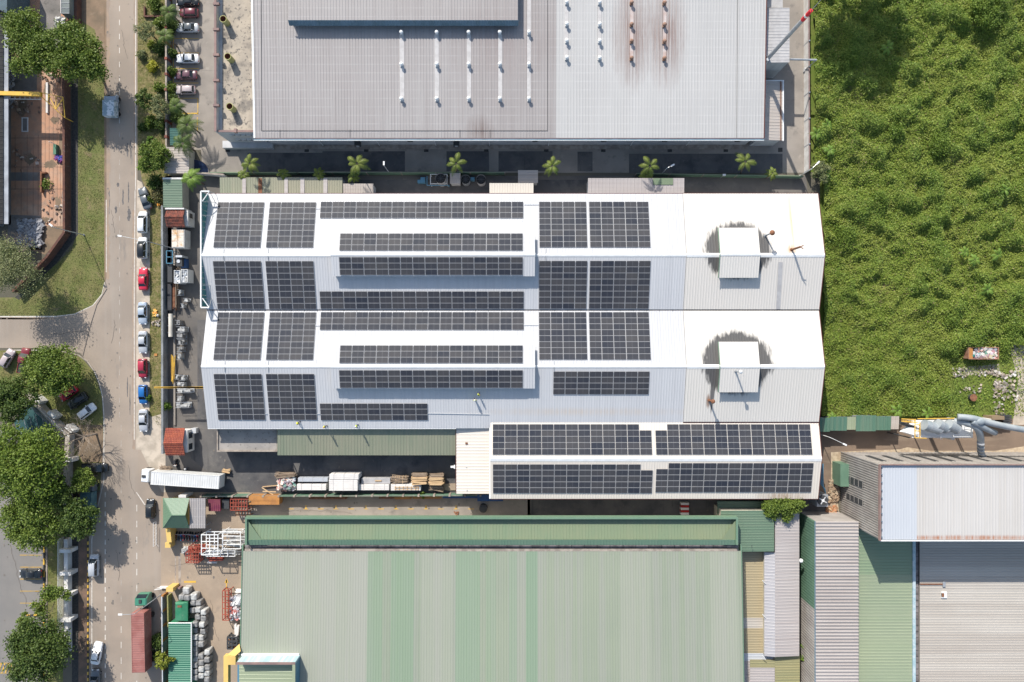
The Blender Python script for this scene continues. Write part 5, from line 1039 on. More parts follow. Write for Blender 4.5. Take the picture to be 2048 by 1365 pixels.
# ---------------------------------------------------------------- trees, palms, field
def limb(mb, p, d, L, r, m, depth, ends, spread=.6):
    q = p + d * L; mb.cyl(p, q, r, r * .68, m, 6, caps=False)
    if depth == 0: ends.append(q); return
    for i in range(3 if depth > 1 else 2):
        nd = (d + Vector((rnd.uniform(-1, 1), rnd.uniform(-1, 1), rnd.uniform(-.2, .6))) * spread).normalized()
        limb(mb, q, nd, L * rnd.uniform(.6, .85), r * .6, m, depth - 1, ends, spread)
def tree(px, py, r, h, lm, label, n=70, leaf=.34, per=75, lobes=5, flat=.55, lean=(0, 0), cat='tree', name='tree', dens=1., spread=.5, zoff=0, shape=None, group=None):
    """(px,py,r): photo centre and radius in pixels of the crown; h: tree height in metres"""
    zc = h * .72; c = P(px, py, zc); R = r * (H - zc) / F
    base = Vector((c.x + lean[0], c.y + lean[1], zoff)); t = thing(name, label, cat, base, group=group)
    mb = MB(); ends = []
    th = h * .38; top = base + Vector(((c.x - base.x) * .5, (c.y - base.y) * .5, th)); tr = max(.06, h * .022)
    mb.cyl(base, top, tr * 1.25, tr * .85, M['bark'], 8)
    for i in range(5):
        a = 2 * math.pi * i / 5 + rnd.uniform(-.4, .4); d = Vector((math.cos(a) * .7, math.sin(a) * .7, .75)).normalized()
        limb(mb, top, d, R * .55, tr * .5, M['bark'], 1, ends, .5)
    mb.build('trunk', t)
    # lobed crown: clump centres on several overlapping domes
    L = shape or [(0, 0, .62)] + [(math.cos(a) * rnd.uniform(.4, .58), math.sin(a) * rnd.uniform(.4, .58), rnd.uniform(.36, .52)) for a in [2 * math.pi * i / lobes + rnd.uniform(-.3, .3) for i in range(lobes)]]
    cs = []
    tot = sum(l[2] ** 2 for l in L)
    for lx, ly, lr in L:
        k = max(3, int(n * lr * lr / tot))
        for j in range(k):
            v = Vector((rnd.gauss(0, 1), rnd.gauss(0, 1), abs(rnd.gauss(0, 1)) * .9 - .15)).normalized() * rnd.uniform(.72, 1.0) * lr * R
            cs.append((c.x + lx * R + v.x, c.y + ly * R + v.y, zc - h * .12 + (lr * R * .3) + v.z * flat * 1.4))
    v = leaves(cs, int(per * dens * 1.35), R * spread * .17, leaf * .82, up=.45); me = npmesh('crown', v - np.array(base), len(v) // 4, [lm])
    o = bpy.data.objects.new('crown', me); COL.objects.link(o); o.parent = t
    return t
def bush(px, py, r, h, lm, label, n=22, leaf=.26, per=60, cat='bush', z=0, group=None, name='bush'):
    c = P(px, py, h * .5 + z); R = r * (H - h * .5) / F; base = Vector((c.x, c.y, z)); cs = []
    t = thing(name, label, cat, base, group=group); mb = MB()
    for j in range(n):
        v = Vector((rnd.gauss(0, 1), rnd.gauss(0, 1), abs(rnd.gauss(0, 1)))).normalized() * rnd.uniform(.45, 1); p = Vector((c.x + v.x * R * .85, c.y + v.y * R * .85, z + .25 + v.z * h * .8)); cs.append(p)
        if j < 7: mb.cyl(base, p, .04, .02, M['bark'], 5)
    mb.build('stem', t); v = leaves([tuple(q) for q in cs], per, max(.12, R * .22), leaf, up=.4)
    me = npmesh('foliage', v - np.array(base), len(v) // 4, [lm]); o = bpy.data.objects.new('foliage', me); COL.objects.link(o); o.parent = t; return t
def palm(px, py, h, label, r=2.2, n=9, base=None, group='palms along the north lane', lm=None, droop=1.0, name='palm_tree'):
    c = P(px, py, h); b = Vector((c.x, c.y, 0)) if base is None else G(*base); t = thing(name, label, 'palm', b, group=group)
    mb = MB(); mid = b.lerp(c, .55) + Vector((.1, .05, 0)); mid.z = h * .5; mb.cyl(b, mid, .17, .12, M['bark'], 8); mb.cyl(mid, c, .12, .09, M['bark'], 8); mb.build('trunk', t)
    vs = []; ph = rnd.uniform(0, 1)
    for i in range(n):
        a = 2 * math.pi * (i + ph) / n + rnd.uniform(-.2, .2); L = r * rnd.uniform(.8, 1.15); el = rnd.uniform(.3, .9)
        prev = None; K = 13
        for k in range(K + 1):
            s = k / K; rad = L * (s - .12 * s * s); z = h + L * (el * s - droop * .95 * s * s)
            p = np.array((c.x + math.cos(a) * rad, c.y + math.sin(a) * rad, z))
            if k > 1:
                d = p - prev; d /= np.linalg.norm(d); sd = np.array((-math.sin(a), math.cos(a), 0)); wl = L * .21 * math.sin(math.pi * min(1, .12 + s * .86)) ** .7
                for sg in (-1, 1):
                    for jj in (0, .5):
                        q = p - d * L / K * jj; tip = q + sg * sd * wl + d * wl * .55 + np.array((0, 0, -wl * .35)); wd = d * .034 * (1 + L * .12)
                        vs += [q - wd, tip - wd * .3, tip + wd * .3, q + wd]
                wd = sd * .03; vs += [prev - wd, p - wd, p + wd, prev + wd]
            prev = p
    v = np.array(vs); me = npmesh('fronds', v - np.array(b), len(v) // 4, [lm or L_PALM]); o = bpy.data.objects.new('fronds', me); COL.objects.link(o); o.parent = t
    return t
# --- top left
tree(62, 82, 62, 12, L_MID, 'large spreading tree at the top left, western of the overlapping pair', n=150, shape=[(-.35, -.75, .32), (-.3, .1, .5), (-.55, .5, .4), (.1, -.55, .42), (-.1, .55, .42), (.25, -.15, .45)], lobes=6, leaf=.36)
tree(142, 105, 62, 12, L_MID, 'large spreading tree at the top left beside the road, eastern of the overlapping pair', n=170, shape=[(-.45, .3, .45), (.0, .45, .5), (.35, .1, .5), (.5, -.35, .45), (0, -.3, .52), (-.5, -.35, .4), (.75, -.55, .25)], leaf=.36)
tree(22, 535, 62, 11, L_GREY, 'feathery grey green tree overhanging the broken plot', n=110, per=80, leaf=.26, lobes=6, spread=.75)
def baretree(px, py, r, h, label, pos=None):
    c = P(px, py, h * .6); b = Vector((c.x, c.y, 0)) if pos is None else G(*pos); t = thing('bare_tree', label, 'tree', b); mb = MB(); ends = []; mb2 = MB()
    top = b + Vector(((c.x - b.x) * .6, (c.y - b.y) * .6, h * .35)); mb.cyl(b, top, .22, .16, M['bark_pale'], 8); R = r * (H - h * .6) / F
    for i in range(11):
        a = 2 * math.pi * i / 11 + rnd.uniform(-.3, .3); d = Vector((math.cos(a), math.sin(a), rnd.uniform(.35, 1.1))).normalized(); limb(mb2, top, d, R * .34, .075, M['bark_pale'], 4, ends, .75)
    mb.build('trunk', t); o = mb2.build('branches', t); return t, ends
baretree(150, 878, 52, 9, 'leafless tree with tangled grey twigs beside the road', pos=(193, 868))
baretree(32, 492, 40, 7, 'leafless tangle of twigs above the feathery tree', pos=(60, 500))
tree(104, 745, 58, 7, L_MID, 'round crowned bright tree on the road corner', n=190, leaf=.34, per=80, lobes=7, lean=(2, 0))
tree(22, 800, 50, 8.5, L_DARK, 'dark tree at the left edge south of the round crowned tree', n=120, leaf=.34, per=75, lobes=6)
tree(52, 925, 82, 10, leafmat('fresh green leaves', [(.07, .12, .018), (.12, .19, .028), (.18, .24, .035)]), 'biggest tree, bright crown spreading over the office plot', n=300, leaf=.38, per=80, lobes=8, shape=[(0, 0, .6), (-.35, .45, .42), (.35, .5, .38), (.5, .05, .42), (.25, -.5, .48), (-.3, -.45, .46), (.0, -.15, .5), (-.6, 0, .35)])  # leaf tones are this tree's own bright yellow-green
tree(60, 1042, 62, 9, L_MID, 'wide tree south of the biggest tree, over the parking lot', n=170, leaf=.36, per=75, lobes=7)
tree(152, 1037, 42, 8, L_DARK, 'dark tree over the roadside strip beside the fence', n=110, leaf=.34, per=80, lobes=6)
tree(165, 960, 26, 6.5, L_MID, 'small tree above the black pickup', n=50, leaf=.32, per=75, lobes=4)
tree(118, 985, 36, 8, L_DARK, 'shaded dark crown between the biggest tree and the small tree', n=70, leaf=.34, per=70, lobes=5)
tree(76, 1300, 68, 9, L_DARK, 'big dark tree at the lower left beside the fence', n=220, leaf=.36, per=80, lobes=8)
tree(98, 1200, 42, 7, L_MID, 'thin open tree above the yellow kerb', n=34, leaf=.34, per=70, lobes=5, shape=[(-.1, .3, .3), (.35, .35, .28), (-.6, -.35, .25), (-.5, -.7, .22), (.1, .1, .2), (.85, .1, .14)])
tree(48, 1248, 22, 7, L_MID, 'small open crown beside the black drain cover', n=24, leaf=.34, per=60, lobes=3)
tree(326, 1322, 20, 5, L_YEL, 'yellow green sapling beside the brown red container', n=30, leaf=.34, per=60, lobes=3)
bush(315, 1283, 16, 2.2, L_DARK, 'dark scrub between the sapling and the parked trailer')
bush(320, 1312, 14, 2, L_MID, 'low scrub under the yellow green sapling')
tree(1738, -222, 95, 27, L_DARK, 'very tall tree beyond the top of the picture whose shadow crosses the field', n=220, leaf=.6, per=80, lobes=6)
# --- right of the road verge
tree(308, 315, 34, 6, L_MID, 'bushy tree beside the pale roofed shed', n=85, leaf=.3, per=75, lobes=5)
tree(288, 330, 17, 4.5, L_BRIGHT, 'small bright bushy tree at the road edge', n=28, leaf=.28, per=70, lobes=3)
tree(300, 283, 12, 4, L_BRIGHT, 'rounded bright shrub north of the bushy tree', n=14, leaf=.26, per=70, lobes=3)
tree(287, 198, 20, 5, L_DARK, 'dark small tree reaching over the road line', n=34, leaf=.28, per=65, lobes=4)
tree(320, 215, 24, 5, L_GREY, 'feathery pale green tree on the verge', n=46, leaf=.24, per=60, lobes=4)
tree(293, 62, 24, 5, L_GREY, 'pale feathery tree near the planter at the top', n=34, leaf=.22, per=50, lobes=4)
bush(305, 132, 11, 1.2, M['golden'], 'round golden yellow shrub on the verge', n=26, leaf=.2, per=55)
bush(344, 142, 9, 2, L_MID, 'ivy clump on the car park wall')
bush(343, 105, 9, 2.2, L_DARK, 'dark shrub at the wall beside the empty bay')
bush(336, 175, 12, 2.2, L_MID, 'green shrub at the wall beside the champagne car')
bush(307, 8, 14, 2, L_MID, 'shrub in the square planter at the top')
bush(322, 95, 15, 1.6, L_DARK, 'sprawling shrub on the verge between planter and golden shrub')
for i, (x, y, r, h, lb) in enumerate([(338, 25, 2.4, 5, 'palm beside the maroon hatchback'), (330, 72, 2.1, 5, 'palm on the verge beside the silver sedan'), (350, 212, 2.1, 5, 'palm beside the marked empty bay'), (375, 250, 3.0, 5, 'tall palm clump at the end of the car park'), (366, 288, 2.6, 5, 'palm above the pale roofed shed'), (382, 356, 2.6, 5.5, 'palm beside the green tin shed')]):
    palm(x, y, h, lb, r=r, n=12, group='palms beside the car park', lm=L_DARK if i != 5 else L_BRIGHT)
bush(340, 50, 16, 3, L_DARK, 'dense dark shrubs between the palms by the car park', n=30)
bush(355, 235, 16, 3, L_DARK, 'dense dark shrubs around the palm clump', n=30)
bush(310, 365, 16, 1.4, L_DARK, 'weedy shrub north of the skewed grey car', n=20)
bush(322, 392, 18, 1.2, leafmat('dry scrub', [(.1, .09, .04), (.16, .14, .06), (.09, .1, .03)]), 'dry scrub between the grey car and the green tin shed', n=26)
bush(298, 399, 8, 1.5, L_MID, 'bush leaning on the skewed grey car', n=10)
bush(331, 813, 9, 2.0, L_BRIGHT, 'potted round bright bush on the boundary wall', n=26, leaf=.2, per=60)
bush(297, 797, 6, .8, L_BRIGHT, 'little bright weed beside the blue hatchback', n=8)
for i, (x, y, r_, h_, l_) in enumerate([(283, 110, 9, 1, L_GREY), (322, 250, 16, 2.6, L_DARK), (300, 243, 13, 1.8, L_MID), (318, 175, 10, 1.3, L_MID), (285, 255, 8, 1.2, L_DARK), (333, 300, 9, 1.5, L_DARK), (318, 45, 11, 1.4, L_MID), (303, 90, 8, .8, L_YEL), (343, 195, 9, 2, L_DARK)]):
    bush(x, y, r_, h_, l_, ['small grey green shrub at the road line near the golden shrub', 'dark scrub on the verge north of the bushy tree', 'green scrub between the feathery tree and the bright shrub', 'low green shrub south of the golden shrub', 'low dark shrub at the road line by the bright shrub', 'dark shrub beside the teal shed roof', 'low green shrub just below the square planter', 'little yellow green shrub above the golden shrub', 'dark shrub on the wall near the marked empty bay'][i], n=18, group='verge shrubs')
# --- north lane palms
for i, (x, y, h, r, n) in enumerate([(500, 328, 6.5, 2.2, 8), (714, 328, 7.5, 2.5, 7), (912, 328, 7.5, 2.3, 6), (1104, 333, 7, 2.1, 8), (1300, 333, 7, 2.4, 6), (1490, 324, 7.5, 2.5, 6)]):
    palm(x, y, h, 'royal palm over the north lane fence, ' + ordn(i) + ' from the west', r=r, n=n, base=(x * .985 + 16 - 3, 349))
for i, (x, y) in enumerate([(487, 350), (566, 348), (637, 348), (1545, 347), (1292, 352), (707, 354)]):
    palm(x, y, 3.6, ['low young palm on the green annex, first from the west', 'low young palm on the green annex, second from the west', 'low young palm on the green annex, third from the west', 'bushy young palm at the east end of the lane fence', 'low palm beside the fifth tall palm', 'low palm beside the second tall palm'][i], r=1.5, n=9, group='young palms by the fence')
tree(1568, 1014, 34, 9, L_MID, 'dense tree growing against the eave of the south east hall', n=150, leaf=.28, per=85, shape=[(-.75, -.1, .42), (-.3, .1, .42), (.2, .05, .45), (.7, .1, .4), (-.5, -.5, .22), (.3, -.6, .25), (1.0, .2, .25)])
bush(1606, 1292, 7, 3, L_BRIGHT, 'upper small bush in the gap beside the corrugated hall', n=14)
bush(1604, 1313, 6, 3, L_BRIGHT, 'lower small bush in the gap beside the corrugated hall', n=14)
tree(1640, 345, 26, 4, L_GREY, 'grey green shrub tree at the corner of the east lane', n=46, leaf=.24, per=60, lobes=4)
bush(845, 991, 6, 2.5, L_MID, 'weed growing on the yard fence', n=10)
tree(1975, 12, 46, 4, L_BUSH, 'dark scrubby tree at the top right corner of the field', n=90, leaf=.26, per=70, lobes=6)
bush(1880, 285, 26, 2.4, L_BUSH, 'rounded scrub mound in the upper middle of the field', n=60, leaf=.22, z=1.0)
bush(1700, 120, 22, 2.2, L_BUSH, 'rounded scrub mound beside the tall tree shadow', n=50, leaf=.22, z=1.0)
bush(1790, 265, 20, 2.0, L_BUSH, 'smaller scrub mound left of the upper middle mound', n=40, leaf=.22, z=1.0)
bush(1690, 470, 26, 2.6, L_BUSH, 'scrub mound close to the east gable of the north hall', n=60, leaf=.22, z=1.0)
bush(1760, 400, 20, 2.0, L_BUSH, 'scrub mound east of the corner shrub tree', n=40, leaf=.22, z=1.0)
bush(1900, 640, 22, 2.0, L_BUSH, 'scrub mound west of the dumpster', n=44, leaf=.22)
# --- the overgrown field: one mass
fx0_, fx1_, fy0_, fy1_ = G(1622, 0).x, G(2130, 0).x, G(0, 832).y, G(0, -70).y
_tab = nr.uniform(0, 1, (97, 97))
def vnoise(x, y, w):
    u, v = np.asarray(x) / w + 500, np.asarray(y) / w + 500; i, j = np.floor(u).astype(int), np.floor(v).astype(int); a, b = u - i, v - j; a = a * a * (3 - 2 * a); b = b * b * (3 - 2 * b)
    T = lambda p, q: _tab[p % 97, q % 97]
    return (T(i, j) * (1 - a) + T(i + 1, j) * a) * (1 - b) + (T(i, j + 1) * (1 - a) + T(i + 1, j + 1) * a) * b
def stp(v, a, b): q = np.clip((v - a) / (b - a), 0, 1); return q * q * (3 - 2 * q)
def hfun(x, y):
    se = 1 - .93 * stp(x, G(1880, 0).x, G(1925, 0).x) * (1 - stp(y, G(0, 720).y, G(0, 680).y))
    base = .45 + .55 * stp(y, G(0, 830).y, G(0, 560).y)
    return se * base * (.9 * vnoise(x * .8 + y * .6, y * .8 - x * .6, 7.3) + 1.7 * vnoise(x * .94 - y * .34 + 31, y * .94 + x * .34, 3.1) ** 2 + 1.15 * vnoise(x * .5 + y * .87, y * .5 - x * .87 + 17, 1.6) ** 1.5 + .4 * vnoise(x * .77 - y * .64, y * .77 + x * .64 + 3, .75)) + .02
infield = lambda x, y: ~((x < G(1642, 0).x) & (y < G(0, 345).y))
bare = lambda x, y: ((x > G(1895, 0).x) & (y < G(0, 722).y)) | ((x > G(2015, 0).x) & (y < G(0, 690).y))
gxs = np.arange(fx0_, fx1_, .38); gys = np.arange(fy0_, fy1_, .38); GX, GY = np.meshgrid(gxs, gys); GZ = hfun(GX, GY) - .12; W_, H_ = len(gxs), len(gys)
idx = np.arange(W_ * H_).reshape(H_, W_); Q = np.stack([idx[:-1, :-1], idx[:-1, 1:], idx[1:, 1:], idx[1:, :-1]], -1).reshape(-1, 4)
cxm, cym = GX[:-1, :-1].ravel() + .19, GY[:-1, :-1].ravel() + .19; Q = Q[infield(cxm, cym) & ~bare(cxm, cym)]
me = bpy.data.meshes.new('weed_mat'); me.from_pydata(np.stack([GX.ravel(), GY.ravel(), GZ.ravel()], 1).tolist(), [], Q.tolist()); me.materials.append(M['field']); me.polygons.foreach_set('use_smooth', [True] * len(me.polygons))
o = bpy.data.objects.new('field_growth', me); COL.objects.link(o); tag(o, 'low matted weeds under the scrub of the east field', 'undergrowth', kind='stuff')
ng = 330000
gx = nr.uniform(fx0_, fx1_, ng); gy = nr.uniform(fy0_, fy1_, ng); kk = infield(gx, gy) & ~(bare(gx, gy) & (nr.uniform(0, 1, ng) < .72)); gx, gy = gx[kk], gy[kk]
top_ = stp(vnoise(gx * .94 - gy * .34 + 31, gy * .94 + gx * .34, 3.1), .45, .8)
c = np.stack([gx, gy, hfun(gx, gy) + nr.uniform(-.1, .3, len(gx)) * (1 + top_)], 1)
isb = nr.uniform(0, 1, len(gx)) < top_ * .8
v2 = leaves(c, 1, .02, .27, up=.9, asp=.7); mi = np.where(isb, 0, np.where(nr.uniform(0, 1, len(gx)) < .035, 2, 1)).astype(float)
me = npmesh('undergrowth', v2, len(v2) // 4, [L_BUSH, L_FIELD, L_DRY], mi); o = bpy.data.objects.new('undergrowth', me); COL.objects.link(o); tag(o, 'dense green weeds and scrub covering the whole field east of the factories', 'undergrowth', kind='stuff')
# banana like plants in the field
for i, (x, y) in enumerate([(1633, 268), (1655, 250), (1660, 300), (1652, 345), (1775, 95), (1950, 520), (1975, 580), (1995, 510), (1795, 822), (1855, 828), (1665, 838), (1930, 505), (2010, 380)]):
    palm(x, y, 2.6, ['broad leaved plant beside the east lane wall, northern', 'broad leaved plant beside the east lane wall, with yellow tips', 'broad leaved plant beside the east lane wall, southern', 'broad leaved plant near the corner shrub tree', 'broad leaved plant in the shadow at the top of the field', 'broad leaved plant in the middle of the field, western', 'broad leaved plant in the middle of the field, southern', 'broad leaved plant in the middle of the field, northern', 'broad leaved plant behind the green shed row', 'broad leaved plant behind the dust collector', 'broad leaved plant at the west end of the green shed row', 'broad leaved plant in the middle of the field, leaning west', 'broad leaved plant near the right edge of the field'][i], r=1.5, n=7, group='broad leaved plants in the field', lm=L_BRIGHT, name='banana_plant', droop=.8)
# verge grass tufts: stuff
def tufts(name, polys, dens_, m, sz, label, h=.16):
    pts = []
    for pl in polys:
        w = np.array([tuple(G(*p))[:2] for p in pl]); lo, hi = w.min(0), w.max(0); cnt = int((hi - lo).prod() * dens_); q = nr.uniform(lo, hi, (cnt, 2)); ins = np.zeros(cnt, bool)
        for a, b in zip(w, np.roll(w, -1, 0)):
            c = ((a[1] > q[:, 1]) != (b[1] > q[:, 1])) & (q[:, 0] < (b[0] - a[0]) * (q[:, 1] - a[1]) / (b[1] - a[1] + 1e-9) + a[0]); ins ^= c
        q = q[ins]; f = .5 + .5 * np.sin(q[:, 0] * .9 + q[:, 1] * .35) * np.sin(q[:, 1] * .7 - q[:, 0] * .5); q = q[nr.uniform(0, 1, len(q)) < .25 + .75 * f]
        pts.append(np.column_stack([q, nr.uniform(.02, h, len(q))]))
    v = leaves(np.concatenate(pts), 1, .04, sz, up=.9, asp=.6); me = npmesh(name, v, len(v) // 4, m, (nr.uniform(0, 1, len(v) // 4) < .22).astype(float)); o = bpy.data.objects.new(name, me); COL.objects.link(o); tag(o, label, 'grass', kind='stuff')
tufts('verge_grass', [[(157, 150), (207, 150), (208, 560), (200, 590), (180, 612), (150, 628), (0, 632), (0, 602), (40, 597), (108, 535), (157, 475)], [(284, 372), (300, 420), (324, 420), (324, 860), (300, 830), (300, 420), (284, 372)], [(276, 0), (335, 0), (335, 370), (300, 370), (276, 320)], rect(97, 1075, 125, 1365), [(112, 704), (158, 716), (185, 750), (200, 792), (204, 860), (160, 870), (110, 830), (80, 790)], rect(0, 702, 110, 770)], 55, [leafmat('grass blades', [(.12, .15, .035), (.16, .18, .05), (.21, .205, .07)], big=((.2, .18, .08), (.22, .17, .09))), L_DRY], .15, 'short patchy grass growing on the road verges')
# ---------------------------------------------------------------- walls and fences
def wallrun(name, label, pts, h, th, m, cat='wall', cap=None, posts=None, capm=None, part='panel'):
    t = thing(name, label, cat, tuple(G(*pts[0]))); w = MB(); c = MB(); po = []
    for a, b in zip(pts[:-1], pts[1:]):
        A, B = G(*a), G(*b); d = B - A; w.obox((A + B) / 2 + Vector((0, 0, h / 2)), d.length, th, h, m, rz=math.atan2(d.y, d.x))
        if cap: c.obox((A + B) / 2 + Vector((0, 0, h + .04)), d.length, th + cap, .08, capm or M['kerb'], rz=math.atan2(d.y, d.x))
        if posts:
            sp, ps, pm, ph = posts; n = max(1, int(d.length / sp))
            for i in range(n + 1): q = A.lerp(B, i / n); po.append(MB()); po[-1].box(q.x - ps / 2, q.y - ps / 2, 0, q.x + ps / 2, q.y + ps / 2, ph, pm)
    w.build(part, t)
    if cap: c.build('coping', t)
    if posts: each(po, 'post', t)
    return t
wallrun('boundary_wall', 'grey concrete wall between the dry verge and the factory yard', [(334, 416), (334.5, 905)], 1.9, .35, M['wall_grey'], cap=.05, capm=M['wall_grey'], posts=(4.5, .1, M['wall_white'], 2.05))
wallrun('low_kerb_wall', 'low concrete strip east of the boundary wall drain', [(350, 460), (350.5, 850)], .35, .35, M['concrete'])
wallrun('boundary_wall', 'grey wall with brown piers between the verge and the car park', [(341, -60), (341.5, 310)], 1.8, .25, M['wall_grey'], cap=.06, posts=(2.9, .5, M['tile_dark'], 2.0))
wallrun('north_fence', 'long low green fence between the lane and the factory hall', [(425, 350), (600, 350), (1010, 350)], 1.8, .12, M['green_wall'], cat='fence', cap=.05, capm=M['roof_green2'], posts=(6, .2, M['kerb'], 1.9))
wallrun('north_fence', 'east stretch of the green fence ending at the corner shrub tree', [(1270, 352), (1600, 357)], 1.8, .12, M['green_wall'], cat='fence', cap=.05, capm=M['roof_green2'], posts=(6, .2, M['kerb'], 1.9))
wallrun('garden_wall', 'white topped wall stub beside the pale roofed shed', [(398, 350), (455, 354)], 1.8, .25, M['wall_white'], cap=.05)
wallrun('east_fence', 'pale wall with wire fence along the overgrown field', [(1608, -60), (1609, 346)], 2.2, .18, M['wall_white'], cat='wall', cap=.06, capm=M['coping'], posts=(5, .22, M['steel'], 2.5))
wallrun('yard_fence', 'dark green fence with pale posts along the south yard edge', [(412, 988.5), (1115, 986)], 2.1, .12, M['green_wall'], cat='fence', cap=.12, capm=mat('moss green coping', (.1, .15, .11), (.2, .21, .17), sc=.5, world=True), posts=(2.95, .36, M['kerb'], 2.35))
# office plot fence with railings
t = wallrun('office_fence', 'white wall with railings and broad piers along the roadside drain', [(140.5, 1075), (141, 1300)], 1.3, .7, M['wall_white'], cat='fence', cap=.05, capm=M['wall_white'])
for y in (1102, 1147, 1190, 1240): k = MB(); p = P(132, y, 2); k.box(p.x - 1.1, p.y - .35, 0, p.x + 1.1, p.y + .35, 2.3, M['wall_white']); k.build('pier', t)
k = MB()
for i in range(130): y = G(0, 1075).y - i * .17; x = G(127, 0).x; k.box(x, y, 0, x + .05, y + .06, 1.8, M['white_metal'])
k.box(G(127, 0).x, G(0, 1300).y, 1.72, G(127, 0).x + .08, G(0, 1075).y, 1.8, M['white_metal']); k.build('railing', t)
t = wallrun('office_fence', 'white wall with piers running diagonally beside the parked cars', [(64, 787), (88, 812), (116, 842), (146, 868), (142, 930), (142, 1060)], 1.6, .8, mat('stained white wall', (.48, .43, .37), (.34, .3, .26), sc=.8, world=True), cat='fence', cap=.05, capm=mat('stained white wall', (.48, .43, .37)))
for x, y in ((74, 800), (103, 830), (138, 858), (136, 920), (136, 1005)): k = MB(); p = P(x, y, 2); k.obox((p.x, p.y, 1.0), 1.8, .8, 2.0, M['wall_white'], rz=-.7 if y < 870 else 0); k.build('pier', t)
k = MB()
for i in range(60): p = G(58 + i * 1.35, 800 + i * 1.25); k.box(p.x, p.y, 0, p.x + .06, p.y + .06, 1.9, M['alu'])
k.tube([P(58, 800, 1.9), P(138, 874, 1.9)], .06, M['alu'], 5); k.build('railing', t)
t = thing('court_roof', 'dark teal netted court under the dark tree beside the diagonal wall', 'court', G(75, 845)); k = MB(); k.sheet(gs([(28, 842), (62, 806), (110, 855), (80, 905), (40, 880)]), .06, mat('teal court', (.02, .07, .075), (.03, .085, .085), sc=.6, world=True)); 
k.build('surface', t); k = MB()
for i in range(6): a, b = G(35 + i * 12, 836 - i * 2), G(50 + i * 11, 890 - i * 5); k.cyl(a + Vector((0, 0, .1)), b + Vector((0, 0, .1)), .04, .04, M['steel'], 4)
k.build('line', t)
wallrun('brick_wall', 'old red brick retaining wall beside the dark roadside drain', [(139, 150), (140, 468), (104, 518), (38, 585)], 1.9, .45, M['wall_brick'], cap=None)
wallrun('floor_edge', 'thin broken kerb at the edge of the terracotta floor', [(127, 150), (129, 382), (127, 384), (128, 452)], .25, .25, M['kerb'])
# ---------------------------------------------------------------- guard houses and sheds
def tileroof(t, x0, y0, x1, y1, z, hgt, m, ridge_frac=.5):
    a, b = P(x0, y0, z), P(x1, y1, z); yr = a.y + (b.y - a.y) * ridge_frac; r = MB()
    r.ribs((a.x, b.y, z), (b.x, b.y, z), (b.x, yr, z + hgt), (a.x, yr, z + hgt), m, pitch=.32, h=.06, w=.14); r.ribs((a.x, a.y, z), (b.x, a.y, z), (b.x, yr, z + hgt), (a.x, yr, z + hgt), m, pitch=.32, h=.06, w=.14)
    n = 7
    for i in range(1, n):
        f = i / n
        for y0_, y1_ in ((b.y, yr), (a.y, yr)): y = y0_ + (y1_ - y0_) * f; zz = z + hgt * f; r.box(a.x, y - .05, zz - .03, b.x, y + .05, zz + .075, m)
    r.cyl((a.x, yr, z + hgt + .03), (b.x, yr, z + hgt + .03), .1, .1, m, 6); r.build('tiled_roof', t); return a, b
t = thing('guard_house', 'guard house with a clean red tiled roof at the gate', 'guard house', P(350, 885, 3)); a, b = tileroof(t, 331.5, 856.5, 370, 911, 3.2, .9, M['tile'], .53)
w = MB(); w.box(a.x + .5, b.y + .5, 0, b.x + .35, a.y - .5, 3.0, M['wall_white']); w.build('wall', t); w = MB(); x = b.x + .35; w.box(x, a.y - 2.2, .9, x + .05, a.y - 1.0, 2.4, M['glass']); w.build('window', t); w = MB(); w.box(x, b.y + .9, .9, x + .05, b.y + 2.1, 2.4, M['glass']); w.build('window', t)
w = MB(); w.box(b.x + .3, a.y - 1.3, 0, b.x + 1.2, a.y - .3, 1.2, M['alu']); w.build('side_box', t)
t = thing('guard_house', 'small house with a mossy red tiled roof beside the green tin shed', 'guard house', P(352, 436, 3)); a, b = tileroof(t, 333.5, 419, 370, 455, 3.0, .8, M['tile_dark'], .45)
w = MB(); w.box(a.x + .4, b.y + .4, 0, b.x + .5, a.y - .2, 2.8, M['wall_white']); w.build('wall', t); w = MB(); w.box(b.x + .5, a.y - 1.5, 1, b.x + .55, a.y - .6, 2.2, M['glass']); w.build('window', t); w = MB(); bx(w, 330, 416, 368, 419, 0, 3.4, M['wall_white']); w.build('gable_wall', t)
t = annex('green tin shed on the verge side of the small tiled house', 326.5, 360, 365, 415, 3.0, M['roof_green3'], 'x', name='shed', wallm='wall_cream'); w = MB(); bx(w, 325, 355.5, 366, 359, 0, 3.2, M['wall_white']); w.build('north_parapet', t)
annex('pale corrugated shed roof shaded by the bushy tree', 328.5, 295, 378, 347, 2.8, M['roof_dull'], 'x', name='shed', wallm='wall_cream')
annex('small dark teal shed roof under the palms', 340, 257, 362, 291, 2.5, mat('dark teal roof', (.03, .1, .09), (.05, .12, .1), sc=.8, world=True), 'x', name='shed', wallm='wall_cream')
t = thing('round_pool', 'quarter round dark blue basin beside the lane', 'basin', G(400, 335)); k = MB(); pts = [(388, 348)] + [(388 + 32 * math.sin(math.radians(a)), 348 - 28 * math.cos(math.radians(a))) for a in range(0, 95, 10)]
k.prism([tuple(G(*p))[:2] for p in pts], .03, .35, M['kerb']); k.prism([tuple(G(390 + (x - 388) * .9, 346 + (y - 348) * .9))[:2] for x, y in pts], .355, .36, mat('basin navy', (.01, .025, .07), rough=.3)); k.build('basin', t)
t = thing('container_cabin', 'white cabin with rust stained six panel roof', 'cabin', G(358, 478)); w = MB(); bx(w, 343.5, 459, 368.5, 495.5, 0, 2.6, M['wall_white']); w.build('wall', t)
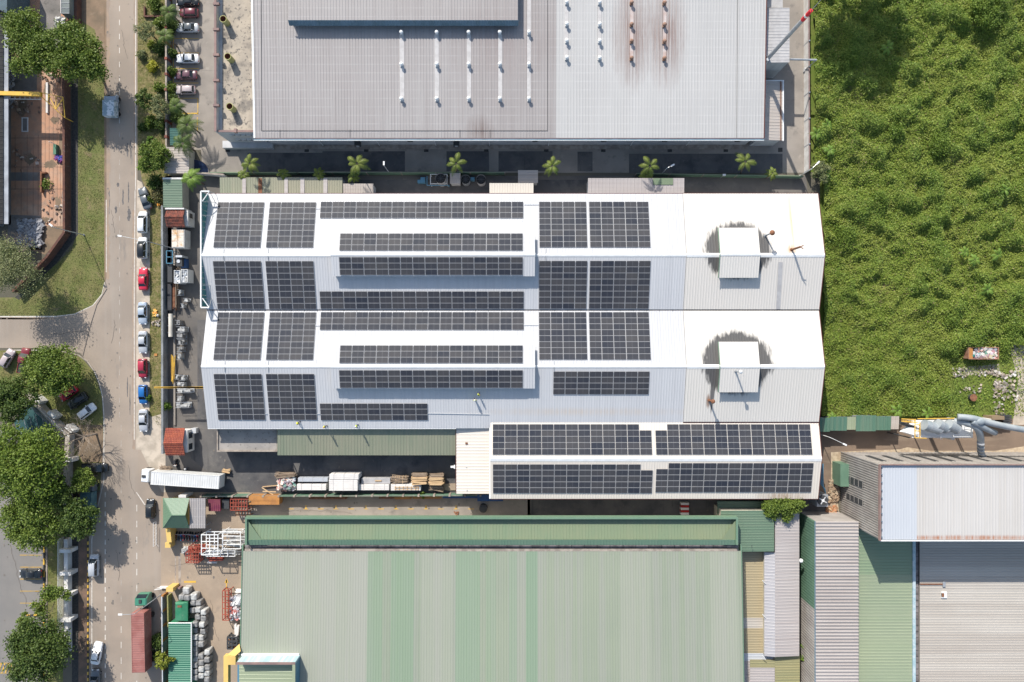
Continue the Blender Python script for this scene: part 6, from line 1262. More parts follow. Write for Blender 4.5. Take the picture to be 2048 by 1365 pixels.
a, b = P(343.5, 459, 2.6), P(368.5, 495.5, 2.6); w = MB(); rm = mat('rust stained cabin roof', (.66, .6, .52), (.5, .3, .14), sc=.55, world=True, lo=.55, hi=.66)
for i in range(2):
    for j in range(3): w.box(a.x + .05 + i * 1.18, a.y - .05 - j * 1.16, 2.6, a.x + 1.15 + i * 1.18, a.y - 1.14 - j * 1.16, 2.66, rm)
w.build('roof', t)
# green hip roofed guard house
t = thing('guard_house', 'guard house with green hipped roof and grey flat canopy at the lower gate', 'guard house', P(365, 1027, 3))
z0, z1 = 3.2, 4.9; a, b = P(326, 996.5, z0), P(379, 1056.5, z0); ap = P(344.5, 1028, z1); rt = P(378.5, 997.5, z1 - .05); ap2 = Vector((b.x, ap.y, z1))
c1, c2, c3, c4 = Vector((a.x, b.y, z0)), Vector((b.x, b.y, z0)), Vector((b.x, a.y, z0)), Vector((a.x, a.y, z0)); ap = Vector((P(343.5, 0, z1).x, (a.y + b.y) / 2, z1)); ap2 = Vector((b.x, ap.y, z1))
gm = roofmat('guard house green roof', (.115, .195, .125), (.13, .215, .14), (.17, .22, .15), k=.3, rough=.5)
r = MB(); n = 22
r.add([c1, c2, ap2, ap, c3, c4], [(0, 1, 2, 3), (3, 2, 4, 5), (5, 0, 3)], gm)
for i in range(n):   # standing seams
    f = (i + .5) / n; x = a.x + (b.x - a.x) * f; k1 = min(1, (x - a.x) / (ap.x - a.x)); zt_ = z0 + (z1 - z0) * k1
    for y0_ in (a.y, b.y): r.cyl((x, y0_, z0 + .03), (x, y0_ + (ap.y - y0_) * k1, zt_ + .03), .035, .035, gm, 4)
for i in range(20):
    f = (i + .5) / 20; y = b.y + (a.y - b.y) * f; k1 = 1 - abs(f - .5) * 2; r.cyl((a.x, y, z0 + .03), (a.x + (ap.x - a.x) * k1, y, z0 + (z1 - z0) * k1 + .03), .035, .035, gm, 4)
for p in (c1, c4): r.cyl(p, ap, .09, .09, gm, 5)
r.cyl(ap, ap2, .09, .09, gm, 5); r.build('hipped_roof', t)
w = MB(); w.box(a.x + .5, b.y + .5, 0, b.x - .3, a.y - .5, 3.1, M['wall_yellow']); w.build('wall', t)
a2, b2 = P(379, 997, 3.4), P(411, 1057, 3.4); r = MB(); r.ribs((a2.x + .02, b2.y, 3.4), (b2.x, b2.y, 3.4), (b2.x, a2.y, 3.4), (a2.x + .02, a2.y, 3.4), M['roof_mauve'], pitch=.42, h=.07, w=.16); r.build('canopy', t)
w = MB()
for x, y in ((b2.x - .3, b2.y + .3), (b2.x - .3, a2.y - .3), (a2.x + .6, b2.y + .3)): w.cyl((x, y, 0), (x, y, 3.35), .07, .07, M['steel'], 6)
w.build('post', t)
k = MB(); bx(k, 357, 991, 372, 996, 0, 3.0, M['wall_white']); tag(k.build('small_box'), 'small white box on the north side of the green hipped guard house', 'box')
t = thing('gate_sign_wall', 'curved yellow gate wall south of the green hipped guard house', 'wall', G(333, 1080)); k = MB(); pts = []
for i in range(8):
    f = i / 7; p = P(331 + 3 * f, 1058 + f * 27, 2.4); pts.append(p)
for p, q in zip(pts[:-1], pts[1:]): k.add([p, q, Vector((q.x, q.y, 0)), Vector((p.x, p.y, 0)), p + Vector((.9, 0, 0)), q + Vector((.9, 0, 0)), Vector((q.x + .9, q.y, 0)), Vector((p.x + .9, p.y, 0))], [(0, 1, 5, 4), (3, 2, 1, 0), (4, 5, 6, 7)], M['wall_yellow'])
k.build('panel', t); k = MB(); bx(k, 330, 1086, 341, 1096, 0, 1.9, M['wall_yellow']); k.build('end_block', t)
t = thing('gate_pillar', 'yellow capped gate pillar beside the wrapped bales', 'wall', G(338, 1182)); k = MB(); 
for x0, y0, x1, y1, z, m in ((332, 1176, 346, 1184, 2.6, 'wall_yellow'), (319, 1174, 336, 1178, .5, 'wall_white'), (347, 1176, 360, 1179, 1.2, 'coping')): bx(k, x0, y0, x1, y1, 0, z, M[m])
k.build('pillar', t)
wallrun('lower_fence', 'grey fence with yellow brackets beside the teal roofed container row', [(334, 1186), (336, 1420)], 2.0, .15, M['wall_grey'], cat='fence', cap=.05, capm=M['alu'], posts=(2.8, .4, M['orange'], 1.9))
wallrun('lower_fence', 'olive mesh fence between the gate pillar and the green skip', [(343, 1186), (344, 1248)], 1.6, .25, mat('olive mesh', (.3, .27, .1), (.2, .2, .08), sc=3, world=True), cat='fence')
# sliding gate frames
for i, (pts, lb) in enumerate([([(313, 1043), (313, 1090)], 'pale sliding gate rail at the lower entrance, northern'), ([(315, 1176), (330, 1174)], 'pale sliding gate rail at the lower entrance, southern')]):
    t = thing('gate', lb, 'gate', G(*pts[0])); k = MB(); A, B = G(*pts[0]), G(*pts[1])
    for z in (.2, 1.2): k.cyl(A + Vector((0, 0, z)), B + Vector((0, 0, z)), .05, .05, M['white_metal'], 6)
    for j in range(8): q = A.lerp(B, j / 7); k.cyl(q, q + Vector((0, 0, 1.25)), .03, .03, M['white_metal'], 5)
    k.build('frame', t)
# ---------------------------------------------------------------- street lamps
def lamp(px, py, h, arm, label, bpx=None, double=False, m='steel', group='street lamps'):
    b = G(px, py); t = thing('street_lamp', label, 'street lamp', b, group=group); k = MB(); k.cyl(b, b + Vector((0, 0, h)), .11, .06, M[m], 8); k.cyl(b, b + Vector((0, 0, .25)), .2, .18, M[m], 8); k.build('pole', t)
    e = b + Vector((arm[0], arm[1], h + .35)); k = MB(); k.tube([b + Vector((0, 0, h)), b + Vector((arm[0] * .3, arm[1] * .3, h + .25)), e], .045, M[m], 6); k.build('arm', t)
    k = MB(); a = math.atan2(arm[1], arm[0]); k.obox(e + Vector((math.cos(a) * .3, math.sin(a) * .3, 0)), .75, .3, .12, M['white_metal'], rz=a); k.build('lamp_head', t)
lamp(168.5, 470.5, 8.6, (-.4, .3), 'street lamp on the grass verge leaning over the brick wall')
lamp(345, 497, 9.5, (-4.6, .9), 'street lamp reaching over the road beside the white cabin')
lamp(322, 1190, 9.5, (-2.2, 0), 'street lamp leaning over the brown red container')
lamp(780, 348, 6.2, (0, .1), 'thin lamp post over the second palm gap of the lane', m='alu', group='lane lamps')
lamp(1322, 350, 5.0, (.8, .4), 'thin curved lamp on the east lane fence', m='alu', group='lane lamps')
lamp(1636, 868, 5.0, (2.5, -1.2), 'curved white lamp on the east wall of the south east hall', m='white_metal', group='wall lamps')
lamp(1600, 352, 5, (1, 1), 'thin lamp at the corner shrub tree', m='alu', group='lane lamps')
t = thing('camera_post', 'short post with white box beside the east lane fence', 'post', G(1440, 357)); k = MB(); q = G(1440, 357); k.cyl(q, q + Vector((0, 0, 2.6)), .05, .05, M['steel'], 6); k.build('pole', t); k = MB(); k.obox(q + Vector((0, 0, 2.7)), .55, .35, .3, M['white_metal']); k.build('box', t)
# utility wire above side road
t = thing('power_line', 'thin black cable crossing the road junction', 'cable', P(166, 712, 6)); k = MB(); k.tube([G(166, 712) + Vector((0, 0, .03)), G(180, 655) + Vector((0, 0, .03)), G(194, 610) + Vector((0, 0, .03)), G(214, 578) + Vector((0, 0, .03))], .07, M['tar'], 5); k.build('cable', t)
# yellow boom from hall C
t = thing('boom', 'thin yellow boom reaching from the middle hall over the boundary wall', 'boom', P(408, 775, 5.5)); k = MB(); k.add([P(308, 775.3, 6), P(308, 776, 6), P(412, 777.5, 6), P(412, 773, 6)], [(0, 1, 2, 3)], M['yellow']); A, B = P(309, 775.5, 5.9), P(412, 775.2, 5.9); k.obox((A + B) / 2, (B - A).length, .28, .2, M['yellow']); k.build('beam', t)
# ---------------------------------------------------------------- frame screen at the west end of hall B
t = thing('sign_frame', 'white steel frame with teal back sheets on the west gable of the north hall', 'frame', P(410, 500, 8)); zt = 9.2; k = MB()
pts = [(402, 383), (419, 383), (402, 615.5), (418.5, 615.5)]
A, B, C, D = P(402, 383, zt), P(419, 383, zt), P(402, 615.5, zt), P(418.5, 615.5, zt)
for a, b in ((A, B), (A, C), (C, D)): d = b - a; k.obox((a + b) / 2, d.length, .22, .25, M['white_metal'], rz=math.atan2(d.y, d.x))
E, E2 = P(405, 403, zt), P(405, 597, zt); Wl, We = P(432, 388, 7), P(423, 610, 7)
for a, b in ((B, E), (D, E2)): k.cyl(a, b, .09, .09, M['white_metal'], 6)
k.build('frame', t); k = MB()
for a, b in ((B, onp(432, 389, zB)), (B, onp(430, 404, zB)), (P(404, 404, zt), onp(431, 405, zB)), (P(404, 431, zt), onp(427, 432, zB)), (P(403, 571, zt), onp(421, 571, zB)), (P(403, 597, zt), onp(422, 598, zB)), (D, onp(423, 597, zB))): k.cyl(a, b, .05, .05, M['steel'], 5)
k.build('strut', t); k = MB(); y0, y1 = C.y + .2, A.y - .2; n = 20
for i in range(n):
    ya = y0 + (y1 - y0) * i / n + .05; yb = y0 + (y1 - y0) * (i + 1) / n - .03; k.box(A.x + .1, ya, 5.2, A.x + .22, yb, 9.0, M['wall_navy'] if False else mat('teal sheet', (.05, .17, .17), (.07, .2, .2), sc=.5, world=True))
k.box(A.x + .2, y0, 5.3, xW - .02, y1, 5.4, MATS['teal sheet']); k.build('back_sheet', t); k = MB()
for x in (A.x,):
    for f in (0, .33, .66, 1): y = C.y + (A.y - C.y) * f; k.box(x - .1, y - .12, 0, x + .1, y + .12, 9.1, M['steel'])
k.build('post', t)
# ---------------------------------------------------------------- stacks of materials in the south yard
def stackbox(label, x0, y0, x1, y1, z1, m, layers, z0=0, name='board_stack', group='board stacks along the yard fence'):
    a, b = P(x0, y0, z1), P(x1, y1, z1); t = thing(name, label, 'stack', ((a.x + b.x) / 2, (a.y + b.y) / 2, z0), group=group); k = MB(); hl = (z1 - z0) / layers
    for i in range(layers):
        j = rnd.uniform(-.04, .04); k.box(a.x + j, b.y + j * .5, z0 + i * hl + .02, b.x + j, a.y + j * .5, z0 + (i + 1) * hl, m)
    n = max(3, int((a.y - b.y) / .35))
    for i in range(n): y = b.y + (a.y - b.y) * i / n; k.box(a.x, y + .03, z1, b.x, y + (a.y - b.y) / n - .03, z1 + .03, m)
    k.build('boards', t)
    for f in (.15, .5, .85): k = MB(); x = a.x + (b.x - a.x) * f; k.box(x - .04, b.y - .03, z0, x + .04, a.y + .03, z1 + .05, M['board_grey']); k.build('strap', t)
    return t
stackbox('low white board stack next to the bagged waste', 594, 969, 652, 981, 1.8, M['board'], 6)
stackbox('blue grey sheet stack behind the low white board stack', 596, 956, 655, 964, 1.5, M['roof_bluewhite'], 5)
stackbox('tall wide white board stack, biggest in the yard', 658, 960, 715, 982, 3.0, M['board'], 10)
stackbox('grey white board stack behind the biggest stack', 659, 949, 717, 959, 3.0, M['board'], 10)
stackbox('grey board stack with a timber on top east of the biggest stack', 723, 957, 780, 968, 1.6, M['board_grey'], 5)
stackbox('light grey board stack in front of the grey stack with a timber on top', 718, 969.5, 778, 981, 2.0, M['board'], 6)
stackbox('pale board stack with timber frames lying on it', 782, 969, 841, 981.5, 1.9, M['board'], 6)
k = MB(); z = 1.98
for x in (790, 798, 806, 814, 822, 830, 836): a, b = P(x, 973, z), P(x + 1.2, 980, z); k.box(a.x, b.y, z, b.x, a.y, z + .12, M['timber'])
for y in (974, 979): a, b = P(789, y, z), P(838, y + 1, z); k.box(a.x, b.y, z + .12, b.x, a.y, z + .2, M['timber'])
tag(k.build('timber_lattice'), 'timber frame lying on the pale board stack', 'frame')
k = MB(); a, b = P(750, 961, 1.7), P(763, 963, 1.7); k.box(a.x, b.y, 1.65, b.x, a.y, 1.8, M['timber']); tag(k.build('timber_offcut'), 'short timber lying on the grey board stack', 'timber')
def pile(label, x0, y0, x1, y1, z1, m, n, r, name='timber_pile', along='x', cat='pile', jit=.12, group=None, z0=0):
    a, b = P(x0, y0, z1), P(x1, y1, z1); k = MB(); X, Y = b.x - a.x, a.y - b.y; c = ((a.x + b.x) / 2, (a.y + b.y) / 2)
    for i in range(n):
        z = z0 + r + (z1 - z0 - r) * rnd.random() ** .45
        if along == 'x': y = c[1] + rnd.uniform(-.5, .5) * Y; k.obox((c[0] + rnd.uniform(-.06, .06) * X, y, z), X * rnd.uniform(.82, 1.05), r * 2, r * 2, m, rz=rnd.gauss(0, jit))
        else: x = c[0] + rnd.uniform(-.5, .5) * X; k.obox((x, c[1] + rnd.uniform(-.06, .06) * Y, z), r * 2, Y * rnd.uniform(.82, 1.05), r * 2, m, rz=rnd.gauss(0, jit))
    return tag(k.build(name), label, cat, group)
pile('pale bright timber pile, western of the two', 823, 955, 854, 970, 2.4, M['timber'], 60, .1, jit=.05); pile('grey end of the western pale timber pile', 824, 948, 854, 956, 2.2, M['old_timber'], 36, .1, jit=.05)
pile('pale bright timber pile, eastern of the two', 858, 957, 887, 970, 2.4, M['timber'], 60, .1, jit=.05); pile('grey end of the eastern pale timber pile', 860, 949, 886, 957, 2.2, M['old_timber'], 34, .1, jit=.05)
pile('loose brown timber in front of the eastern pale pile', 858, 971, 887, 982, 1.4, M['old_timber'], 40, .07, jit=.16)
pile('openwork old timber frames behind the framed board stack', 782, 953, 816, 968, 1.8, M['old_timber'], 26, .07, jit=.1); pile('cross pieces on the openwork timber frames', 783, 953, 815, 967, 1.9, M['timber'], 14, .05, along='y', jit=.06)
pile('planks behind the bagged waste', 550, 948, 590, 957, 2.0, M['old_timber'], 34, .07, jit=.1)
pile('dark fence rails heap beside the container truck cab', 317, 935, 340, 942, 2.0, M['old_timber'], 26, .06, jit=.35)
pile('two loose boards leaning on the yard fence', 523, 973, 552, 984, 1.2, M['timber'], 3, .08, jit=.5)
pile('short log heap behind the container truck', 444, 940, 459, 946, .8, M['timber'], 14, .07, jit=.3)
k = MB(); 
a, b = P(888, 968, .3), P(912, 981, .3); k.box(a.x, b.y, 0, b.x, a.y, .3, M['sandy']); tag(k.build('concrete_pad'), 'sunlit sandy pad east of the timber piles', 'slab')
def heap(label, x0, y0, x1, y1, z1, m, n, s, name='waste_heap', cat='heap', z0=0, group=None):
    a, b = P(x0, y0, z1), P(x1, y1, z1); k = MB(); c = Vector(((a.x + b.x) / 2, (a.y + b.y) / 2, 0)); X, Y = (b.x - a.x) / 2, (a.y - b.y) / 2
    for i in range(n):
        u, v = rnd.uniform(-1, 1), rnd.uniform(-1, 1); z = z0 + (z1 - z0) * (1 - .35 * max(abs(u), abs(v)) ** 2) * rnd.uniform(.55, 1)
        k.obox((c.x + u * X, c.y + v * Y, z), s * rnd.uniform(.5, 1.4), s * rnd.uniform(.5, 1.4), s * rnd.uniform(.3, .8), m, rz=rnd.uniform(0, 3), rx=rnd.uniform(-.5, .5), ry=rnd.uniform(-.5, .5))
    return tag(k.build(name), label, cat, group)
heap('colourful bagged waste heap west of the board stacks', 553, 957, 586, 982, 2.4, M['rubbish'], 170, .55)
# long bins under the fence
def bin_(label, x0, y0, x1, y1, z1, m, name='steel_bin', lid=True, cat='bin'):
    a, b = P(x0, y0, z1), P(x1, y1, z1); t = thing(name, label, cat, ((a.x + b.x) / 2, (a.y + b.y) / 2, 0)); k = MB(); k.box(a.x, b.y, .15, b.x, a.y, z1 - .1, m); n = int((b.x - a.x) / .6)
    for i in range(n): x = a.x + i * (b.x - a.x) / n; k.box(x, b.y - .04, .15, x + .12, b.y, z1 - .15, m)
    k.build('body', t); k = MB(); k.box(a.x - .05, b.y + (a.y - b.y) * .45, z1 - .098, b.x + .05, a.y, z1, m); k.box(a.x - .03, b.y, z1 - .098, b.x + .03, b.y + (a.y - b.y) * .42, z1 - .04, m); k.build('lid', t); return t
bin_('long orange brown metal bin, westernmost under the yard fence', 498, 992.5, 558, 1010, 2.3, M['orange'])
bin_('dark rusty bin half hidden under the yard fence', 618, 991, 692, 999, 1.5, M['rust'])
bin_('orange bin beside the weed on the yard fence', 789, 992, 822, 999, 1.5, M['orange']); bin_('orange bin east of the weed on the yard fence', 826, 992, 882, 998, 1.5, M['orange']); bin_('dark brown bin west of the orange bins', 758, 992, 787, 998, 1.4, M['rust'])
bin_('long blue bin under the east end of the yard fence', 886, 991, 958, 997, 1.5, M['blue']); bin_('blue skip at the corner of the south east hall', 955, 990, 1006, 1003, 2.2, M['blue'])
t = thing('round_tank', 'black round tank beside the blue skip', 'tank', G(967, 1015)); k = MB(); q = G(967, 1015); k.cyl(q, q + Vector((0, 0, 1.3)), .8, .8, M['dark_metal'], 16); k.build('shell', t); k = MB(); k.cyl(q + Vector((0, 0, 1.3)), q + Vector((0, 0, 1.36)), .6, .5, M['dark_metal'], 16); k.build('lid', t)
t = thing('scrap_metal', 'dark bent metal arm lying on the sunlit lane', 'scrap', G(914, 1028)); k = MB(); k.tube([G(908, 1023) + Vector((0, 0, .1)), G(914, 1031) + Vector((0, 0, .3)), G(917, 1024) + Vector((0, 0, .1)), G(909, 1026) + Vector((0, 0, .1))], .12, M['rust'], 5); k.build('arm', t)
t = thing('striped_barrier', 'red and white striped barrier stack in the shaded lane', 'barrier', G(1370, 1018))
for i in range(5): k = MB(); a, b = P(1362, 1006 + i * 5, 1), P(1378, 1010.5 + i * 5, 1); k.box(a.x, b.y, 0, b.x, a.y, 1.0 - .02 * i, M['tail'] if i % 2 else M['board']); k.build('block', t)
# ---------------------------------------------------------------- wrapped goods and scrap west of halls (north yard)
def goods(label, x0, y0, x1, y1, z1=1.5, m='plastic_white', pallet=True, n=10, name='wrapped_goods', group='goods along the yard edge'):
    a, b = P(x0, y0, z1), P(x1, y1, z1); t = thing(name, label, 'goods', ((a.x + b.x) / 2, (a.y + b.y) / 2, 0), group=group); k = MB(); X, Y = b.x - a.x, a.y - b.y
    for i in range(n):
        w, d = X * rnd.uniform(.25, .5), Y * rnd.uniform(.3, .6); x, y = rnd.uniform(a.x, b.x - w), rnd.uniform(b.y, a.y - d); h = z1 * rnd.uniform(.6, 1.0); k.box(x, y, .25 + i * .002, x + w, y + d, h, M[m])
    k.build('load', t); k = MB()
    for f in range(4): x = a.x + X * (.02 + f * .3); k.box(x, b.y - .1, .05, x + .08, a.y + .1, .2, M['old_timber'])
    k.box(a.x, b.y, .2, b.x, a.y, .24, M['steel'])
    for x in (a.x, b.x):
        for y in (a.y, b.y): k.cyl((x, y, 0), (x, y, z1 * 1.05), .04, .04, M['steel'], 5)
    for y in (a.y, b.y): k.cyl((a.x, y, z1), (b.x, y, z1), .035, .035, M['steel'], 5)
    k.build('pallet_frame', t); return t
LG = [(350, 641, 359, 650), (352, 654, 370, 664), (353, 665, 367, 677), (355, 679, 367, 689), (354, 695, 364, 704), (353, 708, 361, 719), (350, 750, 357, 759), (360, 751, 370, 761), (353, 765, 368, 774), (353, 777, 383, 786), (354, 793, 363, 802), (351, 805, 378, 816), (361, 608, 367, 616), (367, 597, 376, 604), (355, 580, 362, 591)]
NM = ['small grey wrapped crate east of the cream pipe', 'wide pair of wrapped crates in the yard', 'square wrapped load just below the wide pair', 'single wrapped crate with long shadow', 'narrow leaning wrapped goods', 'white topped wrapped goods beside the yellow pipes', 'small white load, northern of the five by the yellow boom', 'white load right of the small white one near the yellow boom', 'bright white load just above the yellow boom', 'longest white load just below the yellow boom', 'small white load between the two long ones', 'long white load nearest the tiled guard house', 'small cart with ladder shadow', 'grey machine part cluster beside the pipes', 'pale stepped block beside the dark pipes']
for i, (g4, nm) in enumerate(zip(LG, NM)): goods(nm, *g4, z1=1.5 if i > 5 else 1.8, m='plastic_white' if i >= 5 or i in (1,) else 'plastic_grey', n=9)
k = []
for i, (x0, y0, x1, y1) in enumerate([(348, 541, 360, 567), (362, 539, 375, 565)]):
    a, b = P(x0, y0, 2.6), P(x1, y1, 2.6); t = thing('waste_cage', ['western open white bin full of shiny scrap', 'eastern open white bin full of shiny scrap'][i], 'bin', ((a.x + b.x) / 2, (a.y + b.y) / 2, 0), group='open bins of shiny scrap')
    k = MB(); k.box(a.x, b.y, 0, a.x + .08, a.y, 2.6, M['white_metal']); k.box(b.x - .08, b.y, 0, b.x, a.y, 2.6, M['white_metal']); k.box(a.x + .08, b.y, 0, b.x - .08, b.y + .08, 2.6, M['white_metal']); k.box(a.x + .08, a.y - .08, 0, b.x - .08, a.y, 2.6, M['white_metal']); k.build('sides', t)
    k = MB()
    for j in range(40): k.obox((rnd.uniform(a.x + .25, b.x - .25), rnd.uniform(b.y + .25, a.y - .25), rnd.uniform(2.2, 2.5)), .5, .3, .04, M['alu'] if j % 3 else M['plastic_white'], rz=rnd.uniform(0, 3), rx=rnd.uniform(-.5, .5))
    k.box(a.x + .1, b.y + .1, 2.0, b.x - .1, a.y - .1, 2.2, M['steel']); k.build('scrap_load', t)
t = thing('machine_unit', 'dark machine on a blue base beside the blue frame', 'machine', G(362, 520)); k = MB(); bx(k, 352, 515, 364, 533, 0, 2.2, M['dark_metal']); k.build('body', t); k = MB(); bx(k, 351, 511, 364, 515, 0, 2.6, M['alu']); k.build('front', t); k = MB(); bx(k, 362, 518, 371, 536, 0, 1.4, M['blue']); k.build('base', t); k = MB(); q = P(357, 523, 2.25); k.cyl(q, q + Vector((0, 0, .08)), .35, .35, M['alu'], 12); k.build('fan', t)
t = thing('storage_rack', 'blue and white steel frame against the boundary wall', 'frame', G(340, 515)); k = MB(); z = 2.4; a, b = P(333, 502, z), P(345, 527, z)
for y in (a.y, (a.y + b.y) / 2, b.y): k.obox(((a.x + b.x) / 2, y, z), b.x - a.x, .12, .12, M['lightblue'])
for x in (a.x, b.x):
    k.obox((x, (a.y + b.y) / 2, z), .12, a.y - b.y, .12, M['lightblue'])
    for y in (a.y, b.y): k.obox((x, y, z / 2), .1, .1, z, M['lightblue'])
k.build('frame', t)
t = thing('storage_tank', 'long cream pipe tank lying beside the boundary wall', 'tank', G(345, 650)); k = MB(); k.cyl(P(341.5, 628, 1.3), P(341.5, 674, 1.3), .42, .42, mat('cream tank', (.62, .58, .5), (.5, .46, .4), sc=.6, world=True), 14); k.build('shell', t, smooth=False); k = MB()
for y in (636, 652, 666): q = P(341.5, y, .5); k.obox((q.x, q.y, .5), .9, .15, 1.0, M['steel'])
k.build('cradle', t)
pile('long rusty pipes lying along the boundary wall', 345, 542, 351, 618, 1.2, M['rust'], 14, .06, along='y', jit=.02, name='pipe_pile'); pile('second bundle of pale pipes beside the rusty pipes', 349, 540, 353, 620, 1.3, M['old_timber'], 8, .05, along='y', jit=.02, name='pipe_pile')
pile('yellow pipes lying near the leaning goods', 340, 712, 347, 765, .9, M['yellow'], 8, .04, along='y', jit=.06, name='pipe_pile')
t = thing('dark_store', 'dark roofed lean-to along the boundary wall', 'shed', G(339, 550)); k = MB(); bx(k, 335, 530, 344, 565, 0, 2.0, M['dark_metal']); k.build('roof', t)
t = thing('dark_store', 'second dark lean-to between the blue frame and the pipe tank', 'shed', G(339, 590)); k = MB(); bx(k, 335, 568, 343, 621, 0, 1.2, mat('dark rubber sheet', (.03, .032, .036), (.05, .05, .055), sc=1, world=True)); k.build('roof', t)
# verge litter
heap('orange and yellow plastic litter on the verge near the silver sedan', 306, 620, 313, 632, .25, mat('orange litter', (.7, .35, .05), rough=.7, island=[(.75, .3, .02), (.8, .6, .2), (.6, .2, .03)]), 16, .35, name='litter'); heap('pale plastic sheet litter below the orange litter', 303, 640, 320, 652, .15, M['rubble'], 14, .35, name='litter')
k = MB(); k.ball(P(316, 631.5, .35), .3, M['plastic_white'], 6, 10); tag(k.build('round_bin', smooth=True), 'small round white bin on the verge', 'bin')
k = MB(); k.obox(P(311.5, 710, .1), .6, .5, .1, M['orange']); tag(k.build('litter'), 'orange scrap on the verge beside the crimson hatchback', 'litter'); k = MB(); k.obox(P(318, 410, .3), .5, .5, .5, mat('orange plastic', (.75, .3, .04))); tag(k.build('crate'), 'orange crate on the verge near the green tin shed', 'crate')
heap('white crumpled plastic beside the large trees', 108, 34, 126, 49, 1.2, M['plastic_white'], 60, .5)
# ---------------------------------------------------------------- lower yard: bales, skip, racks
BL = [(371, 1183), (362, 1196), (373, 1197), (386.5, 1195), (385, 1207), (396, 1207), (395, 1221), (384, 1222), (394.5, 1235), (406, 1226), (406, 1238), (389, 1250), (402.5, 1251), (389, 1262), (405, 1264), (389, 1276), (390, 1288), (389, 1299), (401, 1277), (401, 1290), (389.5, 1309), (390, 1320), (401, 1314), (389, 1332), (413.5, 1306), (413, 1321), (413.5, 1336), (413, 1348), (413, 1360), (401.5, 1327), (401.5, 1340), (389, 1345), (389.5, 1357), (401.5, 1353)]
for i, (x, y) in enumerate(BL):
    big = 1.28 if i in (0, 3) else 1.05; zt = rnd.choice((1.7, 1.9, 2.1)); p = P(x, y, zt)
    col = 'west' if x < 393 else ('middle' if x < 404.5 else 'east')
    k = MB(); m = M['plastic_grey'] if i % 3 else M['plastic_white']; w = big / 2
    k.loft([[(p.x + sx * w * s, p.y + sy * w * s, z) for sx, sy in ((-1, -.8), (-.8, -1), (.8, -1), (1, -.8), (1, .8), (.8, 1), (-.8, 1), (-1, .8))] for z, s in ((0, .92), (.1, 1), (zt - .25, 1.02), (zt - .06, .9), (zt, .6))], m)
    rr_ = sorted([b[1] for b in BL if (('west' if b[0] < 393 else ('middle' if b[0] < 404.5 else 'east')) == col)]).index(y)
    tag(k.build('wrapped_bale', origin=(p.x, p.y, 0)), '%s wrapped bale, %s from the north in the %s column beside the green containers' % ('grey' if i % 3 else 'whitish', ordn(rr_), col), 'bale', 'wrapped bales in the lower yard')
t = thing('skip', 'green waste skip with patched sloping lid north of the teal roofed row', 'skip', G(364, 1222)); a, b = P(349, 1206, 2.8), P(374, 1244, 2.8); k = MB()
k.loft([[(a.x + i, b.y + i, z), (b.x - i - e, b.y + i, z), (b.x - i - e, a.y - i, z), (a.x + i, a.y - i, z)] for z, i, e in ((.1, .3, .3), (2.5, 0, .0), (2.8, .25, .9))], M['green_paint']); k.build('body', t); k = MB(); k.box(a.x + .6, a.y - .9, 2.8, a.x + 1.4, a.y - .5, 2.86, M['rust']); k.build('lid_handle', t)
t = thing('container_row', 'long teal corrugated container roof in the lower yard', 'container', G(365, 1310)); a, b = P(337, 1247, 2.7), P(382, 1440, 2.7); r = MB(); r.ribs((a.x, b.y, 2.7), (a.x, a.y, 2.7), (b.x, a.y, 2.7), (b.x, b.y, 2.7), M['roof_teal'], pitch=.42, h=.07, w=.2); r.build('roof', t)
w = MB(); w.box(a.x + .05, b.y, 0, b.x - .05, a.y - .05, 2.6, M['green_paint']); w.build('wall', t); w = MB(); w.box(b.x, b.y, 2.5, b.x + .15, a.y + .1, 2.8, M['white_metal']); w.box(a.x, a.y, 2.5, b.x, a.y + .1, 2.8, M['white_metal']); w.build('edge_trim', t)
def rack(label, x0, y0, x1, y1, h, m, nx, ny, name='steel_rack', r=.06, levels=(1,), fill=None, cat='rack', group=None):
    a, b = P(x0, y0, h), P(x1, y1, h); t = thing(name, label, cat, ((a.x + b.x) / 2, (a.y + b.y) / 2, 0), group=group); k = MB()
    for l in levels:
        z = h * l
        for i in range(nx + 1): x = a.x + (b.x - a.x) * i / nx; k.box(x - r, b.y, z - r, x + r, a.y, z + r, m)
        for j in range(ny + 1): y = b.y + (a.y - b.y) * j / ny; k.box(a.x, y - r, z - r + .003, b.x, y + r, z + r + .003, m)
    for x in (a.x, b.x):
        for y in (a.y, b.y): k.box(x - r, y - r, 0, x + r, y + r, h, m)
    k.build('frame', t)
    if fill:
        k = MB()
        for i in range(fill[1]): k.obox((rnd.uniform(a.x + .3, b.x - .3), rnd.uniform(b.y + .1, a.y - .1), h * rnd.uniform(.3, .95)), (b.x - a.x) * rnd.uniform(.5, .95), rnd.uniform(.1, .25), .12, M[fill[0]], rz=rnd.gauss(0, .04))
        k.build('load', t)
    return t
rack('tall open white steel frame in the lower yard', 403, 1070, 436, 1110, 4.2, M['white_metal'], 2, 3, levels=(1, .5), r=.07)
rack('white rack loaded with white pipes near the green factory corner', 446, 1064, 481, 1098, 3.2, M['white_metal'], 1, 4, levels=(1, .4), fill=('plastic_white', 26))
rack('white ground rack in front of the tall white frame', 412, 1101, 470, 1113, 2.0, M['white_metal'], 4, 2, fill=('plastic_white', 22))
rack('red oxide rack crate in the lower yard, western', 372, 1105, 397, 1126, 2.6, M['rust_red'], 5, 3, levels=(1, .6, .3))
rack('red oxide rack behind the western red crate', 377, 1094, 405, 1105, 2.8, M['rust_red'], 4, 1, levels=(1, .5), fill=('rust_red', 14))
rack('red oxide crate under the yard fence by the maroon shed', 461, 999, 494, 1021, 2.6, M['rust_red'], 6, 3, levels=(1, .5), fill=('old_timber', 12))
rack('small dark red crate south of the yard fence crate', 472, 1022, 500, 1031, 1.6, M['rust'], 5, 1)
